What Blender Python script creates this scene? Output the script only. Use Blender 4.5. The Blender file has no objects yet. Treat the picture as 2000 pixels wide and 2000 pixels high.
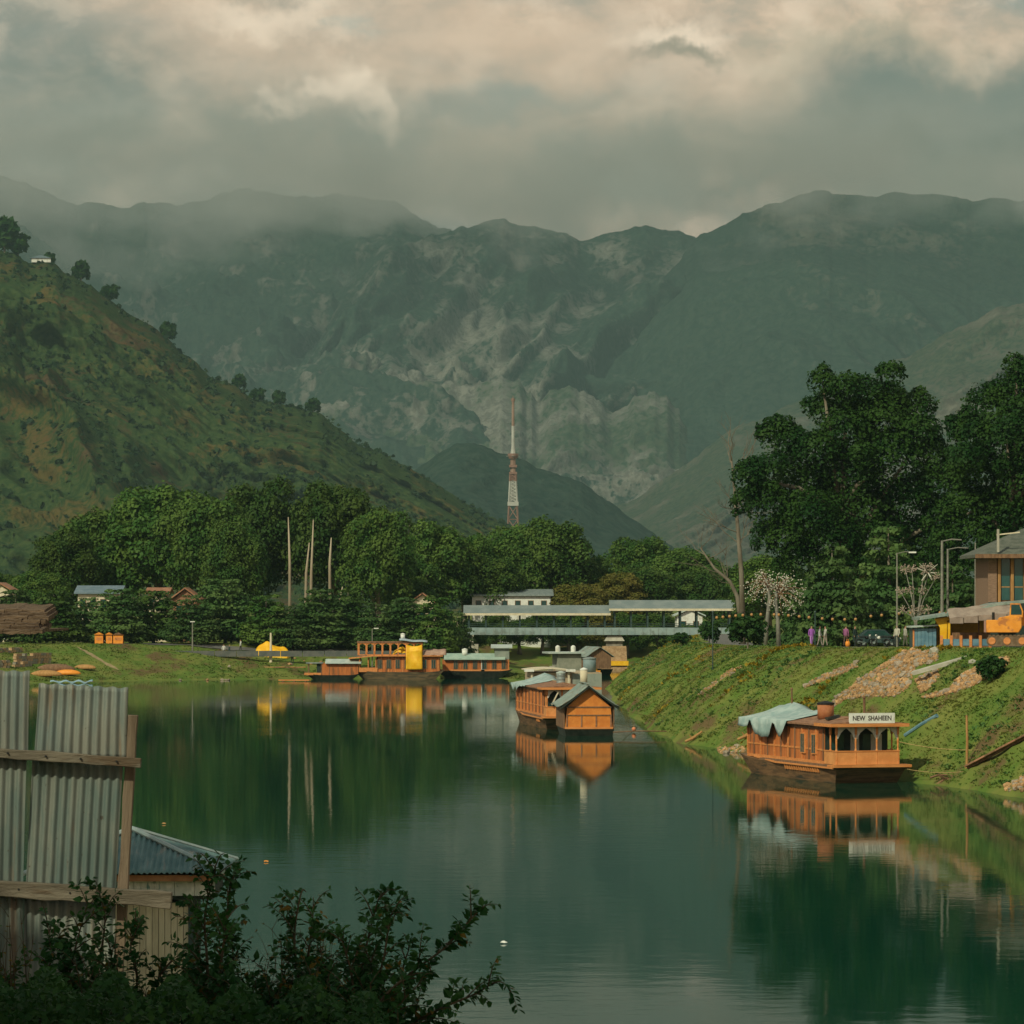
import bpy, bmesh, math, random
import numpy as np
from mathutils import Vector, Matrix, noise as mnoise

scene = bpy.context.scene
COL = scene.collection
R = math.radians
random.seed(7)

# ------------------------------------------------------------------ camera
CAMZ, F, HY = 10.0, 8000.0, 1175.0      # metres above the water, focal length in photo pixels, horizon row
cam_data = bpy.data.cameras.new('camera')
cam_data.sensor_width = 36.0
cam_data.lens = 36.0 * F / 2000.0
cam_data.shift_y = (HY - 1000.0) / 2000.0
cam_data.clip_start, cam_data.clip_end = 0.5, 60000.0
cam = bpy.data.objects.new('camera', cam_data)
COL.objects.link(cam)
cam.location = (0, 0, CAMZ)
cam.rotation_euler = (R(90), 0, 0)
scene.camera = cam

# ------------------------------------------------------------------ sky, sun, exposure
SUN_EL, SUN_AZ = R(38), R(-146)          # azimuth from +Y, clockwise: behind the camera, to the left
sdir = Vector((math.sin(SUN_AZ) * math.cos(SUN_EL), math.cos(SUN_AZ) * math.cos(SUN_EL), math.sin(SUN_EL)))
sun = bpy.data.lights.new('sun', 'SUN')
sun.energy, sun.angle, sun.color = 3.4, R(1.0), (1.0, 0.86, 0.66)
sun_o = bpy.data.objects.new('sun', sun)
COL.objects.link(sun_o)
sun_o.rotation_euler = (-sdir).to_track_quat('-Z', 'Y').to_euler()

world = bpy.data.worlds.new('World')
scene.world = world
world.use_nodes = True
wt = world.node_tree
wt.nodes.clear()


def N(t, kind, **kw):
    n = t.nodes.new(kind)
    for k, v in kw.items():
        if k.startswith('i_'):
            n.inputs[k[2:].replace('_', ' ')].default_value = v
        else:
            setattr(n, k, v)
    return n


def mathn(t, op, a, b=None, c=None, clamp=False):
    n = t.nodes.new('ShaderNodeMath')
    n.operation = op
    n.use_clamp = clamp
    for i, v in enumerate((a, b, c)):
        if v is None:
            continue
        if isinstance(v, (int, float)):
            n.inputs[i].default_value = v
        else:
            t.links.new(v, n.inputs[i])
    return n.outputs[0]


def mixc(t, f, a, b):
    n = t.nodes.new('ShaderNodeMix')
    n.data_type = 'RGBA'
    for s, v in ((n.inputs[0], f), (n.inputs[6], a), (n.inputs[7], b)):
        if isinstance(v, (int, float)):
            s.default_value = v
        elif isinstance(v, tuple):
            s.default_value = (*v[:3], 1)
        else:
            t.links.new(v, s)
    return n.outputs[2]


def ramp(t, v, a, b):                     # smooth 0..1 between a and b
    n = t.nodes.new('ShaderNodeMapRange')
    n.interpolation_type = 'SMOOTHSTEP'
    t.links.new(v, n.inputs[0])
    n.inputs[1].default_value, n.inputs[2].default_value = a, b
    return n.outputs[0]


def build_sky():
    t = wt
    L = t.links.new
    out = N(t, 'ShaderNodeOutputWorld')
    bg = N(t, 'ShaderNodeBackground', i_Strength=0.1)
    L(bg.outputs[0], out.inputs[0])
    sky = N(t, 'ShaderNodeTexSky')
    sky.sky_type = 'NISHITA'
    sky.sun_disc = False
    sky.sun_elevation, sky.sun_rotation = SUN_EL, SUN_AZ
    sky.altitude, sky.dust_density = 1600, 2.0
    tc = N(t, 'ShaderNodeTexCoord')
    D = tc.outputs['Generated']

    def noise(scale, sx, sy, sz, detail=6, rough=0.55, off=(0, 0, 0), dist=0.0):
        mp = N(t, 'ShaderNodeMapping')
        mp.inputs['Scale'].default_value = (sx, sy, sz)
        mp.inputs['Location'].default_value = off
        L(D, mp.inputs[0])
        n = N(t, 'ShaderNodeTexNoise', i_Scale=scale, i_Detail=detail, i_Roughness=rough, i_Distortion=dist)
        L(mp.outputs[0], n.inputs[0])
        return n.outputs[0]

    big = noise(9, 1, 1, 1.9, 5, 0.5, (3.1, 0.4, 1.7), 0.35)
    mid = noise(26, 1, 1, 1.7, 8, 0.56, (0.3, 1.4, 5.2), 0.25)
    fine = noise(80, 1, 1, 1.6, 6, 0.6, (2.3, 0.9, 0.2), 0.2)
    sep = N(t, 'ShaderNodeSeparateXYZ')
    L(D, sep.inputs[0])
    # wobble the direction so that the masses below get cloud edges
    wob = N(t, 'ShaderNodeTexNoise', i_Scale=30.0, i_Detail=7.0, i_Roughness=0.6)
    L(D, wob.inputs[0])
    sub = N(t, 'ShaderNodeVectorMath', operation='SUBTRACT')
    L(wob.outputs[1], sub.inputs[0])
    sub.inputs[1].default_value = (0.5, 0.5, 0.5)
    sc_ = N(t, 'ShaderNodeVectorMath', operation='SCALE')
    L(sub.outputs[0], sc_.inputs[0])
    sc_.inputs['Scale'].default_value = 0.055
    add = N(t, 'ShaderNodeVectorMath', operation='ADD')
    L(D, add.inputs[0])
    L(sc_.outputs[0], add.inputs[1])
    DW = add.outputs[0]

    def mass(px, py, rx, ry, soft=0.0):   # a cloud mass standing in this direction
        v = Vector(((px - 1000) / F, 1, (HY - py) / F)).normalized()
        s = N(t, 'ShaderNodeVectorMath', operation='SUBTRACT')
        L(DW, s.inputs[0])
        s.inputs[1].default_value = v
        m = N(t, 'ShaderNodeVectorMath', operation='MULTIPLY')
        L(s.outputs[0], m.inputs[0])
        m.inputs[1].default_value = (F / rx, F / rx, F / ry)
        ln = N(t, 'ShaderNodeVectorMath', operation='LENGTH')
        L(m.outputs[0], ln.inputs[0])
        n = N(t, 'ShaderNodeMapRange')
        n.interpolation_type = 'SMOOTHSTEP'
        L(ln.outputs['Value'], n.inputs[0])
        n.inputs[1].default_value, n.inputs[2].default_value = 1.0, soft
        return n.outputs[0]

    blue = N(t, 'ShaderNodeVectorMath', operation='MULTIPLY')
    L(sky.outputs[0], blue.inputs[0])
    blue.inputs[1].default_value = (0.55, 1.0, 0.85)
    warm, grey, dark, bright = (10.6, 6.9, 5.2), (4.7, 4.3, 4.1), (1.2, 1.5, 1.35), (15.5, 11.2, 9.0)
    tone = mathn(t, 'ADD', mathn(t, 'MULTIPLY', big, 0.55), mathn(t, 'MULTIPLY', mid, 0.45))
    c = mixc(t, ramp(t, tone, 0.36, 0.60), grey, warm)
    c = mixc(t, mathn(t, 'MULTIPLY', ramp(t, mid, 0.52, 0.70), 0.42), c, bright)
    c = mixc(t, mathn(t, 'MULTIPLY', ramp(t, fine, 0.44, 0.66), 0.30), c, bright)
    c = mixc(t, mathn(t, 'MULTIPLY', ramp(t, fine, 0.50, 0.32), 0.32), c, (3.4, 3.4, 3.1))
    c = mixc(t, mathn(t, 'MULTIPLY', ramp(t, big, 0.47, 0.28), 0.5), c, dark)
    # masses seen in the photograph
    for (px, py, rx, ry, colr, k, soft) in [
        (620, 70, 620, 150, warm, 0.6, 0.2), (1150, 90, 420, 170, warm, 0.5, 0.1), (1700, 80, 380, 90, (7.0, 5.4, 4.1), 0.6, 0.1),
        (880, 330, 260, 130, (9.6, 6.6, 5.1), 0.85, 0.2), (660, 330, 240, 110, warm, 0.45, 0.0),
        (520, 20, 200, 70, bright, 0.7, 0.1), (665, 150, 120, 80, bright, 0.95, 0.1), (600, 185, 90, 40, bright, 0.8, 0.2), (740, 195, 55, 50, bright, 0.8, 0.1), (1310, 40, 160, 50, bright, 0.75, 0.1), (850, 235, 60, 40, bright, 0.4, 0.1),
        (1000, 215, 260, 70, (4.4, 4.5, 4.3), 0.6, 0.0),
        (1320, 90, 150, 45, (4.2, 3.4, 2.7), 0.75, 0.1), (130, 270, 260, 100, (4.2, 4.1, 3.8), 0.8, 0.1), (180, 285, 170, 50, (2.2, 2.4, 2.2), 0.75, 0.0), (90, 375, 200, 50, (6.0, 5.4, 4.7), 0.6, 0.0),
        (1230, 370, 300, 100, (3.1, 3.2, 2.95), 0.9, 0.2), (600, 390, 260, 40, (3.4, 3.4, 3.1), 0.7, 0.1), (1850, 230, 480, 190, (2.0, 2.3, 2.2), 0.95, 0.3),
        (1800, 315, 460, 90, dark, 0.95, 0.2), (1960, 385, 380, 80, (0.9, 1.35, 1.12), 0.95, 0.2), (1560, 255, 220, 32, dark, 0.55, 0.0), (1500, 345, 190, 26, (3.2, 3.3, 2.9), 0.7, 0.1)]:
        c = mixc(t, mathn(t, 'MULTIPLY', mass(px, py, rx, ry, soft), k), c, colr)
    # thin gaps, and wide ones added overhead, tinted teal to colour the shadows
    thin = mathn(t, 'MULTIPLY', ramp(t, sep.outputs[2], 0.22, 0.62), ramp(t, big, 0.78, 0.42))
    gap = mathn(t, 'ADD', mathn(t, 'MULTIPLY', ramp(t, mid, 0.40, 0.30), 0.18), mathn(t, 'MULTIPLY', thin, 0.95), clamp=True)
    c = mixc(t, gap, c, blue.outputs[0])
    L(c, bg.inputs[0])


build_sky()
world.cycles.sampling_method = 'NONE'
vs = scene.view_settings
vs.view_transform, vs.look = 'Standard', 'None'
vs.exposure, vs.gamma = -0.05, 1.0
vs.use_curve_mapping = False
vs.use_white_balance = True            # the camera's white balance leans to green
vs.white_balance_temperature, vs.white_balance_tint = 6350, -8.0
scene.render.engine = 'CYCLES'
cy = scene.cycles
cy.use_denoising = True
cy.max_bounces, cy.diffuse_bounces, cy.glossy_bounces, cy.transparent_max_bounces = 6, 2, 3, 8
cy.volume_bounces = 0
cy.caustics_reflective = cy.caustics_refractive = False


# ------------------------------------------------------------------ pixel helpers
def P(px, py, Y):
    return Vector(((px - 1000) * Y / F, Y, CAMZ + (HY - py) * Y / F))


def W(px, py, z=0.0):                     # where the ray of a pixel meets the level z
    return P(px, py, (CAMZ - z) * F / (py - HY))


# ------------------------------------------------------------------ materials
def hexlin(r, g, b):
    return tuple(((c / 255) / 12.92 if c <= 10 else (((c / 255) + 0.055) / 1.055) ** 2.4) for c in (r, g, b))


MATS = {}


def mat(name, col, col2=None, scale=3.0, rough=0.75, bump=0.0, metal=0.0, stretch=(1, 1, 1), spec=0.3, col3=None, scale3=0.6, detail=5, bscale=None, rnd=0.0, wave=None, lo=0.38, hi=0.62, trans=0.0):
    if name in MATS:
        return MATS[name]
    m = bpy.data.materials.new(name)
    m.use_nodes = True
    t = m.node_tree
    b = t.nodes['Principled BSDF']
    L = t.links.new
    b.inputs['Roughness'].default_value = rough
    b.inputs['Metallic'].default_value = metal
    b.inputs['Specular IOR Level'].default_value = spec
    tc = N(t, 'ShaderNodeTexCoord')
    mp = N(t, 'ShaderNodeMapping')
    mp.inputs['Scale'].default_value = stretch
    L(tc.outputs['Object'], mp.inputs[0])
    n1 = N(t, 'ShaderNodeTexNoise', i_Scale=scale, i_Detail=float(detail), i_Roughness=0.6)
    L(mp.outputs[0], n1.inputs[0])
    c = (*col, 1)
    cs = None
    if col2:
        cs = mixc(t, ramp(t, n1.outputs[0], lo, hi), col, col2)
    if col3:
        n3 = N(t, 'ShaderNodeTexNoise', i_Scale=scale3, i_Detail=6.0, i_Roughness=0.65)
        L(mp.outputs[0], n3.inputs[0])
        cs = mixc(t, ramp(t, n3.outputs[0], 0.52, 0.64), cs if cs else col, col3)
    if rnd:
        oi = N(t, 'ShaderNodeObjectInfo')
        hs = N(t, 'ShaderNodeHueSaturation')
        if cs:
            L(cs, hs.inputs['Color'])
        else:
            hs.inputs['Color'].default_value = c
        L(mathn(t, 'ADD', mathn(t, 'MULTIPLY', oi.outputs['Random'], rnd), 1 - rnd / 2), hs.inputs['Value'])
        cs = hs.outputs[0]
    if cs:
        L(cs, b.inputs['Base Color'])
    else:
        b.inputs['Base Color'].default_value = c
    h = None
    if bump:
        nb = N(t, 'ShaderNodeTexNoise', i_Scale=bscale or scale * 3, i_Detail=6.0, i_Roughness=0.65)
        L(mp.outputs[0], nb.inputs[0])
        h = nb.outputs[0]
    if wave:                               # narrow board joints: (axis, pitch)
        w = N(t, 'ShaderNodeTexWave', wave_type='BANDS', bands_direction=wave[0], wave_profile='SAW', i_Scale=1.0 / wave[1] * 0.314 * (1.0 if True else 0))
        w.inputs['Distortion'].default_value = 0.0
        L(tc.outputs['Object'], w.inputs[0])
        g = ramp(t, w.outputs[1], 0.0, 0.10)
        h = mathn(t, 'ADD', mathn(t, 'MULTIPLY', h, 0.4), g) if h is not None else g
    if h is not None:
        bp = N(t, 'ShaderNodeBump', i_Strength=bump or 0.5, i_Distance=0.03)
        L(h, bp.inputs['Height'])
        L(bp.outputs[0], b.inputs['Normal'])
    if trans:
        tr = N(t, 'ShaderNodeBsdfTranslucent')
        if cs:
            L(cs, tr.inputs[0])
        else:
            tr.inputs[0].default_value = c
        mx = N(t, 'ShaderNodeMixShader', i_Fac=trans)
        L(b.outputs[0], mx.inputs[1])
        L(tr.outputs[0], mx.inputs[2])
        L(mx.outputs[0], t.nodes['Material Output'].inputs[0])
    MATS[name] = m
    return m


# ------------------------------------------------------------------ mesh builder
class MB:
    def __init__(s):
        s.v, s.f, s.m = [], [], []

    def add(s, vs_, fs, mi=0):
        o = len(s.v)
        s.v += [tuple(p) for p in vs_]
        s.f += [tuple(i + o for i in f) for f in fs]
        s.m += [mi] * len(fs)
        return s

    def box(s, a, b, mi=0):
        (x0, y0, z0), (x1, y1, z1) = a, b
        return s.add([(x0, y0, z0), (x1, y0, z0), (x1, y1, z0), (x0, y1, z0), (x0, y0, z1), (x1, y0, z1), (x1, y1, z1), (x0, y1, z1)],
                     [(0, 3, 2, 1), (4, 5, 6, 7), (0, 1, 5, 4), (1, 2, 6, 5), (2, 3, 7, 6), (3, 0, 4, 7)], mi)

    def cbox(s, c, d, mi=0, rz=0.0):
        x, y, z = d[0] / 2, d[1] / 2, d[2] / 2
        cs, sn = math.cos(rz), math.sin(rz)
        vv = [(c[0] + a * x * cs - b * y * sn, c[1] + a * x * sn + b * y * cs, c[2] + e * z) for e in (-1, 1) for a, b in ((-1, -1), (1, -1), (1, 1), (-1, 1))]
        return s.add(vv, [(0, 3, 2, 1), (4, 5, 6, 7), (0, 1, 5, 4), (1, 2, 6, 5), (2, 3, 7, 6), (3, 0, 4, 7)], mi)

    def tube(s, pts, rad, n=6, mi=0, cap=True):
        pts = [Vector(p) for p in pts]
        if not isinstance(rad, (list, tuple)):
            rad = [rad] * len(pts)
        o = len(s.v)
        up = None
        for i, p in enumerate(pts):
            d = (pts[min(i + 1, len(pts) - 1)] - pts[max(i - 1, 0)]).normalized()
            if up is None or abs(d.dot(up)) > 0.95:
                up = Vector((0, 0, 1)) if abs(d.z) < 0.9 else Vector((1, 0, 0))
            a = d.cross(up).normalized()
            b = a.cross(d).normalized()
            up = b
            for k in range(n):
                th = 2 * math.pi * k / n
                s.v.append(tuple(p + rad[i] * (math.cos(th) * a + math.sin(th) * b)))
        for i in range(len(pts) - 1):
            for k in range(n):
                s.f.append((o + i * n + k, o + i * n + (k + 1) % n, o + (i + 1) * n + (k + 1) % n, o + (i + 1) * n + k))
                s.m.append(mi)
        if cap:
            s.f += [tuple(o + k for k in range(n))[::-1], tuple(o + (len(pts) - 1) * n + k for k in range(n))]
            s.m += [mi, mi]
        return s

    def beam(s, a, b, w, h, mi=0):         # rectangular bar from a to b, w across, h high
        a, b = Vector(a), Vector(b)
        d = (b - a).normalized()
        r = d.cross(Vector((0, 0, 1)))
        r = Vector((1, 0, 0)) if r.length < 1e-3 else r.normalized()
        u = r.cross(d).normalized()
        vv = [p + r * sx * w / 2 + u * sz * h / 2 for p in (a, b) for sx, sz in ((-1, -1), (1, -1), (1, 1), (-1, 1))]
        return s.add(vv, [(0, 1, 2, 3), (7, 6, 5, 4), (0, 4, 5, 1), (1, 5, 6, 2), (2, 6, 7, 3), (3, 7, 4, 0)], mi)

    def prism(s, poly, d, mi=0):           # polygon of 3-D points pushed along d
        poly = [Vector(p) for p in poly]
        d = Vector(d)
        n = len(poly)
        fs = [tuple(range(n))[::-1], tuple(range(n, 2 * n))] + [(i, (i + 1) % n, n + (i + 1) % n, n + i) for i in range(n)]
        return s.add(poly + [p + d for p in poly], fs, mi)

    def grid(s, fn, nu, nv, mi=0, close=False):
        o = len(s.v)
        for j in range(nv + 1):
            for i in range(nu + 1):
                s.v.append(tuple(fn(i / nu, j / nv)))
        for j in range(nv):
            for i in range(nu):
                a = o + j * (nu + 1) + i
                s.f.append((a, a + 1, a + nu + 2, a + nu + 1))
                s.m.append(mi)
        return s

    def lathe(s, c, prof, n=12, mi=0):     # prof: (radius, z)
        o = len(s.v)
        for r_, z in prof:
            for k in range(n):
                th = 2 * math.pi * k / n
                s.v.append((c[0] + r_ * math.cos(th), c[1] + r_ * math.sin(th), c[2] + z))
        for i in range(len(prof) - 1):
            for k in range(n):
                s.f.append((o + i * n + k, o + i * n + (k + 1) % n, o + (i + 1) * n + (k + 1) % n, o + (i + 1) * n + k))
                s.m.append(mi)
        s.f += [tuple(o + k for k in range(n))[::-1], tuple(o + (len(prof) - 1) * n + k for k in range(n))]
        s.m += [mi, mi]
        return s

    def mesh(s, name, mats, smooth=False):
        me = bpy.data.meshes.new(name)
        me.from_pydata(s.v, [], s.f)
        for m_ in (mats if isinstance(mats, (list, tuple)) else [mats]):
            me.materials.append(m_)
        if any(s.m):
            me.polygons.foreach_set('material_index', s.m)
        if smooth:
            me.polygons.foreach_set('use_smooth', [True] * len(me.polygons))
        me.update()
        return me

    def build(s, name, mats, parent=None, smooth=False, loc=None, rz=0.0, bevel=0.0):
        o = bpy.data.objects.new(name, s.mesh(name, mats, smooth))
        COL.objects.link(o)
        if parent:
            o.parent = parent
        if loc is not None:
            o.location = loc
        o.rotation_euler = (0, 0, rz)
        if bevel:
            md = o.modifiers.new('bevel', 'BEVEL')
            md.width, md.segments, md.limit_method = bevel, 1, 'ANGLE'
        return o


def quads_mesh(name, V, nper, mats, midx=None, smooth=False, shade_n=None):   # V: (n*nper,3) array, each nper verts one face
    me = bpy.data.meshes.new(name)
    V = np.asarray(V, dtype=np.float32)
    nv = len(V)
    nf = nv // nper
    me.vertices.add(nv)
    me.vertices.foreach_set('co', V.ravel())
    me.loops.add(nv)
    me.loops.foreach_set('vertex_index', np.arange(nv, dtype=np.int32))
    me.polygons.add(nf)
    me.polygons.foreach_set('loop_start', np.arange(0, nv, nper, dtype=np.int32))
    for m_ in (mats if isinstance(mats, (list, tuple)) else [mats]):
        me.materials.append(m_)
    if midx is not None:
        me.polygons.foreach_set('material_index', np.asarray(midx, dtype=np.int32))
    me.update(calc_edges=True)
    return me


def link(name, me, parent=None, loc=None, rz=0.0):
    o = bpy.data.objects.new(name, me)
    COL.objects.link(o)
    if parent:
        o.parent = parent
    if loc is not None:
        o.location = loc
    o.rotation_euler = (0, 0, rz)
    return o


def thing(name, label, cat, loc=(0, 0, 0), rz=0.0, group=None):
    o = bpy.data.objects.new(name, None)
    o.empty_display_size = 0.3
    COL.objects.link(o)
    o.location = loc
    o.rotation_euler = (0, 0, rz)
    return tag(o, label, cat, group)


def tag(o, label=None, cat=None, group=None, kind=None):
    for k, v in (('label', label), ('category', cat), ('group', group), ('kind', kind)):
        if v:
            o[k] = v
    return o


def dup(root, loc, rz=0.0, label=None, group=None, scale=None):
    def cp(o, par):
        c = o.copy()
        COL.objects.link(c)
        c.parent = par
        for ch in o.children:
            cp(ch, c)
        return c
    r_ = cp(root, None)
    r_.location = loc
    r_.rotation_euler = (0, 0, rz)
    if scale:
        r_.scale = scale
    return tag(r_, label, None, group)


ORD = ['first', 'second', 'third', 'fourth', 'fifth', 'sixth', 'seventh', 'eighth', 'ninth', 'tenth', 'eleventh', 'twelfth', 'thirteenth', 'fourteenth', 'fifteenth', 'sixteenth', 'seventeenth', 'eighteenth', 'nineteenth', 'twentieth']


# ------------------------------------------------------------------ numpy noise
def vnoise(x, y, seed=0):
    x, y = np.asarray(x, float), np.asarray(y, float)
    xi, yi = np.floor(x).astype(np.int64), np.floor(y).astype(np.int64)
    fx, fy = x - xi, y - yi
    fx, fy = fx * fx * (3 - 2 * fx), fy * fy * (3 - 2 * fy)

    def h(a, b):
        n = (a * 374761393 + b * 668265263 + seed * 974634777) & 0xffffffff
        n = ((n ^ (n >> 13)) * 1274126177) & 0xffffffff
        return ((n ^ (n >> 16)) & 0xffff) / 65535.0
    return (h(xi, yi) * (1 - fx) + h(xi + 1, yi) * fx) * (1 - fy) + (h(xi, yi + 1) * (1 - fx) + h(xi + 1, yi + 1) * fx) * fy


def fbm(x, y, oct=4, seed=0, gain=0.5):
    s, a, tot = 0, 1.0, 0
    for i in range(oct):
        s = s + a * vnoise(x * 2 ** i, y * 2 ** i, seed + i * 17)
        tot += a
        a *= gain
    return s / tot


# ------------------------------------------------------------------ river and banks
RB = [(70, -50), (58, 60), (45, 120), (35, 165), (27, 205), (22.8, 224), (18, 250), (14.9, 271), (11.9, 290), (11, 310), (10.5, 360), (10.3, 410), (11, 470), (14, 540), (17, 588), (21, 603), (40, 608), (120, 612), (400, 640), (1500, 700)]
LB = [(-150, -50), (-130, 150), (-108, 300), (-78, 440), (-62, 495), (-50, 514), (-30, 529), (-10, 537), (-2, 533), (0.3, 505), (1.6, 472), (4.3, 482), (4, 540), (2, 600), (4, 622), (20, 631), (60, 634), (400, 670), (1500, 730)]
RPOLY = RB + [(20000, 700), (20000, -50)]
LPOLY = LB + [(20000, 735), (20000, 30000), (-20000, 30000), (-20000, -50)]


def pip(x, y, poly):
    ins = np.zeros(x.shape, bool)
    n = len(poly)
    for i in range(n):
        (x0, y0), (x1, y1) = poly[i], poly[(i + 1) % n]
        if y0 == y1:
            continue
        c = ((y0 > y) != (y1 > y)) & (x < (x1 - x0) * (y - y0) / (y1 - y0) + x0)
        ins ^= c
    return ins


def dline(x, y, pl):
    d = np.full(x.shape, 1e9)
    for (x0, y0), (x1, y1) in zip(pl[:-1], pl[1:]):
        dx, dy = x1 - x0, y1 - y0
        t = np.clip(((x - x0) * dx + (y - y0) * dy) / (dx * dx + dy * dy), 0, 1)
        d = np.minimum(d, np.hypot(x - x0 - t * dx, y - y0 - t * dy))
    return d


def height(x, y):
    x, y = np.asarray(x, float), np.asarray(y, float)
    wob = (fbm(x * 0.16, y * 0.10, 3, 5) - 0.5)
    sr = np.where(pip(x, y, RPOLY), 1, -1) * dline(x, y, RB) + wob * 1.6
    sl = np.where(pip(x, y, LPOLY), 1, -1) * dline(x, y, LB) + wob * 2.2
    ht = np.interp(y, [0, 208, 246, 354, 454, 600, 1500], [7.8, 7.6, 7.15, 6.1, 5.3, 5.3, 5.0])
    t = np.clip(sr / 9.5, 0, 1)
    hr = np.where(sr > 0, ht * (1 - (1 - t) ** 1.35), np.maximum(sr * 0.5, -2.0))
    hr = hr + np.where((sr > 0.5) & (sr < 10), (fbm(x * 0.5, y * 0.35, 3, 11) - 0.5) * 0.9 * np.minimum(1, np.clip(10 - sr, 0, 2) / 2), 0)
    t = np.clip(sl / 24.0, 0, 1)
    hl = np.where(sl > 0, 4.35 * (0.45 * t + 0.55 * t * t * (3 - 2 * t)), np.maximum(sl * 0.5, -2.0))
    hl = hl + np.where((sl > 0.5) & (sl < 24), (fbm(x * 0.3, y * 0.2, 3, 21) - 0.5) * 0.5, 0)
    sn = 64 - 0.55 * np.clip(x, -40, 40) - y
    hn = np.where(sn > 0, np.minimum(sn * 0.2, 6.4), np.maximum(sn * 0.3, -2.0))
    hn = np.where(np.abs(x) < 160, hn, -2.0)
    return np.maximum(np.maximum(hr, hl), hn)


def hz(x, y):
    return float(height(np.array([x]), np.array([y]))[0])


def hit(px, py, y0=95.0, y1=760.0):       # where a pixel's ray meets the land or the water
    for step in (2.5, 0.25):
        ys = np.arange(y0, y1, step)
        xs = (px - 1000) * ys / F
        zs = CAMZ + (HY - py) * ys / F
        g = np.maximum(height(xs, ys), 0.0)
        k = int(np.argmax(g >= zs))
        y0, y1 = ys[max(k - 1, 0)], ys[k] + step
    return Vector((xs[k], ys[k], g[k]))


def lines(segs):
    out = []
    for a, b, n in segs:
        out += list(np.linspace(a, b, n, endpoint=False))
    return np.array(out + [segs[-1][1]])


XS = lines([(-15000, -1500, 12), (-1500, -160, 22), (-160, -70, 60), (-70, -4, 82), (-4, 46, 84), (46, 160, 40), (160, 1500, 22), (1500, 15000, 12)])
YS = lines([(-60, 20, 12), (20, 100, 60), (100, 180, 40), (180, 420, 270), (420, 560, 150), (560, 640, 45), (640, 1300, 50), (1300, 16000, 24)])
gx, gy = np.meshgrid(XS, YS)
gh = height(gx, gy)
me = bpy.data.meshes.new('ground')
nX, nY = len(XS), len(YS)
me.vertices.add(nX * nY)
me.vertices.foreach_set('co', np.stack([gx, gy, gh], -1).astype(np.float32).ravel())
ii = (np.arange(nY - 1)[:, None] * nX + np.arange(nX - 1)[None, :]).ravel()
fc = np.stack([ii, ii + 1, ii + 1 + nX, ii + nX], -1).astype(np.int32)
me.loops.add(fc.size)
me.loops.foreach_set('vertex_index', fc.ravel())
me.polygons.add(len(fc))
me.polygons.foreach_set('loop_start', np.arange(0, fc.size, 4, dtype=np.int32))
me.polygons.foreach_set('use_smooth', np.ones(len(fc), bool))
me.materials.append(mat('grass_earth', (0.10, 0.16, 0.030), (0.18, 0.195, 0.05), scale=0.35, rough=0.95, bump=0.9, bscale=2.2, spec=0.05, col3=(0.135, 0.095, 0.045), scale3=0.22, detail=8, stretch=(1, 0.6, 1)))
me.update(calc_edges=True)
tag(link('ground', me), kind='structure')


# ------------------------------------------------------------------ water
def water_mat():
    m = bpy.data.materials.new('river_water')
    m.use_nodes = True
    t = m.node_tree
    L = t.links.new
    b = t.nodes['Principled BSDF']
    b.inputs['Base Color'].default_value = (0.003, 0.036, 0.021, 1)
    b.inputs['Roughness'].default_value = 0.035
    b.inputs['IOR'].default_value = 1.333
    b.inputs['Specular IOR Level'].default_value = 0.055
    tc = N(t, 'ShaderNodeTexCoord')

    def nz(scale, sx, sy, detail=3.0, off=0.0):
        mp = N(t, 'ShaderNodeMapping')
        mp.inputs['Scale'].default_value = (sx, sy, 1)
        mp.inputs['Location'].default_value = (off, off * 1.7, 0)
        L(tc.outputs['Object'], mp.inputs[0])
        n = N(t, 'ShaderNodeTexNoise', i_Scale=scale, i_Detail=detail, i_Roughness=0.55)
        L(mp.outputs[0], n.inputs[0])
        return n.outputs[0]
    patch = ramp(t, nz(0.03, 1, 0.45, 4.0, 8.3), 0.42, 0.62)
    ripple = nz(1.15, 0.6, 0.75, 3.0)
    small = nz(3.4, 0.45, 0.9, 2.0, 4.0)
    swell = nz(0.25, 0.7, 0.5, 2.0, 2.0)
    h = mathn(t, 'ADD', mathn(t, 'MULTIPLY', ripple, mathn(t, 'ADD', mathn(t, 'MULTIPLY', patch, 0.7), 0.3)),
              mathn(t, 'ADD', mathn(t, 'MULTIPLY', small, mathn(t, 'ADD', mathn(t, 'MULTIPLY', patch, 0.16), 0.03)), mathn(t, 'MULTIPLY', swell, 0.5)))
    bp = N(t, 'ShaderNodeBump', i_Strength=1.0, i_Distance=0.009)
    L(h, bp.inputs['Height'])
    L(bp.outputs[0], b.inputs['Normal'])
    return m


wb = MB()
wb.grid(lambda u, v: (-260 + 1900 * u, 20 + 780 * v, 0.0), 12, 12)
tag(wb.build('water', water_mat()), kind='structure')


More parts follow.
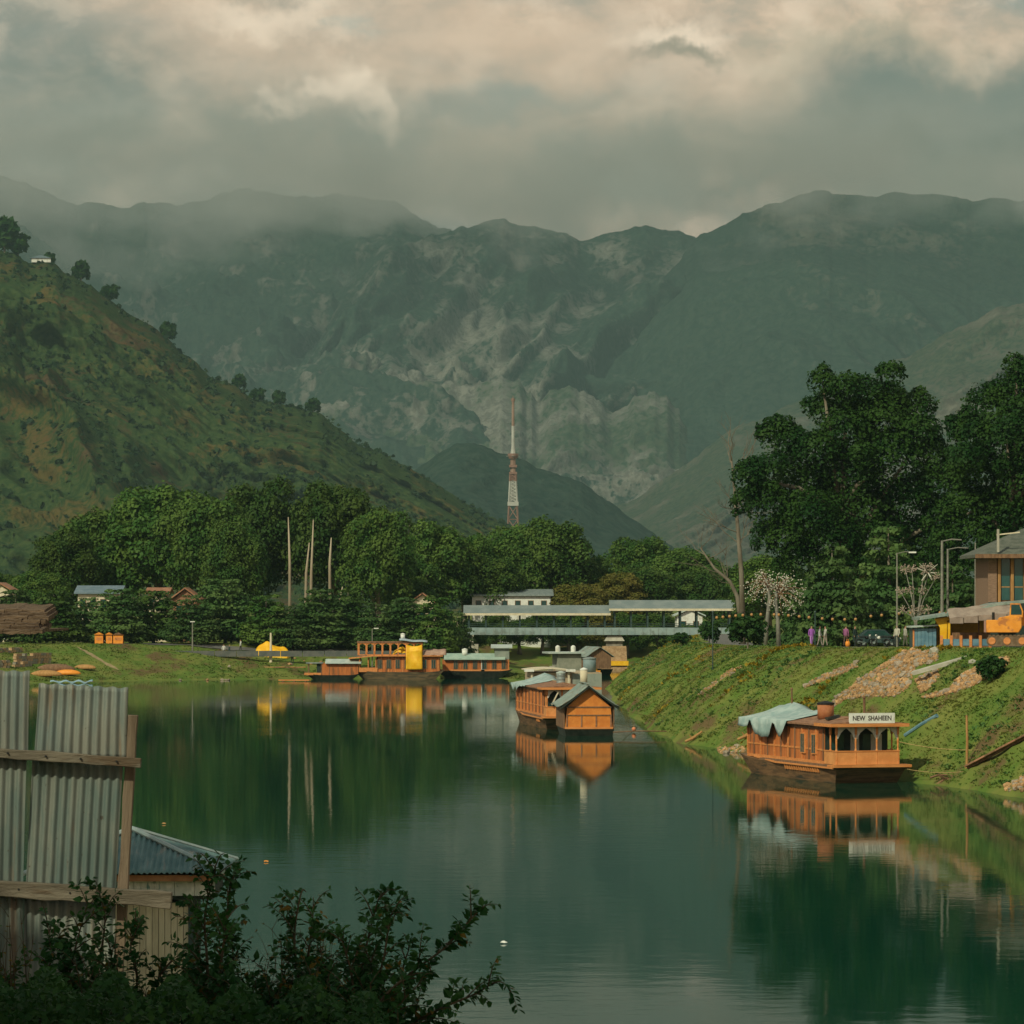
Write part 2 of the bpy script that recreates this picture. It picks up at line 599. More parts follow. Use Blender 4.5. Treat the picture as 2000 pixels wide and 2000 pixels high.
# ------------------------------------------------------------------ mountains
def mtn_mat(name, forest, forest2, rock, rock_lo, rock_hi, s1=0.0022, s2=0.014, s3=0.07, warm=None, vstr=0.5, lowrock=0.0):
    m = bpy.data.materials.new(name)
    m.use_nodes = True
    t = m.node_tree
    L = t.links.new
    b = t.nodes['Principled BSDF']
    b.inputs['Roughness'].default_value = 1.0
    b.inputs['Specular IOR Level'].default_value = 0.0
    tc = N(t, 'ShaderNodeTexCoord')

    def nz(scale, detail=5.0, st=(1, 1, 1), dist=0.0):
        mp = N(t, 'ShaderNodeMapping')
        mp.inputs['Scale'].default_value = st
        L(tc.outputs['Object'], mp.inputs[0])
        n = N(t, 'ShaderNodeTexNoise', i_Scale=scale, i_Detail=detail, i_Roughness=0.6, i_Distortion=dist)
        L(mp.outputs[0], n.inputs[0])
        return n.outputs[0]
    a, bb, c = nz(s1, 7.0, (1, 0.5, vstr), 0.6), nz(s2, 6.0, (1, 0.6, 0.8)), nz(s3, 5.0)
    fo = mixc(t, ramp(t, c, 0.36, 0.64), forest, forest2)
    sepz = N(t, 'ShaderNodeSeparateXYZ')
    L(tc.outputs['Object'], sepz.inputs[0])
    low = mathn(t, 'MULTIPLY', ramp(t, sepz.outputs[2], 820, 250), lowrock)
    k = mathn(t, 'ADD', mathn(t, 'ADD', low, mathn(t, 'MULTIPLY', a, 0.46)), mathn(t, 'ADD', mathn(t, 'MULTIPLY', bb, 0.30), mathn(t, 'MULTIPLY', c, 0.24)))
    rk = mixc(t, ramp(t, c, 0.42, 0.60), rock, tuple(0.55 * x for x in rock))
    col = mixc(t, ramp(t, k, rock_lo, rock_hi), fo, rk)
    if warm:
        w = nz(s1 * 2.3, 7.0, (1, 0.6, 1), 1.0)
        w = mathn(t, 'ADD', mathn(t, 'MULTIPLY', w, 0.7), mathn(t, 'MULTIPLY', c, 0.3))
        col = mixc(t, mathn(t, 'MULTIPLY', ramp(t, w, 0.51, 0.62), 0.45), col, warm)
    L(col, b.inputs['Base Color'])
    bp = N(t, 'ShaderNodeBump', i_Strength=1.0, i_Distance=0.32 / s3)
    L(mathn(t, 'ADD', c, mathn(t, 'MULTIPLY', bb, 2.0)), bp.inputs['Height'])
    L(bp.outputs[0], b.inputs['Normal'])
    return m


def ridge(name, prof, Y0, depth, foot, material, seed, nx=260, nt=90, spur=0.12, spur_w=1200, slant=0.3, x0=-400, x1=2400, rough=1.0, label=None):
    px = np.linspace(x0, x1, nx)
    pr = np.interp(px, [p[0] for p in prof], [p[1] for p in prof])
    pr = pr + (fbm(px * 0.02, px * 0 + seed, 6, seed, 0.62) - 0.5) * 26 * rough
    zr = CAMZ + (HY - pr) * Y0 / F
    tt = np.concatenate([np.linspace(0, 1, nt), [1.03, 1.10, 1.25, 1.5]])
    PX, TT = np.meshgrid(px, tt)
    ZR = np.broadcast_to(zr, PX.shape)
    ft = np.clip(TT, 0, 1)
    Yl = Y0 - depth * (1 - ft)
    Xl = (PX - 1000) * Yl / F
    q = spur_w
    wx, wy = (fbm(Xl / q * 0.8 + 3, Yl / q * 0.8, 3, seed + 3) - 0.5) * 1.3, (fbm(Xl / q * 0.8, Yl / q * 0.8 + 7, 3, seed + 4) - 0.5) * 1.3
    rel, amp, tot = 0, 1.0, 0
    for k in range(6):
        f_ = 2.05 ** k
        n_ = 1 - np.abs(2 * vnoise((Xl / q + wx + slant * Yl / q) * f_ + k * 3.1, (Yl / q * 0.55 + wy) * f_, seed + 11 * k) - 1)
        rel = rel + amp * (n_ - 0.55)
        tot += amp
        amp *= 0.60
    rel = rel / tot * 2.0
    env = np.sin(np.clip(ft, 0, 1) * math.pi) ** 0.7
    Y = Y0 - depth * (1 - ft) - rel * env * depth * 0.12 + np.where(TT > 1, (TT - 1) * depth, 0)
    base = foot + (ZR - foot) * (0.86 * ft ** 1.15 + 0.14 * ft)
    Z = base + rel * env * spur * (ZR - foot) - np.where(TT > 1, (TT - 1) * 1.3 * (ZR - foot), 0)
    X = (PX - 1000) * Y / F
    me = bpy.data.meshes.new(name)
    h_, w_ = PX.shape
    me.vertices.add(h_ * w_)
    me.vertices.foreach_set('co', np.stack([X, Y, Z], -1).astype(np.float32).ravel())
    ii = (np.arange(h_ - 1)[:, None] * w_ + np.arange(w_ - 1)[None, :]).ravel()
    fc = np.stack([ii, ii + 1, ii + 1 + w_, ii + w_], -1).astype(np.int32)
    me.loops.add(fc.size)
    me.loops.foreach_set('vertex_index', fc.ravel())
    me.polygons.add(len(fc))
    me.polygons.foreach_set('loop_start', np.arange(0, fc.size, 4, dtype=np.int32))
    me.polygons.foreach_set('use_smooth', np.ones(len(fc), bool))
    me.materials.append(material)
    me.update(calc_edges=True)
    o = link(name, me)
    tag(o, kind='structure')
    return X, Y, Z, PX, TT


FOR, FOR2 = (0.018, 0.038, 0.028), (0.038, 0.060, 0.044)
ROCK = (0.215, 0.205, 0.18)
m_far = mtn_mat('mountain_forest_rock', FOR, FOR2, ROCK, 0.515, 0.575, lowrock=0.045)
m_mid = mtn_mat('mountain_mixed', FOR, FOR2, ROCK, 0.525, 0.585, s1=0.0026, lowrock=0.055)
m_dark = mtn_mat('mountain_wooded', FOR, FOR2, (0.15, 0.15, 0.12), 0.545, 0.62)
m_rock = mtn_mat('mountain_scree', (0.035, 0.06, 0.036), (0.075, 0.095, 0.06), (0.215, 0.205, 0.18), 0.475, 0.555, s1=0.003)
m_hill = mtn_mat('hill_scrub', (0.028, 0.052, 0.020), (0.055, 0.080, 0.028), (0.11, 0.075, 0.040), 0.52, 0.60, s1=0.006, s2=0.04, s3=0.22, warm=(0.16, 0.088, 0.032))
m_right = mtn_mat('foothill_dry', (0.036, 0.058, 0.038), (0.075, 0.09, 0.058), (0.155, 0.145, 0.115), 0.475, 0.57, s1=0.004, s2=0.02, s3=0.10)

ridge('mountain', [(-700, 300), (0, 342), (60, 362), (150, 397), (250, 402), (400, 395), (480, 372), (560, 376), (650, 386), (770, 396), (830, 430), (1000, 520), (1400, 560), (2700, 500)], 10600, 3300, 0, m_far, 3, nx=760, nt=190, spur=0.30, spur_w=1100, slant=0.5)
ridge('mountain', [(-700, 1100), (450, 900), (560, 700), (640, 600), (700, 520), (760, 472), (830, 464), (900, 447), (980, 428), (1060, 450), (1130, 470), (1200, 456), (1250, 445), (1320, 450), (1370, 460), (1450, 500), (1700, 600), (2700, 900)], 10000, 2700, 0, m_mid, 8, nx=640, nt=180, spur=0.26, spur_w=950, slant=-0.4)
ridge('mountain', [(900, 1150), (1150, 820), (1250, 600), (1370, 462), (1430, 428), (1500, 400), (1560, 382), (1620, 372), (1700, 378), (1800, 384), (2000, 392), (2700, 360)], 9500, 2000, 0, m_dark, 15, nx=420, nt=140, spur=0.15, spur_w=1200, slant=0.4, x0=850)
ridge('mountain', [(300, 1120), (560, 860), (620, 800), (680, 775), (740, 790), (800, 745), (850, 735), (900, 760), (980, 738), (1050, 770), (1120, 745), (1200, 790), (1290, 780), (1360, 830), (1420, 850), (1500, 890), (1700, 940), (1900, 1020)], 8300, 900, 0, m_rock, 22, nx=360, nt=130, spur=0.30, spur_w=520, slant=-0.3, x0=250, x1=1950, rough=2.4)
ridge('hill', [(700, 1172), (900, 1150), (1100, 1075), (1160, 1020), (1300, 930), (1400, 862), (1500, 808), (1600, 765), (1700, 735), (1750, 708), (1850, 652), (1950, 606), (2000, 590), (2200, 520), (2700, 470)], 6800, 1700, 0, m_right, 31, nx=360, nt=130, spur=0.12, spur_w=600, slant=-0.6, x0=880)
ridge('hill', [(500, 1130), (700, 1010), (805, 922), (850, 886), (900, 862), (950, 874), (1000, 894), (1060, 916), (1140, 946), (1200, 990), (1300, 1060), (1400, 1120)], 5000, 700, 0, m_dark, 40, nx=140, nt=60, spur=0.06, spur_w=250, slant=0.2, x0=480, x1=1420)
HILL = ridge('hill', [(-700, 330), (-300, 420), (-60, 470), (0, 482), (60, 512), (110, 520), (160, 545), (240, 600), (330, 660), (420, 740), (520, 785), (620, 808), (700, 862), (800, 920), (900, 972), (980, 1018), (1100, 1080), (1250, 1160)], 3000, 950, 0, m_hill, 52, nx=380, nt=160, spur=0.09, spur_w=230, slant=0.7, x0=-700, x1=1250)


# ------------------------------------------------------------------ trees
def leaf(name, a, b, scale=0.25, tr=0.25, rnd=0.25, rough=0.6):
    return mat(name, a, b, scale=scale, rough=rough, spec=0.15, rnd=rnd, detail=3, trans=tr)


M_CHINAR = leaf('chinar_leaves', (0.042, 0.098, 0.019), (0.092, 0.145, 0.028), rnd=0.6)
M_CEDAR = leaf('feathery_leaves', (0.050, 0.105, 0.028), (0.105, 0.160, 0.045), rnd=0.45)
M_DARK = leaf('deep_green_leaves', (0.014, 0.050, 0.008), (0.042, 0.092, 0.015))
M_OLIVE = leaf('olive_leaves', (0.115, 0.125, 0.020), (0.18, 0.155, 0.035))
M_BUSH = leaf('bush_leaves', (0.020, 0.060, 0.012), (0.045, 0.095, 0.022), scale=1.5)
M_BARK = mat('grey_bark', (0.13, 0.105, 0.075), (0.21, 0.18, 0.14), scale=1.2, rough=0.95, bump=0.6, stretch=(1, 1, 0.25))
M_PALEBARK = mat('pale_bark', (0.30, 0.24, 0.17), (0.42, 0.35, 0.26), scale=0.8, rough=0.95, bump=0.4, stretch=(1, 1, 0.2))


def cards(rng, P_, Nrm, size, jit=0.6, aspect=1.3):
    n = len(P_)
    nn = Nrm + rng.normal(0, jit, (n, 3))
    nn /= np.linalg.norm(nn, axis=1)[:, None] + 1e-9
    r_ = rng.normal(0, 1, (n, 3))
    a = np.cross(nn, r_)
    a /= np.linalg.norm(a, axis=1)[:, None] + 1e-9
    b = np.cross(nn, a)
    s = (size * rng.uniform(0.55, 1.35, n))[:, None]
    k = rng.uniform(0.6, 1.0, (n, 4, 1))
    q = np.stack([P_ - a * s * aspect * k[:, 0], P_ + b * s * k[:, 1] + nn * s * 0.2, P_ + a * s * aspect * k[:, 2], P_ - b * s * k[:, 3] + nn * s * 0.2], 1)
    return q.reshape(-1, 3)


def lobes_mesh(name, seed, lobes, n, size, material, inner=0.25, flat=1.0):
    rng = np.random.default_rng(seed)
    C = np.array([l[0] for l in lobes], float)
    Rd = np.array([l[1] for l in lobes], float)
    w = (Rd[:, 0] * Rd[:, 2])
    idx = rng.choice(len(lobes), n, p=w / w.sum())
    d = rng.normal(0, 1, (n, 3))
    d /= np.linalg.norm(d, axis=1)[:, None]
    d[:, 2] = np.where((d[:, 2] < -0.2) & (rng.random(n) < 0.6), -d[:, 2], d[:, 2])
    lump = 0.80 + 0.40 * fbm(d[:, 0] * 2.6 + idx * 3.7, d[:, 2] * 2.6 + d[:, 1] * 1.9, 3, seed)
    r_ = np.where(rng.random(n) < inner, rng.uniform(0.45, 0.9, n), rng.normal(0.97, 0.10, n)) * lump
    p = C[idx] + d * Rd[idx] * r_[:, None]
    up = d.copy()
    up[:, 2] += 0.35
    return quads_mesh(name, cards(rng, p, up * flat, size), 4, material)


def auto_lobes(seed, rx, rz, zc, n=26, taper=0.0):
    rg = random.Random(seed)
    out = [((0, 0, zc), (rx * 0.62, rx * 0.62, rz * 0.66))]
    for i in range(n):
        th = i * 2.399 + rg.uniform(-0.3, 0.3)
        ph = math.asin(max(-0.95, min(0.98, -0.75 + 1.7 * (i + 0.5) / n)))
        k = rg.uniform(0.62, 0.80)
        c = (rx * k * math.cos(ph) * math.cos(th), rx * k * math.cos(ph) * math.sin(th), zc + rz * k * math.sin(ph))
        q = rx * rg.uniform(0.26, 0.40) * (1 - taper * (c[2] - zc) / rz * 0.5)
        out.append((c, (q, q, q * rg.uniform(0.75, 0.95))))
    return out


def trunk_mb(h, r_, lobes, rg, nl=6):
    b = MB()
    x = y = 0.0
    pts, rad = [], []
    for i in range(6):
        t = i / 5
        pts.append((x, y, h * t - 0.4 * (i == 0)))
        rad.append(r_ * (1.35 if i == 0 else 1.05 - 0.65 * t))
        x += rg.uniform(-0.05, 0.05) * h * 0.35
        y += rg.uniform(-0.05, 0.05) * h * 0.35
    b.tube(pts, rad, 8)
    for k, (c, q) in enumerate(rg.sample(lobes, min(nl, len(lobes)))):
        s = Vector(pts[2 + k % 3])
        e = Vector(c)
        m_ = s.lerp(e, 0.5) + Vector((0, 0, 0.10 * h))
        b.tube([s, m_, e], [r_ * 0.42, r_ * 0.28, r_ * 0.10], 6)
    return b


def make_tree(name, label, cat, seed, H, rx, mat_leaf, n, size, clear=0.22, bark=None, lob=26, r_=None, group=None, inner=0.25, taper=0.0):
    rz_ = H * (1 - clear) / 2
    zc = H - rz_
    lobes = auto_lobes(seed, rx, rz_, zc, lob, taper)
    t = thing(name, label, cat, group=group)
    trunk_mb(zc * 1.05, r_ or 0.035 * H, lobes, random.Random(seed)).build('trunk', bark or M_BARK, t, True)
    link('crown', lobes_mesh('crown', seed, lobes, n, size, mat_leaf, inner), t)
    return t


def layered_tree(name, label, cat, seed, H, rx, material, n, size, group=None, conical=0.75, droop=0.25):
    rg = random.Random(seed)
    t = thing(name, label, cat, group=group)
    lobes = []
    tiers = 9
    for k in range(tiers):
        z = H * (0.16 + 0.80 * k / (tiers - 1))
        rr = rx * (1 - conical * (k / (tiers - 1)) ** 1.3) * rg.uniform(0.85, 1.1)
        m_ = max(3, int(9 * rr / rx))
        for j in range(m_):
            th = 2 * math.pi * (j + rg.random() * 0.7) / m_
            q = rr * rg.uniform(0.36, 0.52)
            d = rr * rg.uniform(0.45, 0.75)
            lobes.append(((d * math.cos(th), d * math.sin(th), z - droop * d + rg.uniform(-0.3, 0.3)), (q, q, q * rg.uniform(0.35, 0.5))))
    b = MB()
    b.tube([(0, 0, -0.3), (0.05, 0, H * 0.5), (0, 0.05, H * 0.95)], [0.022 * H, 0.014 * H, 0.004 * H], 7)
    b.build('trunk', M_BARK, t, True)
    link('crown', lobes_mesh('crown', seed, lobes, n, size, material, 0.3), t)
    return t


def ground_at(px, Y):
    x = (px - 1000) * Y / F
    return Vector((x, Y, hz(x, Y)))


# --- the grove on the left bank and behind the bridge
protos = [make_tree('chinar_tree', 'x', 'tree', 100 + k, 20.0, 7.0, M_CHINAR, 22000, 0.235, 0.16, group='tall broad trees of the grove') for k in range(4)]
protos += [make_tree('chinar_tree', 'x', 'tree', 120 + k, 20.0, 7.0, M_OLIVE if k else M_CHINAR, 20000, 0.25, 0.1, lob=18, group='tall broad trees of the grove') for k in range(2)]
grove = [(75, 1105, 62, 585, 0), (125, 1035, 70, 600, 1), (185, 985, 92, 615, 2), (310, 930, 112, 610, 0), (400, 948, 92, 600, 3), (455, 1012, 66, 580, 1), (505, 922, 92, 615, 2), 
         (655, 920, 88, 610, 3), (738, 988, 74, 600, 1), (800, 1075, 60, 630, 4), (850, 1008, 82, 640, 2), (905, 1030, 70, 660, 3), (960, 1075, 65, 645, 0), (1010, 1020, 74, 665, 1), (1078, 1000, 82, 655, 2),
         (1150, 1075, 50, 660, 3), (1205, 1108, 58, 650, 5), (1250, 1036, 70, 690, 0), (1262, 1105, 62, 655, 1), (1340, 1062, 82, 680, 2), (1390, 1100, 70, 660, 4), (1130, 1130, 60, 640, 5), (1440, 1090, 60, 640, 3), (15, 1110, 60, 600, 3)]
used = set()
rgT = random.Random(3)
for i, (px, top, hw, Y, v) in enumerate(sorted(grove)):
    g = ground_at(px, Y)
    Ht = CAMZ + (HY - top) * Y / F - g.z
    s = (hw * 1.04 * Y / F / 7.0)
    sc_ = (s, s, Ht / 20.0)
    nth = ('%s' % ORD[i] if i < 20 else ORD[len(grove) - 1 - i])
    lab = 'olive leaved' if v == 5 else 'broad green'
    side = 'from the left' if i < 20 else 'from the right'
    label = f'{lab} chinar, {nth} tall crown {side} in the grove behind'
    if v in used:
        dup(protos[v], g, rgT.uniform(0, 6.28), label, scale=sc_)
    else:
        used.add(v)
        protos[v].location, protos[v].scale, protos[v].rotation_euler = g, sc_, (0, 0, rgT.uniform(0, 6.28))
        tag(protos[v], label)

# --- smaller feathery trees along the promenade
fprot = [layered_tree('promenade_tree', 'x', 'tree', 200 + k, 9.0, 3.6, M_CEDAR if k != 1 else M_CHINAR, 7500, 0.20, 'smaller trees lining the left promenade', conical=0.55) for k in range(3)]
row = [(30, 1150, 60, 556), (105, 1150, 62, 549), (170, 1165, 50, 556), (230, 1148, 62, 551), (300, 1150, 62, 556), (375, 1160, 52, 549), (440, 1128, 66, 556), (520, 1160, 56, 550), (575, 1180, 45, 549), (625, 1148, 66, 552), (680, 1150, 56, 558), (735, 1175, 50, 552), (790, 1165, 56, 556), (850, 1162, 52, 552), (893, 1195, 34, 560)]
used = set()
for i, (px, top, hw, Y) in enumerate(row):
    g = ground_at(px, Y)
    v = i % 3
    Ht = CAMZ + (HY - top) * Y / F - g.z
    s = hw * 1.1 * Y / F / 3.6
    label = f'small leafy promenade tree, {ORD[i]} from the left along the far bank'
    if v in used:
        dup(fprot[v], g, i * 1.3, label, scale=(s, s, Ht / 9.0))
    else:
        used.add(v)
        fprot[v].location, fprot[v].scale = g, (s, s, Ht / 9.0)
        tag(fprot[v], label)


# --- the big trees of the right bank, crown lobes read from the photograph
def big_tree(label, base_px, Y, lobes_px, n, size, material, seed, limbs):
    rg = random.Random(seed)
    g = ground_at(base_px, Y)
    t = thing('chinar_tree', label, 'tree', g, group='big trees of the right bank')
    lobes = []
    for (px, py, rp) in lobes_px:
        p = P(px, py, Y) - g
        q = rp * Y / F
        lobes.append(((p.x, rg.uniform(-1, 1) * max(0.5, 5.5 - q), p.z), (q, q * 1.15, q * 0.92)))
        for k in range(3):
            th, k2 = rg.uniform(0, 6.28), rg.uniform(0.28, 0.45)
            lobes.append(((p.x + q * 0.95 * math.cos(th), lobes[-1][0][1] + rg.uniform(-q, q) * 0.6, p.z + q * 0.85 * math.sin(th)), (q * k2, q * k2, q * k2)))
    b = MB()
    zt = max(l[0][2] for l in lobes)
    b.tube([(0, 0, -0.5), (0.2, 0.1, zt * 0.25), (-0.2, 0, zt * 0.5), (0.1, 0.2, zt * 0.8)], [1.1, 0.8, 0.55, 0.15], 9)
    for l in rg.sample(lobes, limbs):
        s = Vector((0, 0, zt * rg.uniform(0.2, 0.5)))
        e = Vector(l[0])
        b.tube([s, s.lerp(e, 0.5) + Vector((0, 0, 0.8)), e], [0.40, 0.26, 0.08], 6)
    b.build('trunk', M_BARK, t, True)
    link('crown', lobes_mesh('crown', seed, lobes, n, size, material, 0.22), t)
    return t


A = [(1605, 745, 28), (1650, 765, 34), (1625, 800, 42), (1690, 775, 42), (1735, 735, 26), (1745, 775, 32), (1790, 800, 36), (1720, 830, 60), (1650, 850, 52), (1790, 850, 42), (1530, 835, 24), (1510, 850, 30), (1545, 868, 34), (1590, 890, 44),
     (1810, 890, 36), (1740, 900, 66), (1660, 930, 64), (1570, 945, 56), (1500, 920, 40), (1460, 935, 34), (1455, 980, 26), (1500, 985, 44), (1580, 1010, 60), (1680, 1000, 66), (1770, 985, 62), (1830, 950, 44), (1840, 1010, 42), (1540, 1050, 46), (1500, 1045, 30), (1630, 1060, 56), (1720, 1060, 56), (1800, 1060, 52), (1560, 1095, 40), (1660, 1110, 50), (1760, 1120, 46), (1830, 1090, 40)]
big_tree('tall dark green chinar with lumpy crown beside the white blossom light trees', 1650, 400, A, 80000, 0.165, M_DARK, 301, 12)
B_ = [(1985, 765, 40), (1935, 790, 44), (2030, 750, 60), (1900, 850, 46), (1960, 860, 64), (2040, 850, 70), (1880, 900, 36), (1920, 930, 56), (2000, 950, 66), (2080, 930, 70), (1890, 985, 46), (1960, 1010, 56), (2040, 1030, 66), (1900, 1050, 46), (1960, 1080, 50), (1880, 830, 26), (2110, 820, 70), (2120, 1010, 60), (1850, 1060, 36), (1920, 1110, 44), (2010, 1110, 54)]
big_tree('tall dark green chinar rising behind the brick building at the right edge', 1985, 380, B_, 60000, 0.16, M_DARK, 302, 9)

# feathery trees in front of the big chinar
for (px, top, hw, Y, sd, lab) in [(1625, 1065, 95, 362, 311, 'feathery light green tree in front of the tall chinar, nearer the white light trees'), (1735, 1020, 95, 372, 312, 'taller feathery green tree in front of the chinar, behind the globe flower lamp'), (1860, 1100, 70, 350, 313, 'low feathery tree between the tall steel posts and the brick building')]:
    g = ground_at(px, Y)
    Ht = CAMZ + (HY - top) * Y / F - g.z
    t = layered_tree('feathery_tree', lab, 'tree', sd, Ht, hw * Y / F * 1.1, M_CEDAR, 15000, 0.20, 'feathery trees of the right bank', conical=0.72, droop=0.35)
    t.location = g

# more trees behind them
for (px, top, hw, Y, v, lab) in [(1500, 1080, 70, 470, 1, 'shaded tree behind the bare leaning trunk and the covered bridge end'), (1585, 1120, 70, 450, 3, 'shaded tree behind the tall chinar trunk, low and dense'), (1700, 1100, 80, 455, 0, 'shaded tree filling the gap under the tall chinar crown'), (1820, 1090, 80, 450, 2, 'shaded tree behind the steel posts'), (1940, 1120, 80, 420, 1, 'shaded tree directly behind the brick building')]:
    g = ground_at(px, Y)
    Ht = CAMZ + (HY - top) * Y / F - g.z
    s = hw * 1.15 * Y / F / 7.0
    dup(protos[v], g, px * 0.7, lab, 'shaded trees behind the right bank', scale=(s, s, Ht / 20.0))


# --- bare trees and pale trunks
def bare(label, pts_px, Y, radii, twigs, seed, material, reach=3.0):
    g = ground_at(pts_px[0][0], Y)
    t = thing('bare_tree', label, 'tree', g)
    pts = [P(x, y, Y) - g for x, y in pts_px]
    pts[0].z = -0.3
    b = MB().tube(pts, radii, 7)
    b.build('trunk', material, t, True)
    rg = random.Random(seed)
    tw = MB()

    def grow(p, d, l, r_, lev):
        e = p + d * l + Vector((0, 0, 0.08 * l))
        tw.tube([p, p.lerp(e, 0.5) + Vector((rg.uniform(-.1, .1) * l, 0, rg.uniform(-.08, .08) * l)), e], [r_, r_ * 0.7, r_ * 0.4], 4, cap=False)
        if lev:
            for _ in range(3):
                dd = (d + Vector((rg.uniform(-.8, .8), rg.uniform(-.6, .6), rg.uniform(-.3, .7)))).normalized()
                grow(p.lerp(e, rg.uniform(0.4, 1.0)), dd, l * rg.uniform(0.5, 0.75), r_ * 0.5, lev - 1)
    for _ in range(twigs):
        k = rg.uniform(0.35, 1.0) * (len(pts) - 1)
        i = min(int(k), len(pts) - 2)
        grow(pts[i].lerp(pts[i + 1], k - i), Vector((rg.uniform(-1, 1), rg.uniform(-.6, .6), rg.uniform(0.0, 1.0))).normalized(), reach * rg.uniform(0.6, 1.0), radii[-1] * 0.8, 2)
    if twigs:
        tw.build('branches', material, t)
    return t


bare('thin bare grey tree against the mountain, left of the tall chinar', [(1452, 1240), (1448, 1120), (1440, 1020), (1432, 930), (1428, 890)], 430, [0.30, 0.26, 0.2, 0.13, 0.08], 16, 5, M_BARK, 3.4)
bare('leaning bare trunk with forked limbs beside the bridge end', [(1452, 1235), (1440, 1165), (1425, 1135), (1395, 1110), (1368, 1070)], 440, [0.26, 0.23, 0.19, 0.14, 0.06], 9, 6, M_BARK, 3.0)
for k, (pts, lab) in enumerate([([(566, 1235), (566, 1100), (563, 1010)], 'tall pale bare trunk, leftmost of those rising through the grove'), ([(596, 1240), (598, 1120), (604, 1060)], 'pale bare trunk leaning in the middle of the grove trunks'), ([(606, 1240), (608, 1120), (612, 1015)], 'tallest pale bare trunk in the middle of the grove'), ([(645, 1230), (644, 1100), (647, 1050)], 'thin pale trunk, rightmost among the grove crowns'), ([(664, 1230), (664, 1170), (669, 1146)], 'short broken pale stump on the right of the grove')]):
    bare(lab, pts, 566, [0.24, 0.19, 0.07], 0, k, M_PALEBARK, 1.6)['group'] = 'pale bare trunks in the grove'

# --- scrub on the left hill: single crest trees and a mass of shrubs
hX, hY, hZ, hPX, hTT = HILL
sproto = make_tree('hill_tree', 'x', 'tree', 400, 8.0, 3.6, M_DARK, 500, 1.0, 0.02, lob=9, group='single trees along the hill crest')
first = True
CR = 159
for k, (px, s, lab) in enumerate([(12, 3.4, 'largest dark tree on the hill crest at the left edge'), (38, 2.2, 'second dark tree on the hill crest from the left edge'), (95, 1.2, 'small tree beside the hilltop hut'), (160, 1.9, 'round dark tree below the hilltop hut on the crest'), (215, 1.8, 'lone round dark tree on the descending hill crest'), (330, 1.7, 'upright dark tree halfway down the hill crest'), (468, 1.5, 'dark tree at the upper end of the lower crest clump'), (505, 1.5, 'dark tree in the middle of the lower crest clump'), (545, 1.4, 'dark tree right of the middle of the lower crest clump'), (612, 1.6, 'dark tree ending the lower crest clump')]):
    r_ = 159                                # the crest row of the hill grid
    c = int(np.argmin(np.abs(hPX[r_] - px)))
    loc = (hX[r_, c], hY[r_, c] - 2, hZ[r_, c] - 1.5)
    if first:
        first = False
        sproto.location, sproto.scale = loc, (s, s, s)
        tag(sproto, lab)
    else:
        dup(sproto, loc, k * 2.1, lab, scale=(s, s, s * random.uniform(0.9, 1.15)))
rng = np.random.default_rng(12)
nS = 9000
rr = rng.integers(8, 159, nS)
cc = rng.integers(60, 330, nS)
dens = fbm(hPX[rr, cc] * 0.018, hTT[rr, cc] * 7, 3, 77)
keep = (rng.random(nS) < np.clip((dens - 0.40) * 4.5, 0.06, 1)) | (rr > 152)
rr, cc = rr[keep], cc[keep]
pts = np.stack([hX[rr, cc], hY[rr, cc], hZ[rr, cc]], -1) + rng.normal(0, 3, (len(rr), 3)) * [1, 1, 0]
sz = 0.7 + 2.6 * rng.random(len(rr)) ** 2.2
V = []
for k in range(9):
    d = rng.normal(0, 1, (len(rr), 3))
    d[:, 2] = np.abs(d[:, 2])
    d /= np.linalg.norm(d, axis=1)[:, None]
    V.append(cards(rng, pts + d * sz[:, None] * 0.7, d, 0.62, 0.4) .reshape(len(rr), 4, 3) * 1.0)
V = np.concatenate([(v - v.mean(1, keepdims=True)) * sz[:, None, None] + v.mean(1, keepdims=True) for v in V])
tag(link('hill_shrubs', quads_mesh('hill_shrubs', V.reshape(-1, 3), 4, leaf('scrub_leaves', (0.016, 0.040, 0.016), (0.035, 0.065, 0.022), scale=0.05))), 'dark scrub bushes scattered over the left hillside', 'shrubs', kind='stuff')


# ------------------------------------------------------------------ shared materials for built things
WOOD = mat('orange_cedar_boards', (0.46, 0.135, 0.034), (0.60, 0.195, 0.05), scale=1.6, rough=0.65, bump=0.5, stretch=(2.5, 2.5, 0.35), wave=('X', 0.16), spec=0.25, col3=(0.24, 0.095, 0.035), scale3=0.7)
WOODY = mat('orange_cedar_side_boards', (0.39, 0.12, 0.036), (0.53, 0.175, 0.05), scale=1.6, rough=0.65, bump=0.5, stretch=(2.5, 2.5, 0.35), wave=('Y', 0.16), spec=0.25, col3=(0.20, 0.085, 0.035), scale3=0.7)
TRIM = mat('light_cedar_trim', (0.54, 0.20, 0.058), (0.66, 0.27, 0.09), scale=2.0, rough=0.6, bump=0.2, stretch=(0.6, 3, 3))
BROWN = mat('weathered_brown_wood', (0.155, 0.085, 0.048), (0.24, 0.14, 0.08), scale=2.5, rough=0.9, bump=0.5, stretch=(2, 2, 0.5))
HULL = mat('tarred_hull_boards', (0.085, 0.068, 0.042), (0.18, 0.125, 0.07), scale=1.5, rough=0.7, bump=0.6, stretch=(0.5, 0.5, 3))
HULLBR = mat('oiled_brown_hull_boards', (0.14, 0.080, 0.042), (0.25, 0.14, 0.07), scale=1.5, rough=0.7, bump=0.6, stretch=(0.5, 0.5, 4), col3=(0.06, 0.05, 0.035), scale3=1.0)
HULLDK = mat('black_tarred_hull', (0.012, 0.018, 0.014), (0.03, 0.034, 0.026), scale=2, rough=0.5, bump=0.3)
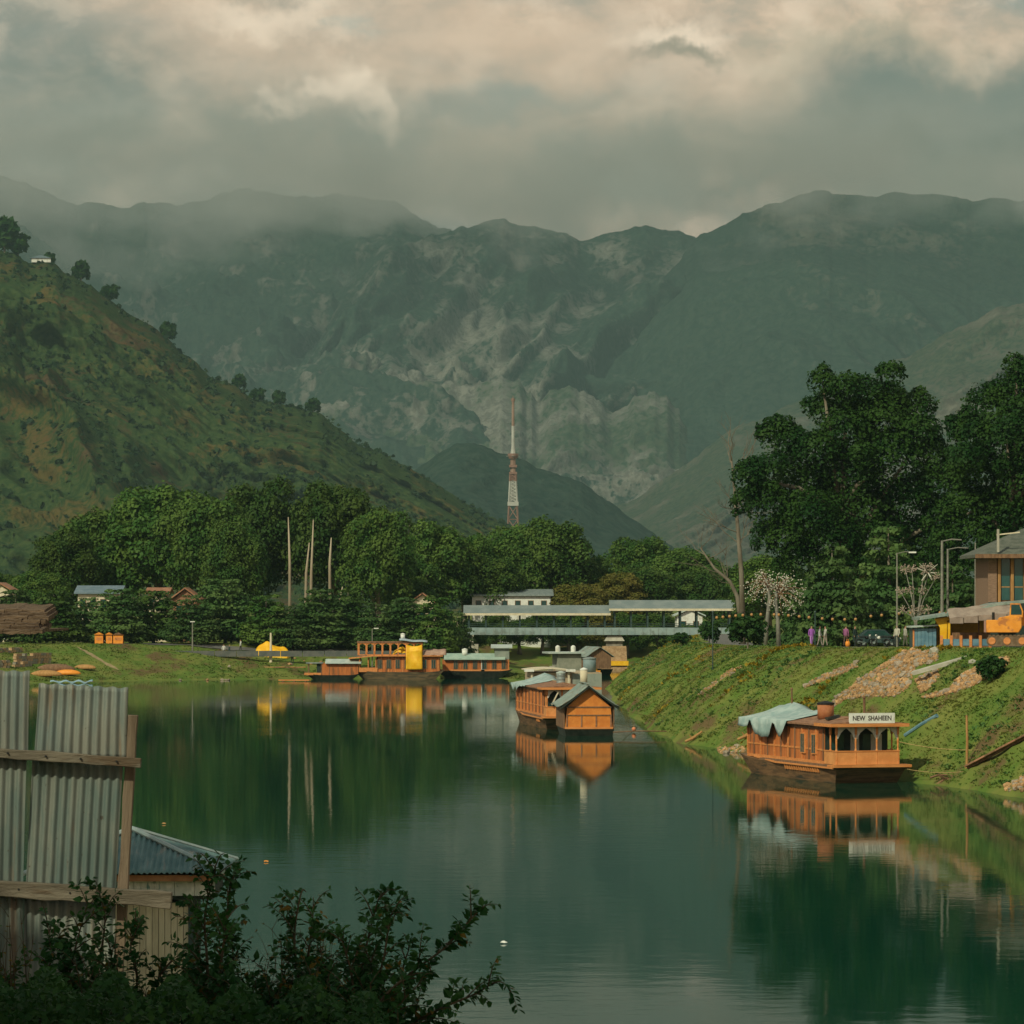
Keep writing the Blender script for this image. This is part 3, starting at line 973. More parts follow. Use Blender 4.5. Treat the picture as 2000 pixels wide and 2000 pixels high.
ROOFB = mat('brown_shingle_roof', (0.20, 0.10, 0.06), (0.32, 0.17, 0.10), scale=3, rough=0.9, bump=0.6)
TARP = mat('pale_blue_tarpaulin', (0.27, 0.37, 0.36), (0.40, 0.48, 0.46), scale=1.6, rough=0.55, bump=0.5, bscale=3.0, spec=0.35)
TIN = mat('grey_green_tin', (0.20, 0.27, 0.24), (0.31, 0.37, 0.33), scale=1.4, rough=0.5, metal=0.25, bump=0.2, col3=(0.22, 0.17, 0.12), scale3=0.9)
TINPALE = mat('pale_tin_roof', (0.40, 0.47, 0.44), (0.52, 0.57, 0.53), scale=0.8, rough=0.5, metal=0.1, bump=0.2)
WHITE = mat('white_paint', (0.70, 0.69, 0.64), (0.80, 0.79, 0.74), scale=2, rough=0.7, bump=0.1, col3=(0.52, 0.49, 0.42), scale3=0.6)
CREAM = mat('cream_paint', (0.58, 0.50, 0.36), (0.70, 0.61, 0.46), scale=1.5, rough=0.8, bump=0.2)
GLASS = mat('dark_teal_glass', (0.012, 0.045, 0.045), (0.02, 0.065, 0.06), scale=2, rough=0.12, spec=0.6)
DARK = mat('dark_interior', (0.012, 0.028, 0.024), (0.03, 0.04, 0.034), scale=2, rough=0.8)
CURT = mat('pale_curtain', (0.50, 0.50, 0.46), (0.64, 0.62, 0.57), scale=4, rough=0.9, bump=0.4, stretch=(3, 3, 0.4))
YEL = mat('yellow_tarpaulin', (0.78, 0.40, 0.012), (0.86, 0.50, 0.03), scale=2, rough=0.5, bump=0.5, bscale=2.5, spec=0.3)
ORANGE = mat('orange_paint', (0.75, 0.26, 0.03), (0.82, 0.32, 0.05), scale=3, rough=0.5)
STEEL = mat('grey_steel', (0.23, 0.27, 0.27), (0.32, 0.36, 0.35), scale=2, rough=0.5, metal=0.3)
STEELDK = mat('dark_painted_steel', (0.025, 0.05, 0.05), (0.045, 0.075, 0.07), scale=2, rough=0.5)
STONE = mat('tan_stone_masonry', (0.32, 0.20, 0.11), (0.46, 0.31, 0.18), scale=2.4, rough=0.95, bump=0.8, bscale=4)
STONEDK = mat('grey_stone', (0.17, 0.155, 0.13), (0.28, 0.25, 0.20), scale=1.2, rough=0.95, bump=0.8)
BLACK = mat('black_rubber', (0.012, 0.012, 0.012), rough=0.6)
BLUE = mat('faded_blue_paint', (0.10, 0.20, 0.27), (0.16, 0.27, 0.33), scale=2, rough=0.6)
CONC = mat('pale_concrete', (0.36, 0.33, 0.27), (0.46, 0.43, 0.36), scale=1, rough=0.9, bump=0.4)
ASPH = mat('grey_promenade_paving', (0.11, 0.105, 0.10), (0.16, 0.15, 0.14), scale=0.7, rough=0.9, bump=0.3)
ROPE = mat('hemp_rope', (0.38, 0.27, 0.11), (0.46, 0.34, 0.15), scale=8, rough=0.95)

# ------------------------------------------------------------------ the covered footbridge
BY = 600.0
k = BY / F
bz = lambda py: CAMZ + (HY - py) * k
bx = lambda px: (px - 1000) * k
br = thing('covered_footbridge', 'grey covered footbridge with two pitched roofs crossing the river on a stone pier', 'bridge', (bx(912), BY, 0))
X0 = bx(912)
W_ = 4.2                                   # deck width
b = MB()
b.box((0, 0, bz(1240)), (bx(1425) - X0, 0.35, bz(1226)))
b.box((0, W_ - .35, bz(1240)), (bx(1425) - X0, W_, bz(1226)))
gd = b.build('girder', mat('bridge_girder_paint', (0.22, 0.29, 0.30), (0.29, 0.36, 0.36), scale=0.6, rough=0.6, bump=0.1, col3=(0.17, 0.20, 0.19), scale3=0.5), br)
sm = MB().box((0.4, -0.05, bz(1239)), (0.47, 0.01, bz(1227))).mesh('stiffener', STEEL)
for j in range(34):
    link('stiffener', sm, gd, (j * 1.15, 0, 0))
MB().box((0.1, 0.36, bz(1236)), (bx(1425) - X0 - .1, W_ - .36, bz(1233))).build('deck', BROWN, br)
r1, r2 = MB(), MB()
for (a, c, ye, yt, nm) in [(905, 1192, 1199, 1186, 'left'), (1190, 1436, 1190, 1176, 'right')]:
    xa, xc = bx(a) - X0, bx(c) - X0
    ze, zt = bz(ye), bz(yt)
    m_ = MB()
    mid = W_ / 2
    m_.prism([(xa, -0.7, ze), (xa, mid, zt + 0.15), (xa, W_ + .7, ze), (xa, W_ + .7, ze + .12), (xa, mid, zt + .3), (xa, -0.7, ze + .12)], (xc - xa, 0, 0))
    rf = m_.build('roof', mat('grey_bridge_roof_sheet', (0.17, 0.205, 0.205), (0.22, 0.25, 0.245), scale=0.5, rough=0.55, bump=0.15, wave=('X', 0.5)), br)
    MB().box((xa - .05, -0.78, ze - .22), (xc + .05, -0.71, ze + .1)).build('fascia', CREAM, rf)
    MB().box((xa - .05, W_ + .71, ze - .22), (xc + .05, W_ + .78, ze + .1)).build('fascia', CREAM, rf)
    n = 9 if nm == 'left' else 8
    for j in range(n):
        x = xa + 0.8 + (xc - xa - 1.6) * j / (n - 1)
        for y in (0.15, W_ - .15):
            MB().box((x - .13, y - .13, bz(1226)), (x + .13, y + .13, ze + .25)).build('column', STEELDK, br)
for y in (0.1, W_ - .1):
    m_ = MB()
    for z in (1226, 1222.5, 1219):
        m_.box((0, y - .03, bz(z) + .02), (bx(1425) - X0, y + .03, bz(z) + .08))
    m_.build('railing', STEELDK, br)
# pier: tapered stone shaft under a pale cap
pr = thing('bridge_pier', 'tan stone bridge pier with tapered shaft under the footbridge', 'pier', (bx(1200), BY + W_ / 2, 0))
m_ = MB()
hw0, hw1, dz = 2.0, 1.75, 2.2
zt = bz(1262)
m_.add([(-hw0, -dz, -2), (hw0, -dz, -2), (hw0, dz, -2), (-hw0, dz, -2), (-hw1, -dz * .8, zt), (hw1, -dz * .8, zt), (hw1, dz * .8, zt), (-hw1, dz * .8, zt)],
       [(0, 3, 2, 1), (4, 5, 6, 7), (0, 1, 5, 4), (1, 2, 6, 5), (2, 3, 7, 6), (3, 0, 4, 7)])
m_.build('shaft', STONE, pr)
MB().box((-1.2, -1.5, zt), (1.2, 1.5, bz(1252))).build('neck', STONEDK, pr)
m_ = MB()
m_.add([(-1.5, -2, bz(1252)), (1.5, -2, bz(1252)), (1.5, 2, bz(1252)), (-1.5, 2, bz(1252)), (-1.0, -1.5, bz(1241)), (1.0, -1.5, bz(1241)), (1.0, 1.5, bz(1241)), (-1.0, 1.5, bz(1241))],
       [(0, 3, 2, 1), (4, 5, 6, 7), (0, 1, 5, 4), (1, 2, 6, 5), (2, 3, 7, 6), (3, 0, 4, 7)])
m_.build('cap', CONC, pr)
MB().box((-hw0 - .06, -dz - .05, bz(1300)), (hw0 + .06, dz + .05, bz(1291))).build('painted_band', YEL, pr)
# left abutment with its stepped walls
ab = thing('bridge_abutment', 'stepped pale stone abutment at the left end of the footbridge', 'abutment', (bx(905), BY, 0))
for j, (x0, x1, z1, y0) in enumerate([(-4.5, 1.5, bz(1240), -1.0), (-7.5, 0.5, bz(1250), -2.4), (-3.0, 2.2, bz(1258), -3.6)]):
    MB().box((x0, y0, 0.5), (x1, 6, z1)).build('wall', [CONC, STONE, CONC][j], ab)

# ------------------------------------------------------------------ houses among the trees
def house(name, label, px0, px1, y_eave, y_ridge, Y, wallm, roofm, depth=7, gable_front=False, wins=3, cat='house', over=0.5):
    x0, x1 = (px0 - 1000) * Y / F, (px1 - 1000) * Y / F
    xm = (x0 + x1) / 2
    g = hz(xm, Y)
    t = thing(name, label, cat, (xm, Y, g))
    w = (x1 - x0) / 2
    ze, zr = CAMZ + (HY - y_eave) * Y / F - g, CAMZ + (HY - y_ridge) * Y / F - g
    wl = MB().box((-w, 0, -0.5), (w, depth, ze)).build('wall', wallm, t)
    m_ = MB()
    if gable_front:
        m_.prism([(-w - over, -over, ze), (0, -over, zr), (w + over, -over, ze), (w + over, -over, ze + .2), (0, -over, zr + .2), (-w - over, -over, ze + .2)], (0, depth + 2 * over, 0))
        MB().prism([(-w, 0, ze + .003), (w, 0, ze + .003), (0, 0, zr - .1)], (0, .2, 0)).build('gable', wallm, t)
    else:
        md = depth / 2
        m_.prism([(-w - over, -over, ze), (-w - over, md, zr), (-w - over, depth + over, ze), (-w - over, depth + over, ze + .2), (-w - over, md, zr + .2), (-w - over, -over, ze + .2)], (2 * w + 2 * over, 0, 0))
        for sx in (-w, w - .2):
            MB().prism([(sx, 0, ze + .003), (sx, depth, ze + .003), (sx, md, zr - .1)], (.2, 0, 0)).build('gable', wallm, t)
    m_.build('roof', roofm, t)
    for j in range(wins):
        x = -w + (j + .5) * 2 * w / wins
        wn = MB().box((x - .45, -.04, ze - 1.9), (x + .45, .03, ze - .7)).build('window', BROWN, t)
        MB().box((x - .36, -.06, ze - 1.82), (x + .36, -.045, ze - .78)).build('pane', GLASS, wn)
    return t


RUST = mat('red_brown_roof_sheet', (0.30, 0.14, 0.08), (0.40, 0.20, 0.12), scale=1, rough=0.7, bump=0.2)
BLUER = mat('slate_blue_roof_sheet', (0.12, 0.17, 0.21), (0.17, 0.22, 0.26), scale=1, rough=0.6)
house('white_house', 'long white house with shallow grey roof showing above the bridge', 922, 1075, 1164, 1153, 640, WHITE, STEEL, 10, wins=6)
house('white_house', 'small white gabled house seen through the right bay of the bridge', 1322, 1372, 1204, 1190, 625, WHITE, TINPALE, 7, True, 2)
house('brown_house', 'brown gabled house half hidden among the promenade trees', 338, 385, 1172, 1150, 570, ROOFB, RUST, 7, True, 2)
house('blue_roofed_house', 'house with slate blue roof and small chimney at the left of the grove', 152, 232, 1160, 1146, 572, CREAM, BLUER, 8, wins=4)
house('brown_house', 'low brown roofed house left of the gabled one, deep in the trees', 290, 325, 1160, 1150, 575, CREAM, RUST, 7, wins=2)
house('tan_house', 'tan walled house half seen among trees left of the bridge', 800, 850, 1182, 1160, 600, CREAM, RUST, 7, True, 3)
house('tan_house', 'tan house at the far left edge behind trees', -20, 18, 1155, 1140, 572, CREAM, RUST, 7, True, 2)
# the hut on the hill top and the tower in the valley
c = int(np.argmin(np.abs(hPX[159] - 80)))
hh = thing('hilltop_hut', 'tiny pale hut on the crest of the left hill', 'hut', (hX[159, c], hY[159, c] - 3, hZ[159, c] - 1.0))
MB().box((-7, -3, 0), (7, 3, 3.0)).build('wall', WHITE, hh)
MB().prism([(-8, -4, 3), (8, -4, 3), (0, -4, 5.4)], (0, 8, 0)).build('roof', BLUER, hh)

TY = 3000.0
tz = lambda py: CAMZ + (HY - py) * TY / F
tw = thing('television_tower', 'tall slender red and white television tower standing in the valley', 'tower', ((1002 - 1000) * TY / F, TY, 0))
TRED = mat('tower_red_paint', (0.23, 0.13, 0.10), (0.28, 0.165, 0.13), scale=0.2, rough=0.7)
TWHT = mat('tower_white_paint', (0.42, 0.41, 0.38), (0.50, 0.49, 0.45), scale=0.2, rough=0.7)


def lattice(z0, z1, w0, w1, material, nm, bays, leg=0.42):
    m_ = MB()
    for j in range(bays):
        a, c_ = j / bays, (j + 1) / bays
        wa, wc, za, zc = w0 + (w1 - w0) * a, w0 + (w1 - w0) * c_, z0 + (z1 - z0) * a, z0 + (z1 - z0) * c_
        Q = lambda w, z: [(-w, -w, z), (w, -w, z), (w, w, z), (-w, w, z)]
        qa, qc = Q(wa, za), Q(wc, zc)
        for i in range(4):
            m_.tube([qa[i], qc[i]], leg, 4)
            m_.tube([qa[i], qc[(i + 1) % 4]], leg * .6, 3)
            m_.tube([qa[(i + 1) % 4], qc[i]], leg * .6, 3)
            m_.tube([qc[i], qc[(i + 1) % 4]], leg * .6, 3)
    return m_.build(nm, material, tw)


lattice(0, tz(988), 7.0, 3.0, TRED, 'leg_section', 8, 0.7)
MB().box((-4, -4, tz(988)), (4, 4, tz(980))).build('gallery', TWHT, tw)
lattice(tz(980), tz(940), 2.9, 2.1, TWHT, 'white_section', 6, 0.8)
lattice(tz(940), tz(926), 2.1, 2.0, TRED, 'red_section', 2, 0.9)
for a, c_ in ((926, 922), (913, 908)):
    MB().box((-2.9, -2.9, tz(a)), (2.9, 2.9, tz(c_))).build('gallery', TRED, tw)
MB().lathe((0, 0, 0), [(2.0, tz(926)), (2.0, tz(896))], 8).build('antenna_drum', mat('tower_rust_paint', (0.27, 0.17, 0.13), (0.33, 0.22, 0.17), scale=0.3), tw)
MB().lathe((0, 0, 0), [(3.0, tz(896)), (3.9, tz(890)), (3.9, tz(886)), (1.6, tz(886))], 12).build('platform', TRED, tw)
for x, y in ((4.1, 0), (-4.1, -1), (0, -4.1)):
    MB().lathe((x, y, tz(892)), [(0.2, 0), (1.0, .3), (1.0, .5)], 8).build('dish', TWHT, tw)
MB().lathe((0, 0, 0), [(1.9, tz(886)), (1.2, tz(870)), (1.1, tz(832))], 8).build('white_mast', TWHT, tw)
MB().lathe((0, 0, 0), [(1.1, tz(832)), (0.95, tz(784))], 8).build('rust_mast', mat('tower_rust_paint', (0.42, 0.20, 0.14)), tw)
MB().lathe((0, 0, 0), [(1.4, tz(784)), (1.4, tz(778)), (0.3, tz(778)), (0.2, tz(773))], 8).build('mast_head', TRED, tw)

# shrubs and low trees that stand between the bridge and the houses
for k_, (px, top, hw, Y, v) in enumerate([(925, 1205, 26, 618, 4), (968, 1196, 30, 626, 1), (1015, 1204, 34, 632, 4), (1060, 1190, 34, 634, 0), (1110, 1196, 36, 637, 4), (1165, 1190, 40, 638, 5), (1225, 1195, 40, 640, 1), (1285, 1192, 40, 638, 4), (1345, 1212, 34, 620, 0), (1400, 1200, 34, 622, 3)]):
    g = ground_at(px, Y)
    Ht = CAMZ + (HY - top) * Y / F - g.z
    s_ = hw * 1.2 * Y / F / 7.0
    dup(protos[v], g, k_ * 1.9, f'low leafy tree seen through the bridge bays, {ORD[k_]} from the left', 'low trees behind the bridge', scale=(s_, s_, Ht / 20.0))


# ------------------------------------------------------------------ houseboats
def hull_mb(L0, L1, hw, zd, zb=-0.25, rake0=1.2, rake1=1.6, sheer0=0.15, sheer1=0.3, taper1=0.55, flare=0.84, n=14):
    """Flat bottomed hull along local y from L0 to L1, half width hw at the deck zd."""
    m_ = MB()
    rows = []
    for i in range(n + 1):
        t = i / n
        y = L0 + (L1 - L0) * t
        w = hw * (1 - (1 - taper1) * max(0, (t - 0.70) / 0.30) ** 1.8) * (1 - 0.06 * max(0, (0.12 - t) / 0.12))
        z = zd + sheer0 * max(0, (0.2 - t) / 0.2) ** 2 + sheer1 * max(0, (t - 0.65) / 0.35) ** 2
        yb = (L0 + rake0) + (L1 - rake1 - L0 - rake0) * t
        rows.append([(-w, y, z), (-w * flare, yb, zb), (w * flare, yb, zb), (w, y, z)])
    for r_ in rows:
        m_.v += r_
    for i in range(n):
        a, c_ = i * 4, i * 4 + 4
        for q in range(3):
            m_.f.append((a + q, a + q + 1, c_ + q + 1, c_ + q))
            m_.m.append(0)
        m_.f.append((a + 3, a, c_, c_ + 3))
        m_.m.append(0)
    m_.f += [(0, 3, 2, 1), (n * 4, n * 4 + 1, n * 4 + 2, n * 4 + 3)]
    m_.m += [0, 0]
    return m_


def win(t, x, y, z0, z1, w, side=-1, frame=None):
    """Narrow double casement set in a side wall at local x (side -1 is left)."""
    f = MB()
    f.box((x - .05, y - w / 2 - .07, z0 - .07), (x + .05, y + w / 2 + .07, z1 + .07))
    o = f.build('window', frame or TRIM, t)
    for j in (-1, 1):
        q = y + j * w / 4
        MB().box((x + side * .052 - .01, q - w / 4 + .04, z0), (x + side * .052 + .01, q + w / 4 - .04, z1)).build('pane', GLASS, o)
    return o


def houseboat(label, loc, yaw, L, hw, opt):
    t = thing('houseboat', label, 'houseboat', loc, yaw, 'wooden houseboats moored on the river')
    zd, ze = 1.0, 3.12
    pd = 1.8                                # porch depth
    h = hull_mb(-0.75, L + 1.5, hw + .34, zd - .12, taper1=.82, sheer1=.2).build('hull', HULLBR, t)
    # bottom strakes, proud of the hull
    s = MB()
    for sx in (-1, 1):
        s.tube([(sx * (hw + .37), -.6, zd - .16), (sx * (hw + .38), L * .6, zd - .16), (sx * (hw + .1), L * .9, zd + .02)], .06, 5)
    s.build('rubbing_strake', TRIM, h)
    dk = MB().box((-hw - .42, -0.8, zd - .12), (hw + .42, 0.2, zd + .02))
    dk.build('front_deck', TRIM, t)
    MB().box((-hw - .30, 0.2, zd - .118), (hw + .30, L * .8, zd)).build('deck', BROWN, t)
    for j in range(opt.get('brackets', 15)):
        y = 1.9 + j * .38
        MB().prism([(-hw - .38, y, zd - .14), (-hw - .31, y, zd - .14), (-hw - .24, y, zd - .48), (-hw - .30, y, zd - .48)], (0, .17, 0)).build('bracket', TRIM, h)
    # cabin
    cb = MB().box((-hw, pd, zd), (hw, L, ze)).build('cabin', WOODY, t)
    for z0, z1 in ((zd, zd + .16), (zd + .72, zd + .82), (ze - .22, ze - .02)):
        MB().box((-hw - .035, pd - .01, z0), (-hw + .02, L + .01, z1)).build('side_rail', TRIM if z0 < 2 else BROWN, cb)
    npil = int((L - pd) / 1.15)
    for j in range(npil + 1):
        y = pd + .06 + (L - pd - .12) * j / npil
        MB().box((-hw - .06, y - .05, zd + .16), (-hw + .02, y + .05, ze - .22)).build('pilaster', TRIM if j % 2 else BROWN, cb)
    for y in opt.get('wins', (3.2, 5.0)):
        win(cb, -hw - .04, y, zd + .55, ze - .55, .62)
    for y in opt.get('wins', ()):
        win(cb, hw + .04, y, zd + .55, ze - .55, .62, 1)
    # end wall of the porch with door and curtained windows
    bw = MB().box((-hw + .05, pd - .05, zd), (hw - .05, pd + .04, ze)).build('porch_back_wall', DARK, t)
    for (x0, x1, m_) in opt.get('back', ((-1.45, -.75, GLASS), (-.35, .15, CURT), (.35, .8, GLASS), (.85, 1.5, CURT))):
        MB().box((x0, pd - .09, zd + .35), (x1, pd - .055, ze - .5)).build('door_panel', m_, bw)
    # porch
    for (x0, x1, y0, y1) in ((-hw, hw, 0, .09), (-hw, -hw + .09, .09, pd), (hw - .09, hw, .09, pd)):
        pn = MB().box((x0, y0, zd + .02), (x1, y1, zd + .72)).build('balustrade', mat('porch_panel_boards', (0.56, 0.24, 0.08), (0.68, 0.31, 0.11), scale=1.2, rough=0.65, bump=0.3), t)
        MB().box((x0 - .03, y0 - .03, zd + .72), (x1 + .03, y1 + .03, zd + .78)).build('handrail', TRIM, pn)
    xs = [-hw + .07, -hw * .36, hw * .30, hw - .07]
    posts = [(x, .06) for x in xs] + [(-hw + .07, pd * .55), (hw - .07, pd * .55)]
    for (x, y) in posts:
        MB().lathe((x, y, 0), [(.075, zd + .02), (.075, zd + .80), (.045, zd + .88), (.06, zd + 1.3), (.04, zd + 1.62), (.085, zd + 1.7), (.085, ze)], 8).build('post', TRIM, t)
    for a, c_ in zip(xs[:-1], xs[1:]):      # carved arch boards between the posts
        mid = (a + c_) / 2
        v = MB()
        v.prism([(a, .03, ze), (a, .03, ze - .72), (a + .10, .03, ze - .66), (a + .26, .03, ze - .36), (mid - .05, .03, ze - .12), (mid + .05, .03, ze - .12), (c_ - .26, .03, ze - .36), (c_ - .10, .03, ze - .66), (c_, .03, ze - .72), (c_, .03, ze)], (0, .05, 0))
        v.build('arch_board', CURT, t)
    # roofs
    rf = MB()
    y0, y1, o = -.42, pd + .5, hw + .38
    rf.prism([(-o, y0, ze + .02), (o, y0, ze + .02), (o, y0, ze + .17), (0, y0, ze + .36), (-o, y0, ze + .17)], (0, y1 - y0, 0))
    pf = rf.build('porch_roof', ROOFB, t)
    MB().box((-o - .02, y0 - .06, ze - .02), (o + .02, y0 - .005, ze + .16)).build('fascia', TRIM, pf)
    for sx in (-1, 1):
        MB().box((sx * (o + .03) - .025, y0, ze - .02), (sx * (o + .03) + .025, y1, ze + .15)).build('fascia', TRIM, pf)
    mr = MB()
    o = hw + .28
    mr.prism([(-o, pd + .55, ze - .02), (o, pd + .55, ze - .02), (o, pd + .55, ze + .08), (0, pd + .55, ze + .46), (-o, pd + .55, ze + .08)], (0, L - pd - .3, 0))
    mr.build('main_roof', ROOFB, t)
    return t


def tarp_drape(label, boat_loc, yaw, u0, u1, hw, zr, ze, drops, seed, parent_h=None):
    """Sheet lying over the left half of a roof, its lower edge hanging in tongues."""
    rg = random.Random(seed)
    t = MB()
    nu, nv = 28, 10
    def fn(u, v):
        y = u0 + (u1 - u0) * u
        dr = np.interp(u, [d[0] for d in drops], [d[1] for d in drops])
        rid = zr + 0.25 * math.sin(u * 9) * 0.25 + .45 * max(0, 1 - abs(u - .62) * 3)
        if v < .2:
            q = v / .2
            x, z = .9 * (1 - q), rid - .28 * (1 - q)
        elif v < .7:
            q = (v - .2) / .5
            x, z = -q * (hw + .36), rid + (ze + .14 - rid) * q - .07 * math.sin(q * math.pi)
        else:
            q = (v - .7) / .3
            x, z = -(hw + .36) - .10 * q, ze + .14 - dr * q
        return (x + .03 * math.sin(u * 31 + v * 9), y, z + .03 * math.sin(u * 23) + .02 * math.sin(v * 17 + u * 40))
    t.grid(fn, nu, nv)
    o = t.build('tarpaulin', TARP, None, True, boat_loc, yaw)
    md = o.modifiers.new('thickness', 'SOLIDIFY')
    md.thickness = .012
    return tag(o, label, 'tarpaulin')


def at(loc, yaw, x, y, z):
    c_, s_ = math.cos(yaw), math.sin(yaw)
    return (loc[0] + x * c_ - y * s_, loc[1] + x * s_ + y * c_, loc[2] + z)


def water_tank(label, loc, r_, h, body, rim=None, cat='tank', name='water_tank', ribs=0):
    t = thing(name, label, cat, loc)
    prof = [(r_ * .98, 0)]
    for j in range(ribs):
        z = h * (j + .5) / ribs
        prof += [(r_ * .96, z - .06), (r_ * 1.03, z), (r_ * .96, z + .06)]
    prof += [(r_, h)]
    MB().lathe((0, 0, 0), prof, 16).build('drum', body, t, True)
    MB().lathe((0, 0, 0), [(r_ * 1.07, h), (r_ * 1.07, h + .09), (r_ * .75, h + .13), (r_ * .2, h + .2)], 16).build('lid', rim or BLACK, t)
    return t


# --- the named boat on the right
SY = R(16)
SL = (19.62, 226.0, 0.0)
sh = houseboat('orange wooden houseboat with a white name board, moored nearest on the right', SL, SY, 14.6, 1.88, dict(wins=(3.3, 5.1)))
tarp_drape('pale blue tarpaulin draped over the far roof of the houseboat with the name board', SL, SY, 7.0, 15.2, 1.88, 3.75, 3.12, [(0, .2), (.05, .8), (.12, 1.05), (.18, .6), (.235, .0), (.28, .5), (.34, 1.05), (.5, .98), (.62, .95), (.69, .3), (.735, .0), (.79, .45), (.87, .6), (1, .45)], 4)
# name board
bp_ = at(SL, SY, .10, -.36, 3.32)
bd = MB().box((-1.34, -.03, 0), (1.34, .03, .56)).build('name_board', WHITE, None, loc=(.10, -.40, 3.30))
bd.parent = sh
bd['label'] = 'white board lettered NEW SHAHEEN in dark capitals'
cu = bpy.data.curves.new('lettering', 'FONT')
cu.body = 'NEW  SHAHEEN'
cu.size, cu.extrude, cu.align_x, cu.align_y = .37, .004, 'CENTER', 'CENTER'
cu.offset = .006
tmp = bpy.data.objects.new('tmp', cu)
COL.objects.link(tmp)
dg = bpy.context.evaluated_depsgraph_get()
tme = bpy.data.meshes.new_from_object(tmp.evaluated_get(dg))
bpy.data.objects.remove(tmp)
tme.materials.clear()
tme.materials.append(mat('dark_brown_lettering', (0.045, 0.025, 0.02), rough=0.8))
lt = link('lettering', tme, bd, (0, -.040, .27))
lt.rotation_euler = (R(90), 0, 0)
w_ = max(abs(v.co.x) for v in tme.vertices)
lt.scale = (1.13 / w_, 1, 1)
water_tank('rust brown water drum with black lid on the roof near the name board', at(SL, SY, -.75, 4.6, 3.42), .47, .80, mat('rust_brown_drum', (0.34, 0.12, 0.05), (0.42, 0.17, 0.075), scale=2, rough=0.7))
for (x, y, z0, z1, lab, r_) in [(.25, 1.2, 3.45, 4.75, 'brown stovepipe standing behind the white name board', .07), (-.1, 12.0, 3.5, 5.0, 'thin brown pole standing above the pale blue tarpaulin', .05)]:
    o = MB().tube([(0, 0, 0), (.02, 0, (z1 - z0) * .5), (0, 0, z1 - z0)], r_, 8)
    o.lathe((0, 0, z1 - z0 - .12), [(r_ * 1.4, 0), (r_ * 1.6, .06), (r_ * .6, .14)], 8)
    tag(o.build('stovepipe' if r_ > .06 else 'roof_pole', BROWN, None, loc=at(SL, SY, x, y, z0)), lab, 'pipe' if r_ > .06 else 'pole')
sp_ = MB()
for j in range(5):
    sp_.beam((-.3, j * .22, .02 * j), (.5, j * .22 + .8, .03 + .05 * j), .18, .03)
tag(sp_.build('loose_boards', HULLDK, None, loc=at(SL, SY, -1.1, 2.6, 3.42)), 'dark loose boards lying on the roof below the rust brown drum', 'boards')

# --- the pair in midstream
CY_ = R(6.5)
CL = (4.62, 321.0, 0.0)
houseboat('orange houseboat behind the tin gabled boat, its porch half hidden', CL, CY_, 20.5, 1.95, dict(wins=(), brackets=6))
tarp_drape('pale blue tarpaulin on the far roof of the midstream houseboat', CL, CY_, 11, 21.4, 1.95, 3.7, 3.12, [(0, .1), (.3, .15), (.45, .3), (.55, .7), (.62, .2), (.72, .65), (.8, .6), (.88, .1), (1, .2)], 9)
tg = MB()
tg.prism([(0, 0, 0), (.9, .4, .9), (.9, .4, .75), (0, 0, -.15)], (.05, -.1, 0))
tag(MB().beam((0, 0, 0), (.55, .1, 1.1), .09, .09).build('pale_brace', CREAM, None, loc=at(CL, CY_, -1.55, -.25, 1.9)), 'pale slanting brace across the dark porch of the midstream houseboat', 'brace')

GL = (W(1150, 1437)[0], 305.0, 0.0)
gb = thing('gabled_boat', 'orange boarded boat with steep grey green tin gable facing the camera in midstream', 'boat', GL, R(3), 'wooden houseboats moored on the river')
hull_mb(-.5, 9.5, 1.95, .52, flare=.92, rake0=.3, sheer0=0).build('hull', HULLDK, gb)
wl = MB()
wl.prism([(-1.78, 0, .52), (1.78, 0, .52), (1.62, 0, 2.15), (0, 0, 3.62), (-1.62, 0, 2.15)], (0, 8.5, 0))
wl.build('wall', mat('bright_orange_boards', (0.58, 0.185, 0.034), (0.68, 0.245, 0.048), scale=1.5, rough=0.6, bump=0.4, wave=('X', 0.17)), gb)
for sx in (-1, 1):
    MB().box((sx * 1.86 - .06, .1, .55), (sx * 1.86 + .06, 8.4, 2.3)).build('side_board', BROWN, gb)
for (x0, x1, z0, z1) in ((-1.68, 1.68, 2.10, 2.19), (-1.70, 1.70, 1.50, 1.58), (-1.80, 1.80, .50, .66)):
    MB().box((x0, -.05, z0), (x1, -.004, z1)).build('rail', TRIM if z0 < 1 else BROWN, gb)
for x in (-1.64, -.55, .55, 1.64):
    MB().box((x - .05, -.045, .67), (x + .05, -.004, 1.49)).build('batten', ROOFB, gb)
for sx in (-1, 1):
    m_ = MB()
    def fn(u, v, sx=sx):
        d = v
        sag = .10 * math.sin(v * math.pi)
        x = sx * 2.28 * d
        z = 3.78 - 1.66 * d + sag * -1 + .22 * max(0, d - .8)
        rip = .035 * math.sin(u * 9.6 / .26 * 2 * math.pi * .5)
        return (x, -.55 + 9.6 * u, z + rip + .05 * math.sin(u * 7 + v * 3))
    m_.grid(fn, 140, 7)
    ro = m_.build('roof_slope', TIN, gb, True)
    md = ro.modifiers.new('thickness', 'SOLIDIFY')
    md.thickness, md.offset = .03, 1
    MB().beam((0, -.5, 3.66), (sx * 2.2, -.5, 2.02), .05, .12).build('barge_board', HULLDK, ro)
MB().beam((0, -.58, 3.86), (0, 9.1, 3.86), .24, .06).build('ridge_cap', TIN, gb)
water_tank('ribbed grey metal water tank on the roof behind the tin gable', (3.9, 326.5, 3.42), .36, .85, STEEL, TINPALE, ribs=3)
water_tank('cream chimney pot with domed cap above the tin gable', (GL[0] - .25, 312.5, 3.62), .28, 1.15, CREAM, WHITE, 'chimney', 'chimney_pot')
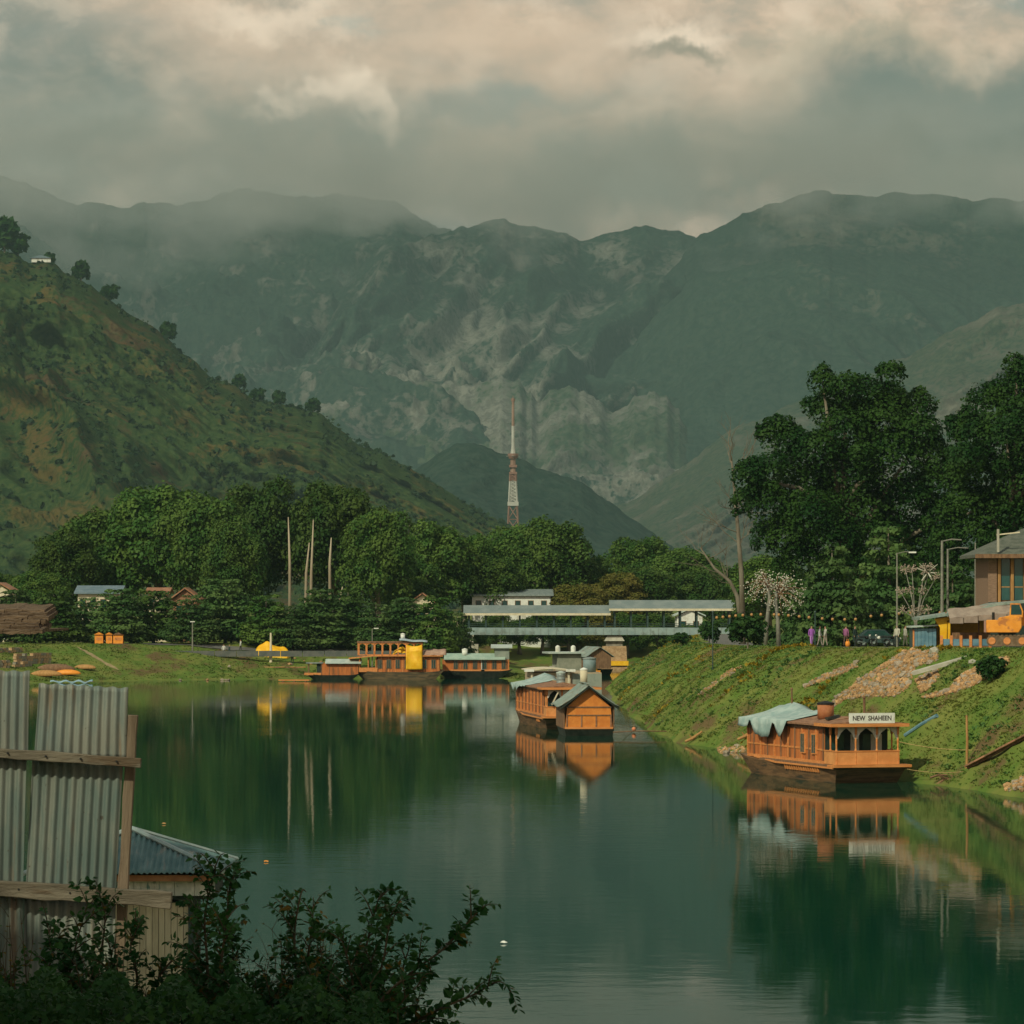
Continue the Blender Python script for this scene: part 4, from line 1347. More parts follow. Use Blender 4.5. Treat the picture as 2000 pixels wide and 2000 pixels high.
water_tank('wide grey plastic tank right of the chimney pot behind the tin gable', (7.35, 388.5, 3.30), .62, 1.25, mat('grey_blue_plastic', (0.16, 0.22, 0.23), (0.2, 0.26, 0.27), scale=2), STEEL)

# --- boats behind the pair
DL = (3.6, 386.0, 0)
db = thing('cream_roofed_boat', 'boat with a bowed cream roof edge and board wall behind the midstream pair', 'boat', DL, R(4), 'wooden houseboats moored on the river')
hull_mb(-.6, 13, 3.5, .8).build('hull', HULL, db, loc=(1.6, 0, 0))
MB().box((-1.5, .5, .8), (4.9, 12, 3.3)).build('wall', mat('pale_weathered_boards', (0.40, 0.31, 0.21), (0.50, 0.40, 0.28), scale=1.2, rough=0.9, bump=0.4, wave=('X', 0.22)), db)
m_ = MB()
m_.grid(lambda u, v: (-2.1 + 4.2 * u, -.3 + 9 * v, 3.55 + .18 * math.sin(u * math.pi)), 12, 2)
ro = m_.build('roof', CREAM, db)
md = ro.modifiers.new('thickness', 'SOLIDIFY')
md.thickness = .10
for x in (-2.0, 1.9):
    MB().box((x - .45, -.45, 3.40), (x + .45, .1, 3.62)).build('eave_block', WHITE, db)
for x in (-1.75, 1.75):
    MB().box((x - .09, -.1, .8), (x + .09, .1, 3.4)).build('post', CREAM, db)
MB().box((2.1, .3, .8), (4.9, .4, 3.2)).build('metal_sheet', mat('grey_metal_sheet', (0.21, 0.24, 0.21), (0.28, 0.30, 0.26), scale=1, rough=0.6, bump=0.3, wave=('X', 0.2)), db)
MB().beam((-1.4, -.2, 2.6), (.9, -.2, 2.1), .06, .10).build('gangplank', BROWN, db)

JL = (6.4, 470.0, 0)
jb = thing('work_barge', 'grey work barge with a pale flat canopy and orange clutter far upstream', 'barge', JL, R(8))
hull_mb(-.5, 13, 2.6, .9).build('hull', HULLDK, jb)
MB().box((-.9, 2, .9), (1.9, 6, 4.0)).build('cabin', mat('grey_green_boards', (0.22, 0.23, 0.18), (0.3, 0.3, 0.24), scale=1, rough=0.9, bump=0.4, wave=('X', 0.3)), jb)
MB().box((-2.0, 1.5, 4.0), (2.3, 6.6, 4.2)).build('canopy', TINPALE, jb)
for x in (-.7, 1.1):
    MB().lathe((x, 3, 4.2), [(.28, 0), (.28, .6), (.1, .75)], 10).build('vent_pipe', WHITE, jb)
rgJ = random.Random(8)
for j in range(9):
    x, z = rgJ.uniform(-2.3, -.9), rgJ.uniform(.9, 1.5)
    MB().cbox((x, rgJ.uniform(0, 1.2), 1.1 + rgJ.random() * 1.3), (.5, .5, .45), 0, rgJ.random()).build('crate', [STEELDK, CONC, BROWN][j % 3], jb)
for j in range(7):
    MB().cbox((rgJ.uniform(2.0, 3.6), rgJ.uniform(0, 1), 1.2 + rgJ.random() * .9), (.7, .6, .4), 0, rgJ.random()).build('crate', [ORANGE, YEL, TRIM][j % 3], jb)

IL = (11.9, 556.0, 0)
ib = thing('hut_boat', 'brown gabled hut boat moored beside the stone bridge pier', 'boat', IL, R(12), 'wooden houseboats moored on the river')
hull_mb(-.4, 9, 1.9, .7).build('hull', HULLDK, ib)
MB().prism([(-1.6, 0, .9), (1.6, 0, .9), (1.6, 0, 2.6), (0, 0, 3.7), (-1.6, 0, 2.6)], (0, 8, 0)).build('wall', BROWN, ib)
for sx in (-1, 1):
    MB().prism([(0, -.4, 3.8), (sx * 2.0, -.4, 2.45), (sx * 2.0, -.4, 2.52), (0, -.4, 3.88)], (0, 8.8, 0)).build('roof_slope', TIN, ib)

# --- the row at the far bank, lying broadside; local y runs along the picture from right to left
def broadside(name, label, px_r, px_l, py_water, hw, zd, hull_mat=None, yaw=90, taper=.55, rake=1.4):
    pr_, pl_ = W(px_r, py_water), W(px_l, py_water)
    L = pr_.x - pl_.x
    t = thing(name, label, 'houseboat', (pr_.x, pr_.y + hw, 0), R(yaw), 'wooden houseboats moored on the river')
    hull_mb(0, L, hw, zd, rake0=rake, rake1=rake, sheer0=.25, taper1=taper, flare=.86).build('hull', hull_mat or HULL, t)
    return t, L


# local x is depth (towards +Y in the world is -x after the 90 degree turn): the camera side is +x ... see rot
def lx(y_side):                              # helper: camera side of a boat turned by +90 degrees is local x = -hw
    return -y_side


# small boat with a silver roof
t, L = broadside('small_houseboat', 'small orange boat with pale tin roof and open dark stern, leftmost of the far row', 704, 594, 1327, 1.5, .55, HULLDK)
hwb = 1.25
MB().box((-hwb, .3, .55), (hwb, L - 2.3, 2.1)).build('cabin', WOODY, t)
for y in (1.2, 2.9, 4.0):
    MB().box((-hwb - .05, y - .04, .55), (-hwb + .02, y + .04, 2.1)).build('batten', BROWN, t)
m_ = MB()
m_.prism([(-1.7, -.1, 2.02), (-1.7, -.1, 2.10), (0, -.1, 2.62), (1.7, -.1, 2.10), (1.7, -.1, 2.02), (0, -.1, 2.54)], (0, L - 2.6, 0))
m_.build('roof', TINPALE, t)
MB().box((-hwb - .1, L - 2.4, 2.05), (hwb + .1, L - .2, 2.15)).build('stern_canopy', STEEL, t)
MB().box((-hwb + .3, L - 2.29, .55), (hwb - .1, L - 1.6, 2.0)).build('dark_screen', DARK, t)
for y in (L - 2.2, L - .5):
    for x in (-hwb + .06, hwb - .06):
        MB().box((x - .05, y - .05, .55), (x + .05, y + .05, 2.05)).build('post', BROWN, t)
MB().box((-hwb - .05, L - 2.2, .55), (-hwb + .03, L + .0, .85)).build('coaming', TRIM, t)

# double-decked boat with the yellow sheet
t, L = broadside('double_decked_houseboat', 'double decked orange houseboat with open upper gallery and a hanging yellow sheet', 868, 690, 1327, 2.1, .95)
hwb = 1.8
MB().box((-hwb, .6, .95), (hwb, L - 3.2, 2.95)).build('cabin', WOODY, t)
for j in range(9):
    y = .8 + j * (L - 4.4) / 8
    MB().box((-hwb - .05, y - .06, .95), (-hwb + .02, y + .06, 2.9)).build('pilaster', TRIM, t)
for j in range(7):
    win(t, -hwb - .02, 1.4 + j * 1.15, 1.45, 2.5, .5, -1, BROWN)
MB().box((-hwb - .5, .2, 2.95), (hwb + .5, L - 2.5, 3.08)).build('upper_deck', TRIM, t)
m_ = MB()
m_.prism([(-hwb - .5, L - 2.5, 3.08), (hwb + .5, L - 2.5, 3.08), (hwb + .2, L + .6, 2.75), (-hwb - .2, L + .6, 2.75)], (0, 0, -.12))
m_.build('bow_canopy', TRIM, t)
MB().box((-hwb, L - 3.1, .95), (hwb, L - .7, 1.5)).build('bow_balustrade', TRIM, t)
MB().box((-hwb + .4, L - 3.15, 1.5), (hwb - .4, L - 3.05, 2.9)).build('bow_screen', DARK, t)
for y in (L - 2.9, L - 1.9, L - .8):
    for x in (-hwb + .06, hwb - .06):
        MB().box((x - .06, y - .06, 1.5), (x + .06, y + .06, 2.8)).build('post', TRIM, t)
ux0, ux1 = 2.9, L - .6                      # upper gallery
for x in (-hwb, hwb):
    for j in range(9):
        y = ux0 + (ux1 - ux0) * j / 8
        MB().box((x - .06, y - .06, 3.08), (x + .06, y + .06, 4.72)).build('gallery_post', TRIM, t)
        if j < 8:
            y2 = ux0 + (ux1 - ux0) * (j + 1) / 8
            MB().prism([(x, y + .06, 4.72), (x, y + .06, 4.40), (x, (y + y2) / 2, 4.62), (x, y2 - .06, 4.40), (x, y2 - .06, 4.72)], (.05, 0, 0)).build('gallery_arch', TRIM, t)
MB().box((-hwb - .12, ux0 - .15, 4.72), (-hwb + .12, ux1 + .15, 4.86)).build('top_rail', ROOFB, t)
MB().box((hwb - .12, ux0 - .15, 4.72), (hwb + .12, ux1 + .15, 4.86)).build('top_rail', ROOFB, t)
for j in range(9):
    y = ux0 + (ux1 - ux0) * j / 8
    MB().box((-hwb + .12, y - .05, 4.73), (hwb - .12, y + .05, 4.83)).build('cross_beam', ROOFB, t)
MB().box((-hwb - .06, ux0, 3.08), (-hwb + .04, ux1, 3.2)).build('gallery_sill', TRIM, t)
mT = Matrix.LocRotScale(t.location, t.rotation_euler, None)


def world_tag(mb, name, m_, lab, cat, T, smooth=True, solid=.02):
    o = mb.build(name, m_, None, smooth)
    o.location, o.rotation_euler = T.location, T.rotation_euler
    if solid:
        md = o.modifiers.new('thickness', 'SOLIDIFY')
        md.thickness = solid
    return tag(o, lab, cat)


m_ = MB()
m_.grid(lambda u, v: (-hwb - .62 - .10 * math.sin(u * 6) - .08 * math.sin(v * 9 + u * 3) + .5 * max(0, .25 - v) * 3, 2.85 + 2.05 * u + .12 * v * (u - .5) , 4.45 - 3.2 * v - .18 * math.sin(u * math.pi) * (v < .15)), 12, 16)
world_tag(m_, 'yellow_sheet', YEL, 'bright yellow sheet hanging down the side of the double decked houseboat', 'sheet', t)
m_ = MB()
m_.grid(lambda u, v: (-1.2 + 2.2 * v, 4.5 + 2.2 * u, 3.12 + 1.0 * math.sin(u * math.pi) ** .7 * math.sin((v * .8 + .1) * math.pi) + .1 * math.sin(u * 11 + v * 7)), 12, 8)
world_tag(m_, 'yellow_heap', YEL, 'heap of yellow sheeting on the upper gallery of the double decked houseboat', 'sheet', t)
m_ = MB()
m_.grid(lambda u, v: (-2.2 + 4.2 * v, 2.2 + 3.6 * u, 5.0 + .22 * math.sin(v * math.pi) - .25 * (1 - u) + .05 * math.sin(u * 9)), 10, 8)
world_tag(m_, 'blue_sheet', mat('grey_blue_sheet', (0.30, 0.38, 0.44), (0.40, 0.47, 0.52), scale=1.5, rough=0.5), 'grey blue sheet roofing the end of the upper gallery', 'sheet', t)
water_tank('small white tank on the upper roof of the double decked houseboat', at(t.location, R(90), 0, 5.4, 5.2), .28, .55, WHITE, WHITE)
m_ = MB()
m_.grid(lambda u, v: (-2.15 + 4.3 * v, -.2 + 2.9 * u, 3.1 + .75 * math.sin(v * math.pi) ** .6 + .05 * math.sin(u * 14)), 10, 10)
world_tag(m_, 'brown_canopy', mat('pink_brown_canvas', (0.36, 0.22, 0.17), (0.44, 0.29, 0.22), scale=2, rough=0.9), 'rounded pink brown canopy over the stern of the double decked houseboat', 'canopy', t)

# long boat with the pale green roof
t, L = broadside('long_houseboat', 'long low houseboat with pale green roof and black hull, rightmost of the far row', 1002, 846, 1325, 2.0, .95, HULLDK, rake=2.0)
hwb = 1.75
MB().box((-hwb, .5, .95), (hwb, L - 1.2, 2.45)).build('cabin', WOODY, t)
for j in range(6):
    win(t, -hwb - .02, 1.2 + j * 1.25, 1.25, 2.3, .5, -1, BROWN)
MB().box((-hwb - .07, 3.7, .95), (-hwb + .02, 4.15, 2.45)).build('pale_curtain', CURT, t)
MB().box((-hwb - .07, .4, .95), (-hwb + .02, L - 1.1, 1.15)).build('side_rail', TRIM, t)
m_ = MB()
m_.prism([(-2.25, 1.0, 2.42), (-2.25, 1.0, 2.55), (0, 1.0, 3.25), (2.25, 1.0, 2.55), (2.25, 1.0, 2.42)], (0, L - 2.4, 0))
m_.build('roof', mat('pale_green_roof_sheet', (0.30, 0.40, 0.34), (0.38, 0.47, 0.40), scale=1, rough=0.6, bump=0.2, wave=('Y', 0.4)), t)
MB().box((-1.5, .5, 2.46), (1.5, 2.4, 3.9)).build('deckhouse', mat('grey_metal_sheet', (0.21, 0.24, 0.21)), t)
MB().prism([(-1.9, .1, 3.92), (1.9, .1, 4.3), (1.9, .1, 4.4), (-1.9, .1, 4.02)], (0, 2.8, 0)).build('deckhouse_roof', TINPALE, t)
water_tank('small white tank on the pale green roof of the long houseboat', at(t.location, R(90), -.6, 6.3, 2.95), .36, .75, WHITE, WHITE)

# low raft of planks beside the small boat
rp = W(575, 1331)
rf = thing('plank_raft', 'low raft of orange planks tied beside the small tin roofed boat', 'raft', (rp.x, rp.y, 0))
for j in range(5):
    MB().cbox((random.uniform(-.1, .1), -.5 + j * .30, .16 + .012 * (j % 2)), (3.8, .26, .12), 0, random.uniform(-.02, .02)).build('plank', [TRIM, ORANGE, BROWN][j % 3], rf)
for x in (-1.4, 0, 1.4):
    MB().cbox((x, .1, .05), (.2, 1.5, .12)).build('bearer', BROWN, rf)

# ropes and poles that hold the boats
def rope(label, a, b_, sag=.15, r_=.018, m_=None, cat='rope', name='mooring_rope'):
    a, b_ = Vector(a), Vector(b_)
    pts = [a.lerp(b_, i / 8) - Vector((0, 0, sag * 4 * (i / 8) * (1 - i / 8))) for i in range(9)]
    o = MB().tube([p - a for p in pts], r_, 5).build(name, m_ or ROPE, None, loc=a)
    return tag(o, label, cat)


rope('upper mooring rope from the tin gabled boat to the grassy bank', P(1200, 1381, 305), hit(1285, 1402), .1)
rope('middle mooring rope from the tin gabled boat to the bank', P(1198, 1411, 305), hit(1245, 1421), .05)
tag(MB().tube([(0, 0, 0), (2.0, .3, .08), (4.0, .6, .05)], .045, 6).build('mooring_pole', BROWN, None, loc=W(1197, 1430, .35)), 'low mooring pole lying level over the water beside the tin gabled boat', 'pole')
bu = W(1238, 1424, .25)
fl = thing('float_ball', 'small orange float ball hanging by the mooring lines', 'float', bu)
MB().lathe((0, 0, 0), [(.02, -.16), (.12, -.12), (.17, 0), (.12, .12), (.02, .16)], 10).build('ball', mat('salmon_plastic', (0.72, 0.25, 0.13)), fl, True)
MB().tube([(0, 0, -.3), (0, 0, .28)], .02, 5).build('cord', ROPE, fl)
rope('mooring rope from the porch of the name board houseboat to the slope', P(1757, 1449, 226), hit(1915, 1469), .15)
rope('lower mooring rope from the bow of the name board houseboat to the bank', P(1770, 1502, 226), hit(1885, 1508), .12)


# ------------------------------------------------------------------ right bank: promenade, building, stalls
def strip(name, pts, w, m_, lift=.02, kind='structure', n=10):
    b = MB()
    P_ = [Vector(p) for p in pts]
    dense = []
    for a, c_ in zip(P_[:-1], P_[1:]):
        dense += [a.lerp(c_, i / n) for i in range(n)]
    dense.append(P_[-1])
    for i, p in enumerate(dense):
        d = (dense[min(i + 1, len(dense) - 1)] - dense[max(i - 1, 0)]).normalized()
        q = Vector((-d.y, d.x, 0)).normalized()
        ww = w * (0.6 + 0.6 * random.random()) * (min(1, .25 + 4 * (i / len(dense)) * (1 - i / len(dense))) if kind == 'structure' and name == 'path' else 1)
        for s_ in (-1, -.33, .33, 1):
            e = p + q * s_ * ww / 2
            b.v.append((e.x, e.y, max(hz(e.x, e.y), hz(e.x + .4, e.y), hz(e.x - .4, e.y)) + lift))
    for i in range(len(dense) - 1):
        for k_ in range(3):
            a = i * 4 + k_
            b.f.append((a, a + 1, a + 5, a + 4))
            b.m.append(0)
    return tag(b.build(name, m_, None, True), kind=kind)


DIRT = mat('bare_earth', (0.20, 0.125, 0.06), (0.29, 0.18, 0.095), scale=1.2, rough=0.95, bump=0.8, bscale=5)
# promenade along the top of the right bank
top = []
for (x, y) in RB[4:15]:
    top.append(Vector((x + 13.5, y + 2, 0)))
strip('promenade', top, 5.0, ASPH, .03)


def at_px(px, Y, dz=0.0):
    g = ground_at(px, Y)
    return (g.x, g.y, g.z + dz)


# brick building with hip roof, right edge
UY = 292.0
u = UY / F
ux = lambda px: (px - 1000) * u
uz = lambda py: CAMZ + (HY - py) * u
g0 = hz(ux(1960), UY)
bl = thing('brick_building', 'brick and timber building with dark hip roof and tall teal windows at the right edge', 'building', (ux(1930), UY, g0))
BR = mat('pinkish_brick', (0.20, 0.125, 0.085), (0.29, 0.185, 0.13), scale=6, rough=0.95, bump=0.6, stretch=(.6, .6, 3.0), bscale=9)
TEALG = mat('teal_window_glass', (0.02, 0.075, 0.075), (0.03, 0.095, 0.09), scale=1, rough=0.15, spec=0.5)
TIMB = mat('ochre_timber', (0.34, 0.175, 0.06), (0.44, 0.24, 0.09), scale=2, rough=0.7, bump=0.3, stretch=(3, 3, .5))
zt, z1 = uz(1090) - g0, uz(1172) - g0
Lb = ux(2150) - ux(1930)
MB().box((0, 0, -1), (.62, 8, zt)).build('brick_pier', BR, bl)
MB().box((Lb - .7, 0, -1), (Lb, 8, zt)).build('brick_pier', BR, bl)
MB().box((.62, .35, -1), (Lb - .7, 8, zt)).build('wall', BROWN, bl)
for j in range(4):
    x = .70 + j * .93
    MB().box((x, .05, z1 - .3), (x + .2, .34, zt)).build('timber_post', TIMB, bl)
    wn = MB().box((x + .2, .22, z1 - .2), (x + .93, .34, zt)).build('window', BROWN, bl)
    MB().box((x + .27, .17, z1), (x + .86, .215, zt - .05)).build('pane', TEALG, wn)
    MB().box((x + .27, .15, z1 + .9), (x + .86, .168, z1 + .97)).build('glazing_bar', TIMB, wn)
rz0, rz1 = zt + .02, uz(1030) - g0
rx0, rx1, ry0, ry1 = ux(1902) - ux(1930), Lb + 1.0, -1.1, 9.2
m_ = MB()
ap0, ap1 = (ux(2012) - ux(1930), (ry0 + ry1) / 2, rz1), (rx1 - 4.0, (ry0 + ry1) / 2, rz1)
m_.add([(rx0, ry0, rz0), (rx1, ry0, rz0), (rx1, ry1, rz0), (rx0, ry1, rz0), (rx0, ry0, rz0 + .22), (rx1, ry0, rz0 + .22), (rx1, ry1, rz0 + .22), (rx0, ry1, rz0 + .22), ap0, ap1],
       [(0, 3, 2, 1), (0, 1, 5, 4), (1, 2, 6, 5), (2, 3, 7, 6), (3, 0, 4, 7), (4, 5, 9, 8), (5, 6, 9), (6, 7, 8, 9), (7, 4, 8)])
rf = m_.build('hip_roof', mat('dark_slate_roof', (0.085, 0.095, 0.075), (0.13, 0.135, 0.11), scale=2, rough=0.85, bump=0.5), bl)
MB().box((rx0 - .02, ry0 - .06, rz0 - .03), (rx1, ry0 - .005, rz0 + .26)).build('gutter', BROWN, rf)
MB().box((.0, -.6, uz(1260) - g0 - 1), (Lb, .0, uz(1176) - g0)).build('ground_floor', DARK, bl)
fl = thing('rooftop_post', 'pale post with a cross arm standing beside the hip roof', 'post', (ux(1946), UY - 1.0, g0 + uz(1062) - g0 - .6))
MB().box((-.08, -.08, 0), (.08, .08, uz(1034) - uz(1062) + .6)).build('mast', CONC, fl)
MB().beam((-.1, 0, uz(1045) - uz(1062) + .6), (1.55, 0, uz(1040) - uz(1062) + .6), .07, .09).build('cross_arm', CREAM, fl)

# stall with yellow canvas, grey awning and a tin lean-to roof
KY = 272.0
u2 = KY / F
kx = lambda px: (px - 1000) * u2
kz = lambda py: CAMZ + (HY - py) * u2
g1 = kz(1262)
st = thing('tea_stall', 'roadside stall with yellow canvas walls under a sloping tin roof', 'stall', (kx(1824), KY, g1))
q = lambda px: kx(px) - kx(1824)
h_ = lambda py: kz(py) - g1
m_ = MB()
m_.prism([(q(1795), -.5, h_(1206)), (q(1900), -.5, h_(1190)), (q(1945), -.5, h_(1178)), (q(2080), -.5, h_(1166)), (q(2080), -.5, h_(1170)), (q(1945), -.5, h_(1183)), (q(1900), -.5, h_(1195)), (q(1795), -.5, h_(1211))], (0, 5.5, 0))
m_.build('tin_roof', TIN, st)
m_ = MB()
m_.prism([(q(1825), 0, h_(1209)), (q(1892), 0, h_(1198)), (q(1850), 0, h_(1212)), (q(1849), 0, h_(1250)), (q(1836), 0, h_(1250)), (q(1836), 0, h_(1226))], (0, .06, 0))
m_.build('yellow_canvas', YEL, st)
MB().box((q(1851), 0, h_(1250)), (q(1856), .06, h_(1215))).build('yellow_canvas', YEL, st)
MB().box((q(1838), 3.4, 0), (q(1935), 3.5, h_(1205))).build('back_canvas', mat('ochre_canvas', (0.40, 0.22, 0.02), (0.5, 0.28, 0.03), scale=2, rough=0.8), st)
for px in (1848, 1912, 1978, 2040):
    MB().box((q(px) - .05, .1, 0), (q(px) + .05, .2, h_(1195))).build('post', BROWN, st)
AWN = mat('mauve_grey_canvas', (0.26, 0.20, 0.165), (0.33, 0.26, 0.215), scale=2, rough=0.9, bump=0.3)
m_ = MB()
m_.grid(lambda a, c_: (q(1850) + (q(1990) - q(1850)) * a, -.2 - 1.3 * c_, h_(1190) + (h_(1176) - h_(1190)) * a - (h_(1186) - h_(1176)) * 0 - (.62 + .1 * a) * c_ + .03 * math.sin(a * 20)), 20, 4)
aw = m_.build('awning', AWN, st)
sd = aw.modifiers.new('thickness', 'SOLIDIFY')
sd.thickness = .03
for j in range(5):
    x0 = q(1850) + (q(1990) - q(1850)) * j / 5
    x1 = q(1850) + (q(1990) - q(1850)) * (j + 1) / 5 - .05
    z0 = h_(1190) + (h_(1176) - h_(1190)) * (j + .5) / 5 - .64
    MB().box((x0, -1.56, z0 - .34 - .05 * (j % 2)), (x1, -1.52, z0 + .03)).build('valance', AWN, aw)
MB().box((q(1850), .2, .0), (q(1935), 1.0, .9)).build('counter', BROWN, st)
# corrugated booth
bo = thing('metal_booth', 'grey blue metal booth left of the yellow canvas stall', 'booth', (kx(1786), KY + .4, max(kz(1268), hz(kx(1800), KY + .4) - .1)))
for j in range(6):
    w0 = (kx(1830) - kx(1786)) / 6
    MB().box((j * w0, 0, 0), (j * w0 + w0 * .94, .08, kz(1228) - kz(1268))).build('panel', BLUE, bo)
MB().box((-.08, .1, -.3), (kx(1830) - kx(1786) + .05, 2.2, kz(1227) - kz(1268))).build('body', STEELDK, bo)
MB().prism([(-.25, -.3, kz(1226) - kz(1268)), (kx(1836) - kx(1786), -.3, kz(1222) - kz(1268)), (kx(1836) - kx(1786), -.3, kz(1220) - kz(1268)), (-.25, -.3, kz(1223) - kz(1268))], (0, 2.8, 0)).build('roof', TINPALE, bo)
MB().box((-.07, -.04, -.2), (.03, .06, kz(1230) - kz(1268))).build('corner_post', TRIM, bo)
# low fence in front of the stall
fe = thing('low_fence', 'low fence of tan posts and dark blue panels in front of the stall', 'fence', (kx(1832), KY - 2.2, max(kz(1273), hz(kx(1870), KY - 2.2))))
ws = kx(1926) - kx(1832)
for j in range(6):
    x = ws * j / 5
    MB().box((x - .09, -.09, -.3), (x + .09, .09, .85)).build('post', TRIM, fe)
    if j < 5:
        MB().box((x + .1, -.03, .18), (x + ws / 5 - .1, .03, .62)).build('panel', BLUE, fe)
        MB().box((x + .1, -.05, .02), (x + ws / 5 - .1, .05, .13)).build('rail', BROWN, fe)


# excavator
EX = thing('excavator', 'orange crawler excavator parked in front of the stall at the right edge', 'excavator', (kx(1956), KY - 3.2, max(kz(1266), hz(kx(1956), KY - 3.2)) + .12), R(-8))
EO = mat('excavator_orange', (0.72, 0.27, 0.03), (0.80, 0.33, 0.05), scale=1.5, rough=0.45, col3=(0.45, 0.17, 0.05), scale3=1.2)
TRK = mat('muddy_track_steel', (0.13, 0.085, 0.05), (0.20, 0.14, 0.09), scale=3, rough=0.9, bump=0.5)
for y in (-.95, .75):
    pts = []
    for i in range(20):
        a = 2 * math.pi * i / 20
        cx = .98 if math.cos(a) > 0 else -.98
        pts.append((cx + .36 * math.cos(a), y, .38 + .36 * math.sin(a)))
    tr_ = MB().prism(pts, (0, .42, 0)).build('track', TRK, EX)
    for i in range(9):
        MB().box((-1.2 + i * .27, y - .03, .70), (-1.05 + i * .27, y + .45, .78)).build('track_shoe', TRK, tr_)
    for x in (-.98, 0, .98):
        MB().tube([(x, y - .05, .38), (x, y - .012, .38)], .24, 12).build('roller', TRIM, tr_)
MB().lathe((0, 0, .74), [(.6, 0), (.6, .16)], 14).build('turntable', STEELDK, EX)
m_ = MB()
m_.prism([(-1.35, -1.0, .92), (.75, -1.0, .92), (.95, -1.0, 1.25), (.95, -1.0, 1.9), (.2, -1.0, 2.05), (-.55, -1.0, 1.9), (-.6, -1.0, 1.75), (-1.35, -1.0, 1.75)], (0, 2.0, 0))
m_.build('house', EO, EX, bevel=.04)
MB().box((-1.5, -.98, .95), (-1.36, .98, 1.7)).build('counterweight', mat('mauve_brown_paint', (0.33, 0.19, 0.15)), EX)
cb = MB().prism([(.15, -.98, 1.92), (1.0, -.98, 1.92), (1.05, -.98, 2.3), (.85, -.98, 2.85), (.2, -.98, 2.85)], (0, .95, 0)).build('cab', EO, EX)
MB().prism([(.25, -1.0, 2.1), (.95, -1.0, 2.1), (.95, -1.0, 2.35), (.8, -1.0, 2.75), (.28, -1.0, 2.75)], (0, .015, 0)).build('cab_window', GLASS, cb)
MB().tube([(-.9, -.4, 1.75), (-.9, -.4, 2.25)], .09, 8).build('exhaust', BLACK, EX)
bm_ = MB()
bm_.prism([(.7, .2, 1.5), (1.5, .2, 3.0), (2.6, .2, 3.3), (2.65, .2, 3.0), (1.75, .2, 2.7), (1.05, .2, 1.35)], (0, .35, 0))
bo_ = bm_.build('boom', EO, EX)
MB().prism([(2.5, .22, 3.35), (2.85, .22, 3.2), (2.75, .22, 1.3), (2.55, .22, 1.3)], (0, .3, 0)).build('arm', EO, bo_)
MB().prism([(2.35, .05, 1.35), (2.95, .05, 1.35), (3.05, .05, .8), (2.7, .05, .55), (2.3, .05, .9)], (0, .65, 0)).build('bucket', TRK, bo_)

# ------------------------------------------------------------------ decorative lamps
LITE = mat('white_plastic_blossom', (0.50, 0.47, 0.40), (0.72, 0.68, 0.58), scale=5, rough=0.5)
POLE = mat('pale_grey_pole', (0.17, 0.165, 0.14), (0.24, 0.225, 0.19), scale=3, rough=0.6)


def blossom_tree(label, base, pts, crown, n, seed):
    t = thing('blossom_light_tree', label, 'lamp', base, group='white blossom light trees')
    loc = [P(x, y, base[1]) - Vector(base) for x, y in pts]
    loc[0].z = -.3
    MB().tube(loc, [.20, .16, .14, .10][:len(loc)], 8).build('trunk', POLE, t, True)
    rg = random.Random(seed)
    c0 = P(crown[0], crown[1], base[1]) - Vector(base)
    r_ = crown[2] * base[1] / F
    br_, bs = MB(), MB()
    tops = []
    for j in range(26):
        d = Vector((rg.gauss(0, 1), rg.gauss(0, 1), rg.gauss(.25, .8))).normalized()
        e = c0 + d * r_ * rg.uniform(.7, 1.0)
        s_ = loc[-1].lerp(loc[-2], rg.random() * .6)
        m = s_.lerp(e, .5) + Vector((0, 0, .35))
        br_.tube([s_, m, e], [.045, .03, .012], 4, cap=False)
        tops += [(m, e)]
    for j in range(n):
        m, e = rg.choice(tops)
        p = m.lerp(e, rg.uniform(.1, 1.05)) + Vector((rg.gauss(0, .22), rg.gauss(0, .22), rg.gauss(0, .22)))
        s_ = rg.uniform(.03, .075)
        bs.add([p + Vector((s_, 0, 0)), p + Vector((-s_, 0, 0)), p + Vector((0, s_, 0)), p + Vector((0, -s_, 0)), p + Vector((0, 0, s_)), p + Vector((0, 0, -s_))],
               [(0, 2, 4), (2, 1, 4), (1, 3, 4), (3, 0, 4), (2, 0, 5), (1, 2, 5), (3, 1, 5), (0, 3, 5)])
    br_.build('branches', BROWN, t)
    tag(bs.build('blossoms', LITE, t), kind='stuff')
    return t


gl = ground_at(1494, 345)
blossom_tree('artificial white blossom light tree, left one of the pair on the promenade', gl, [(1494, 1248), (1499, 1205), (1503, 1165), (1495, 1130)], (1487, 1155, 40), 300, 1)
gl = ground_at(1521, 341)
blossom_tree('artificial white blossom light tree, right one of the pair on the promenade', gl, [(1521, 1254), (1519, 1210), (1515, 1175), (1518, 1150)], (1532, 1160, 46), 360, 2)

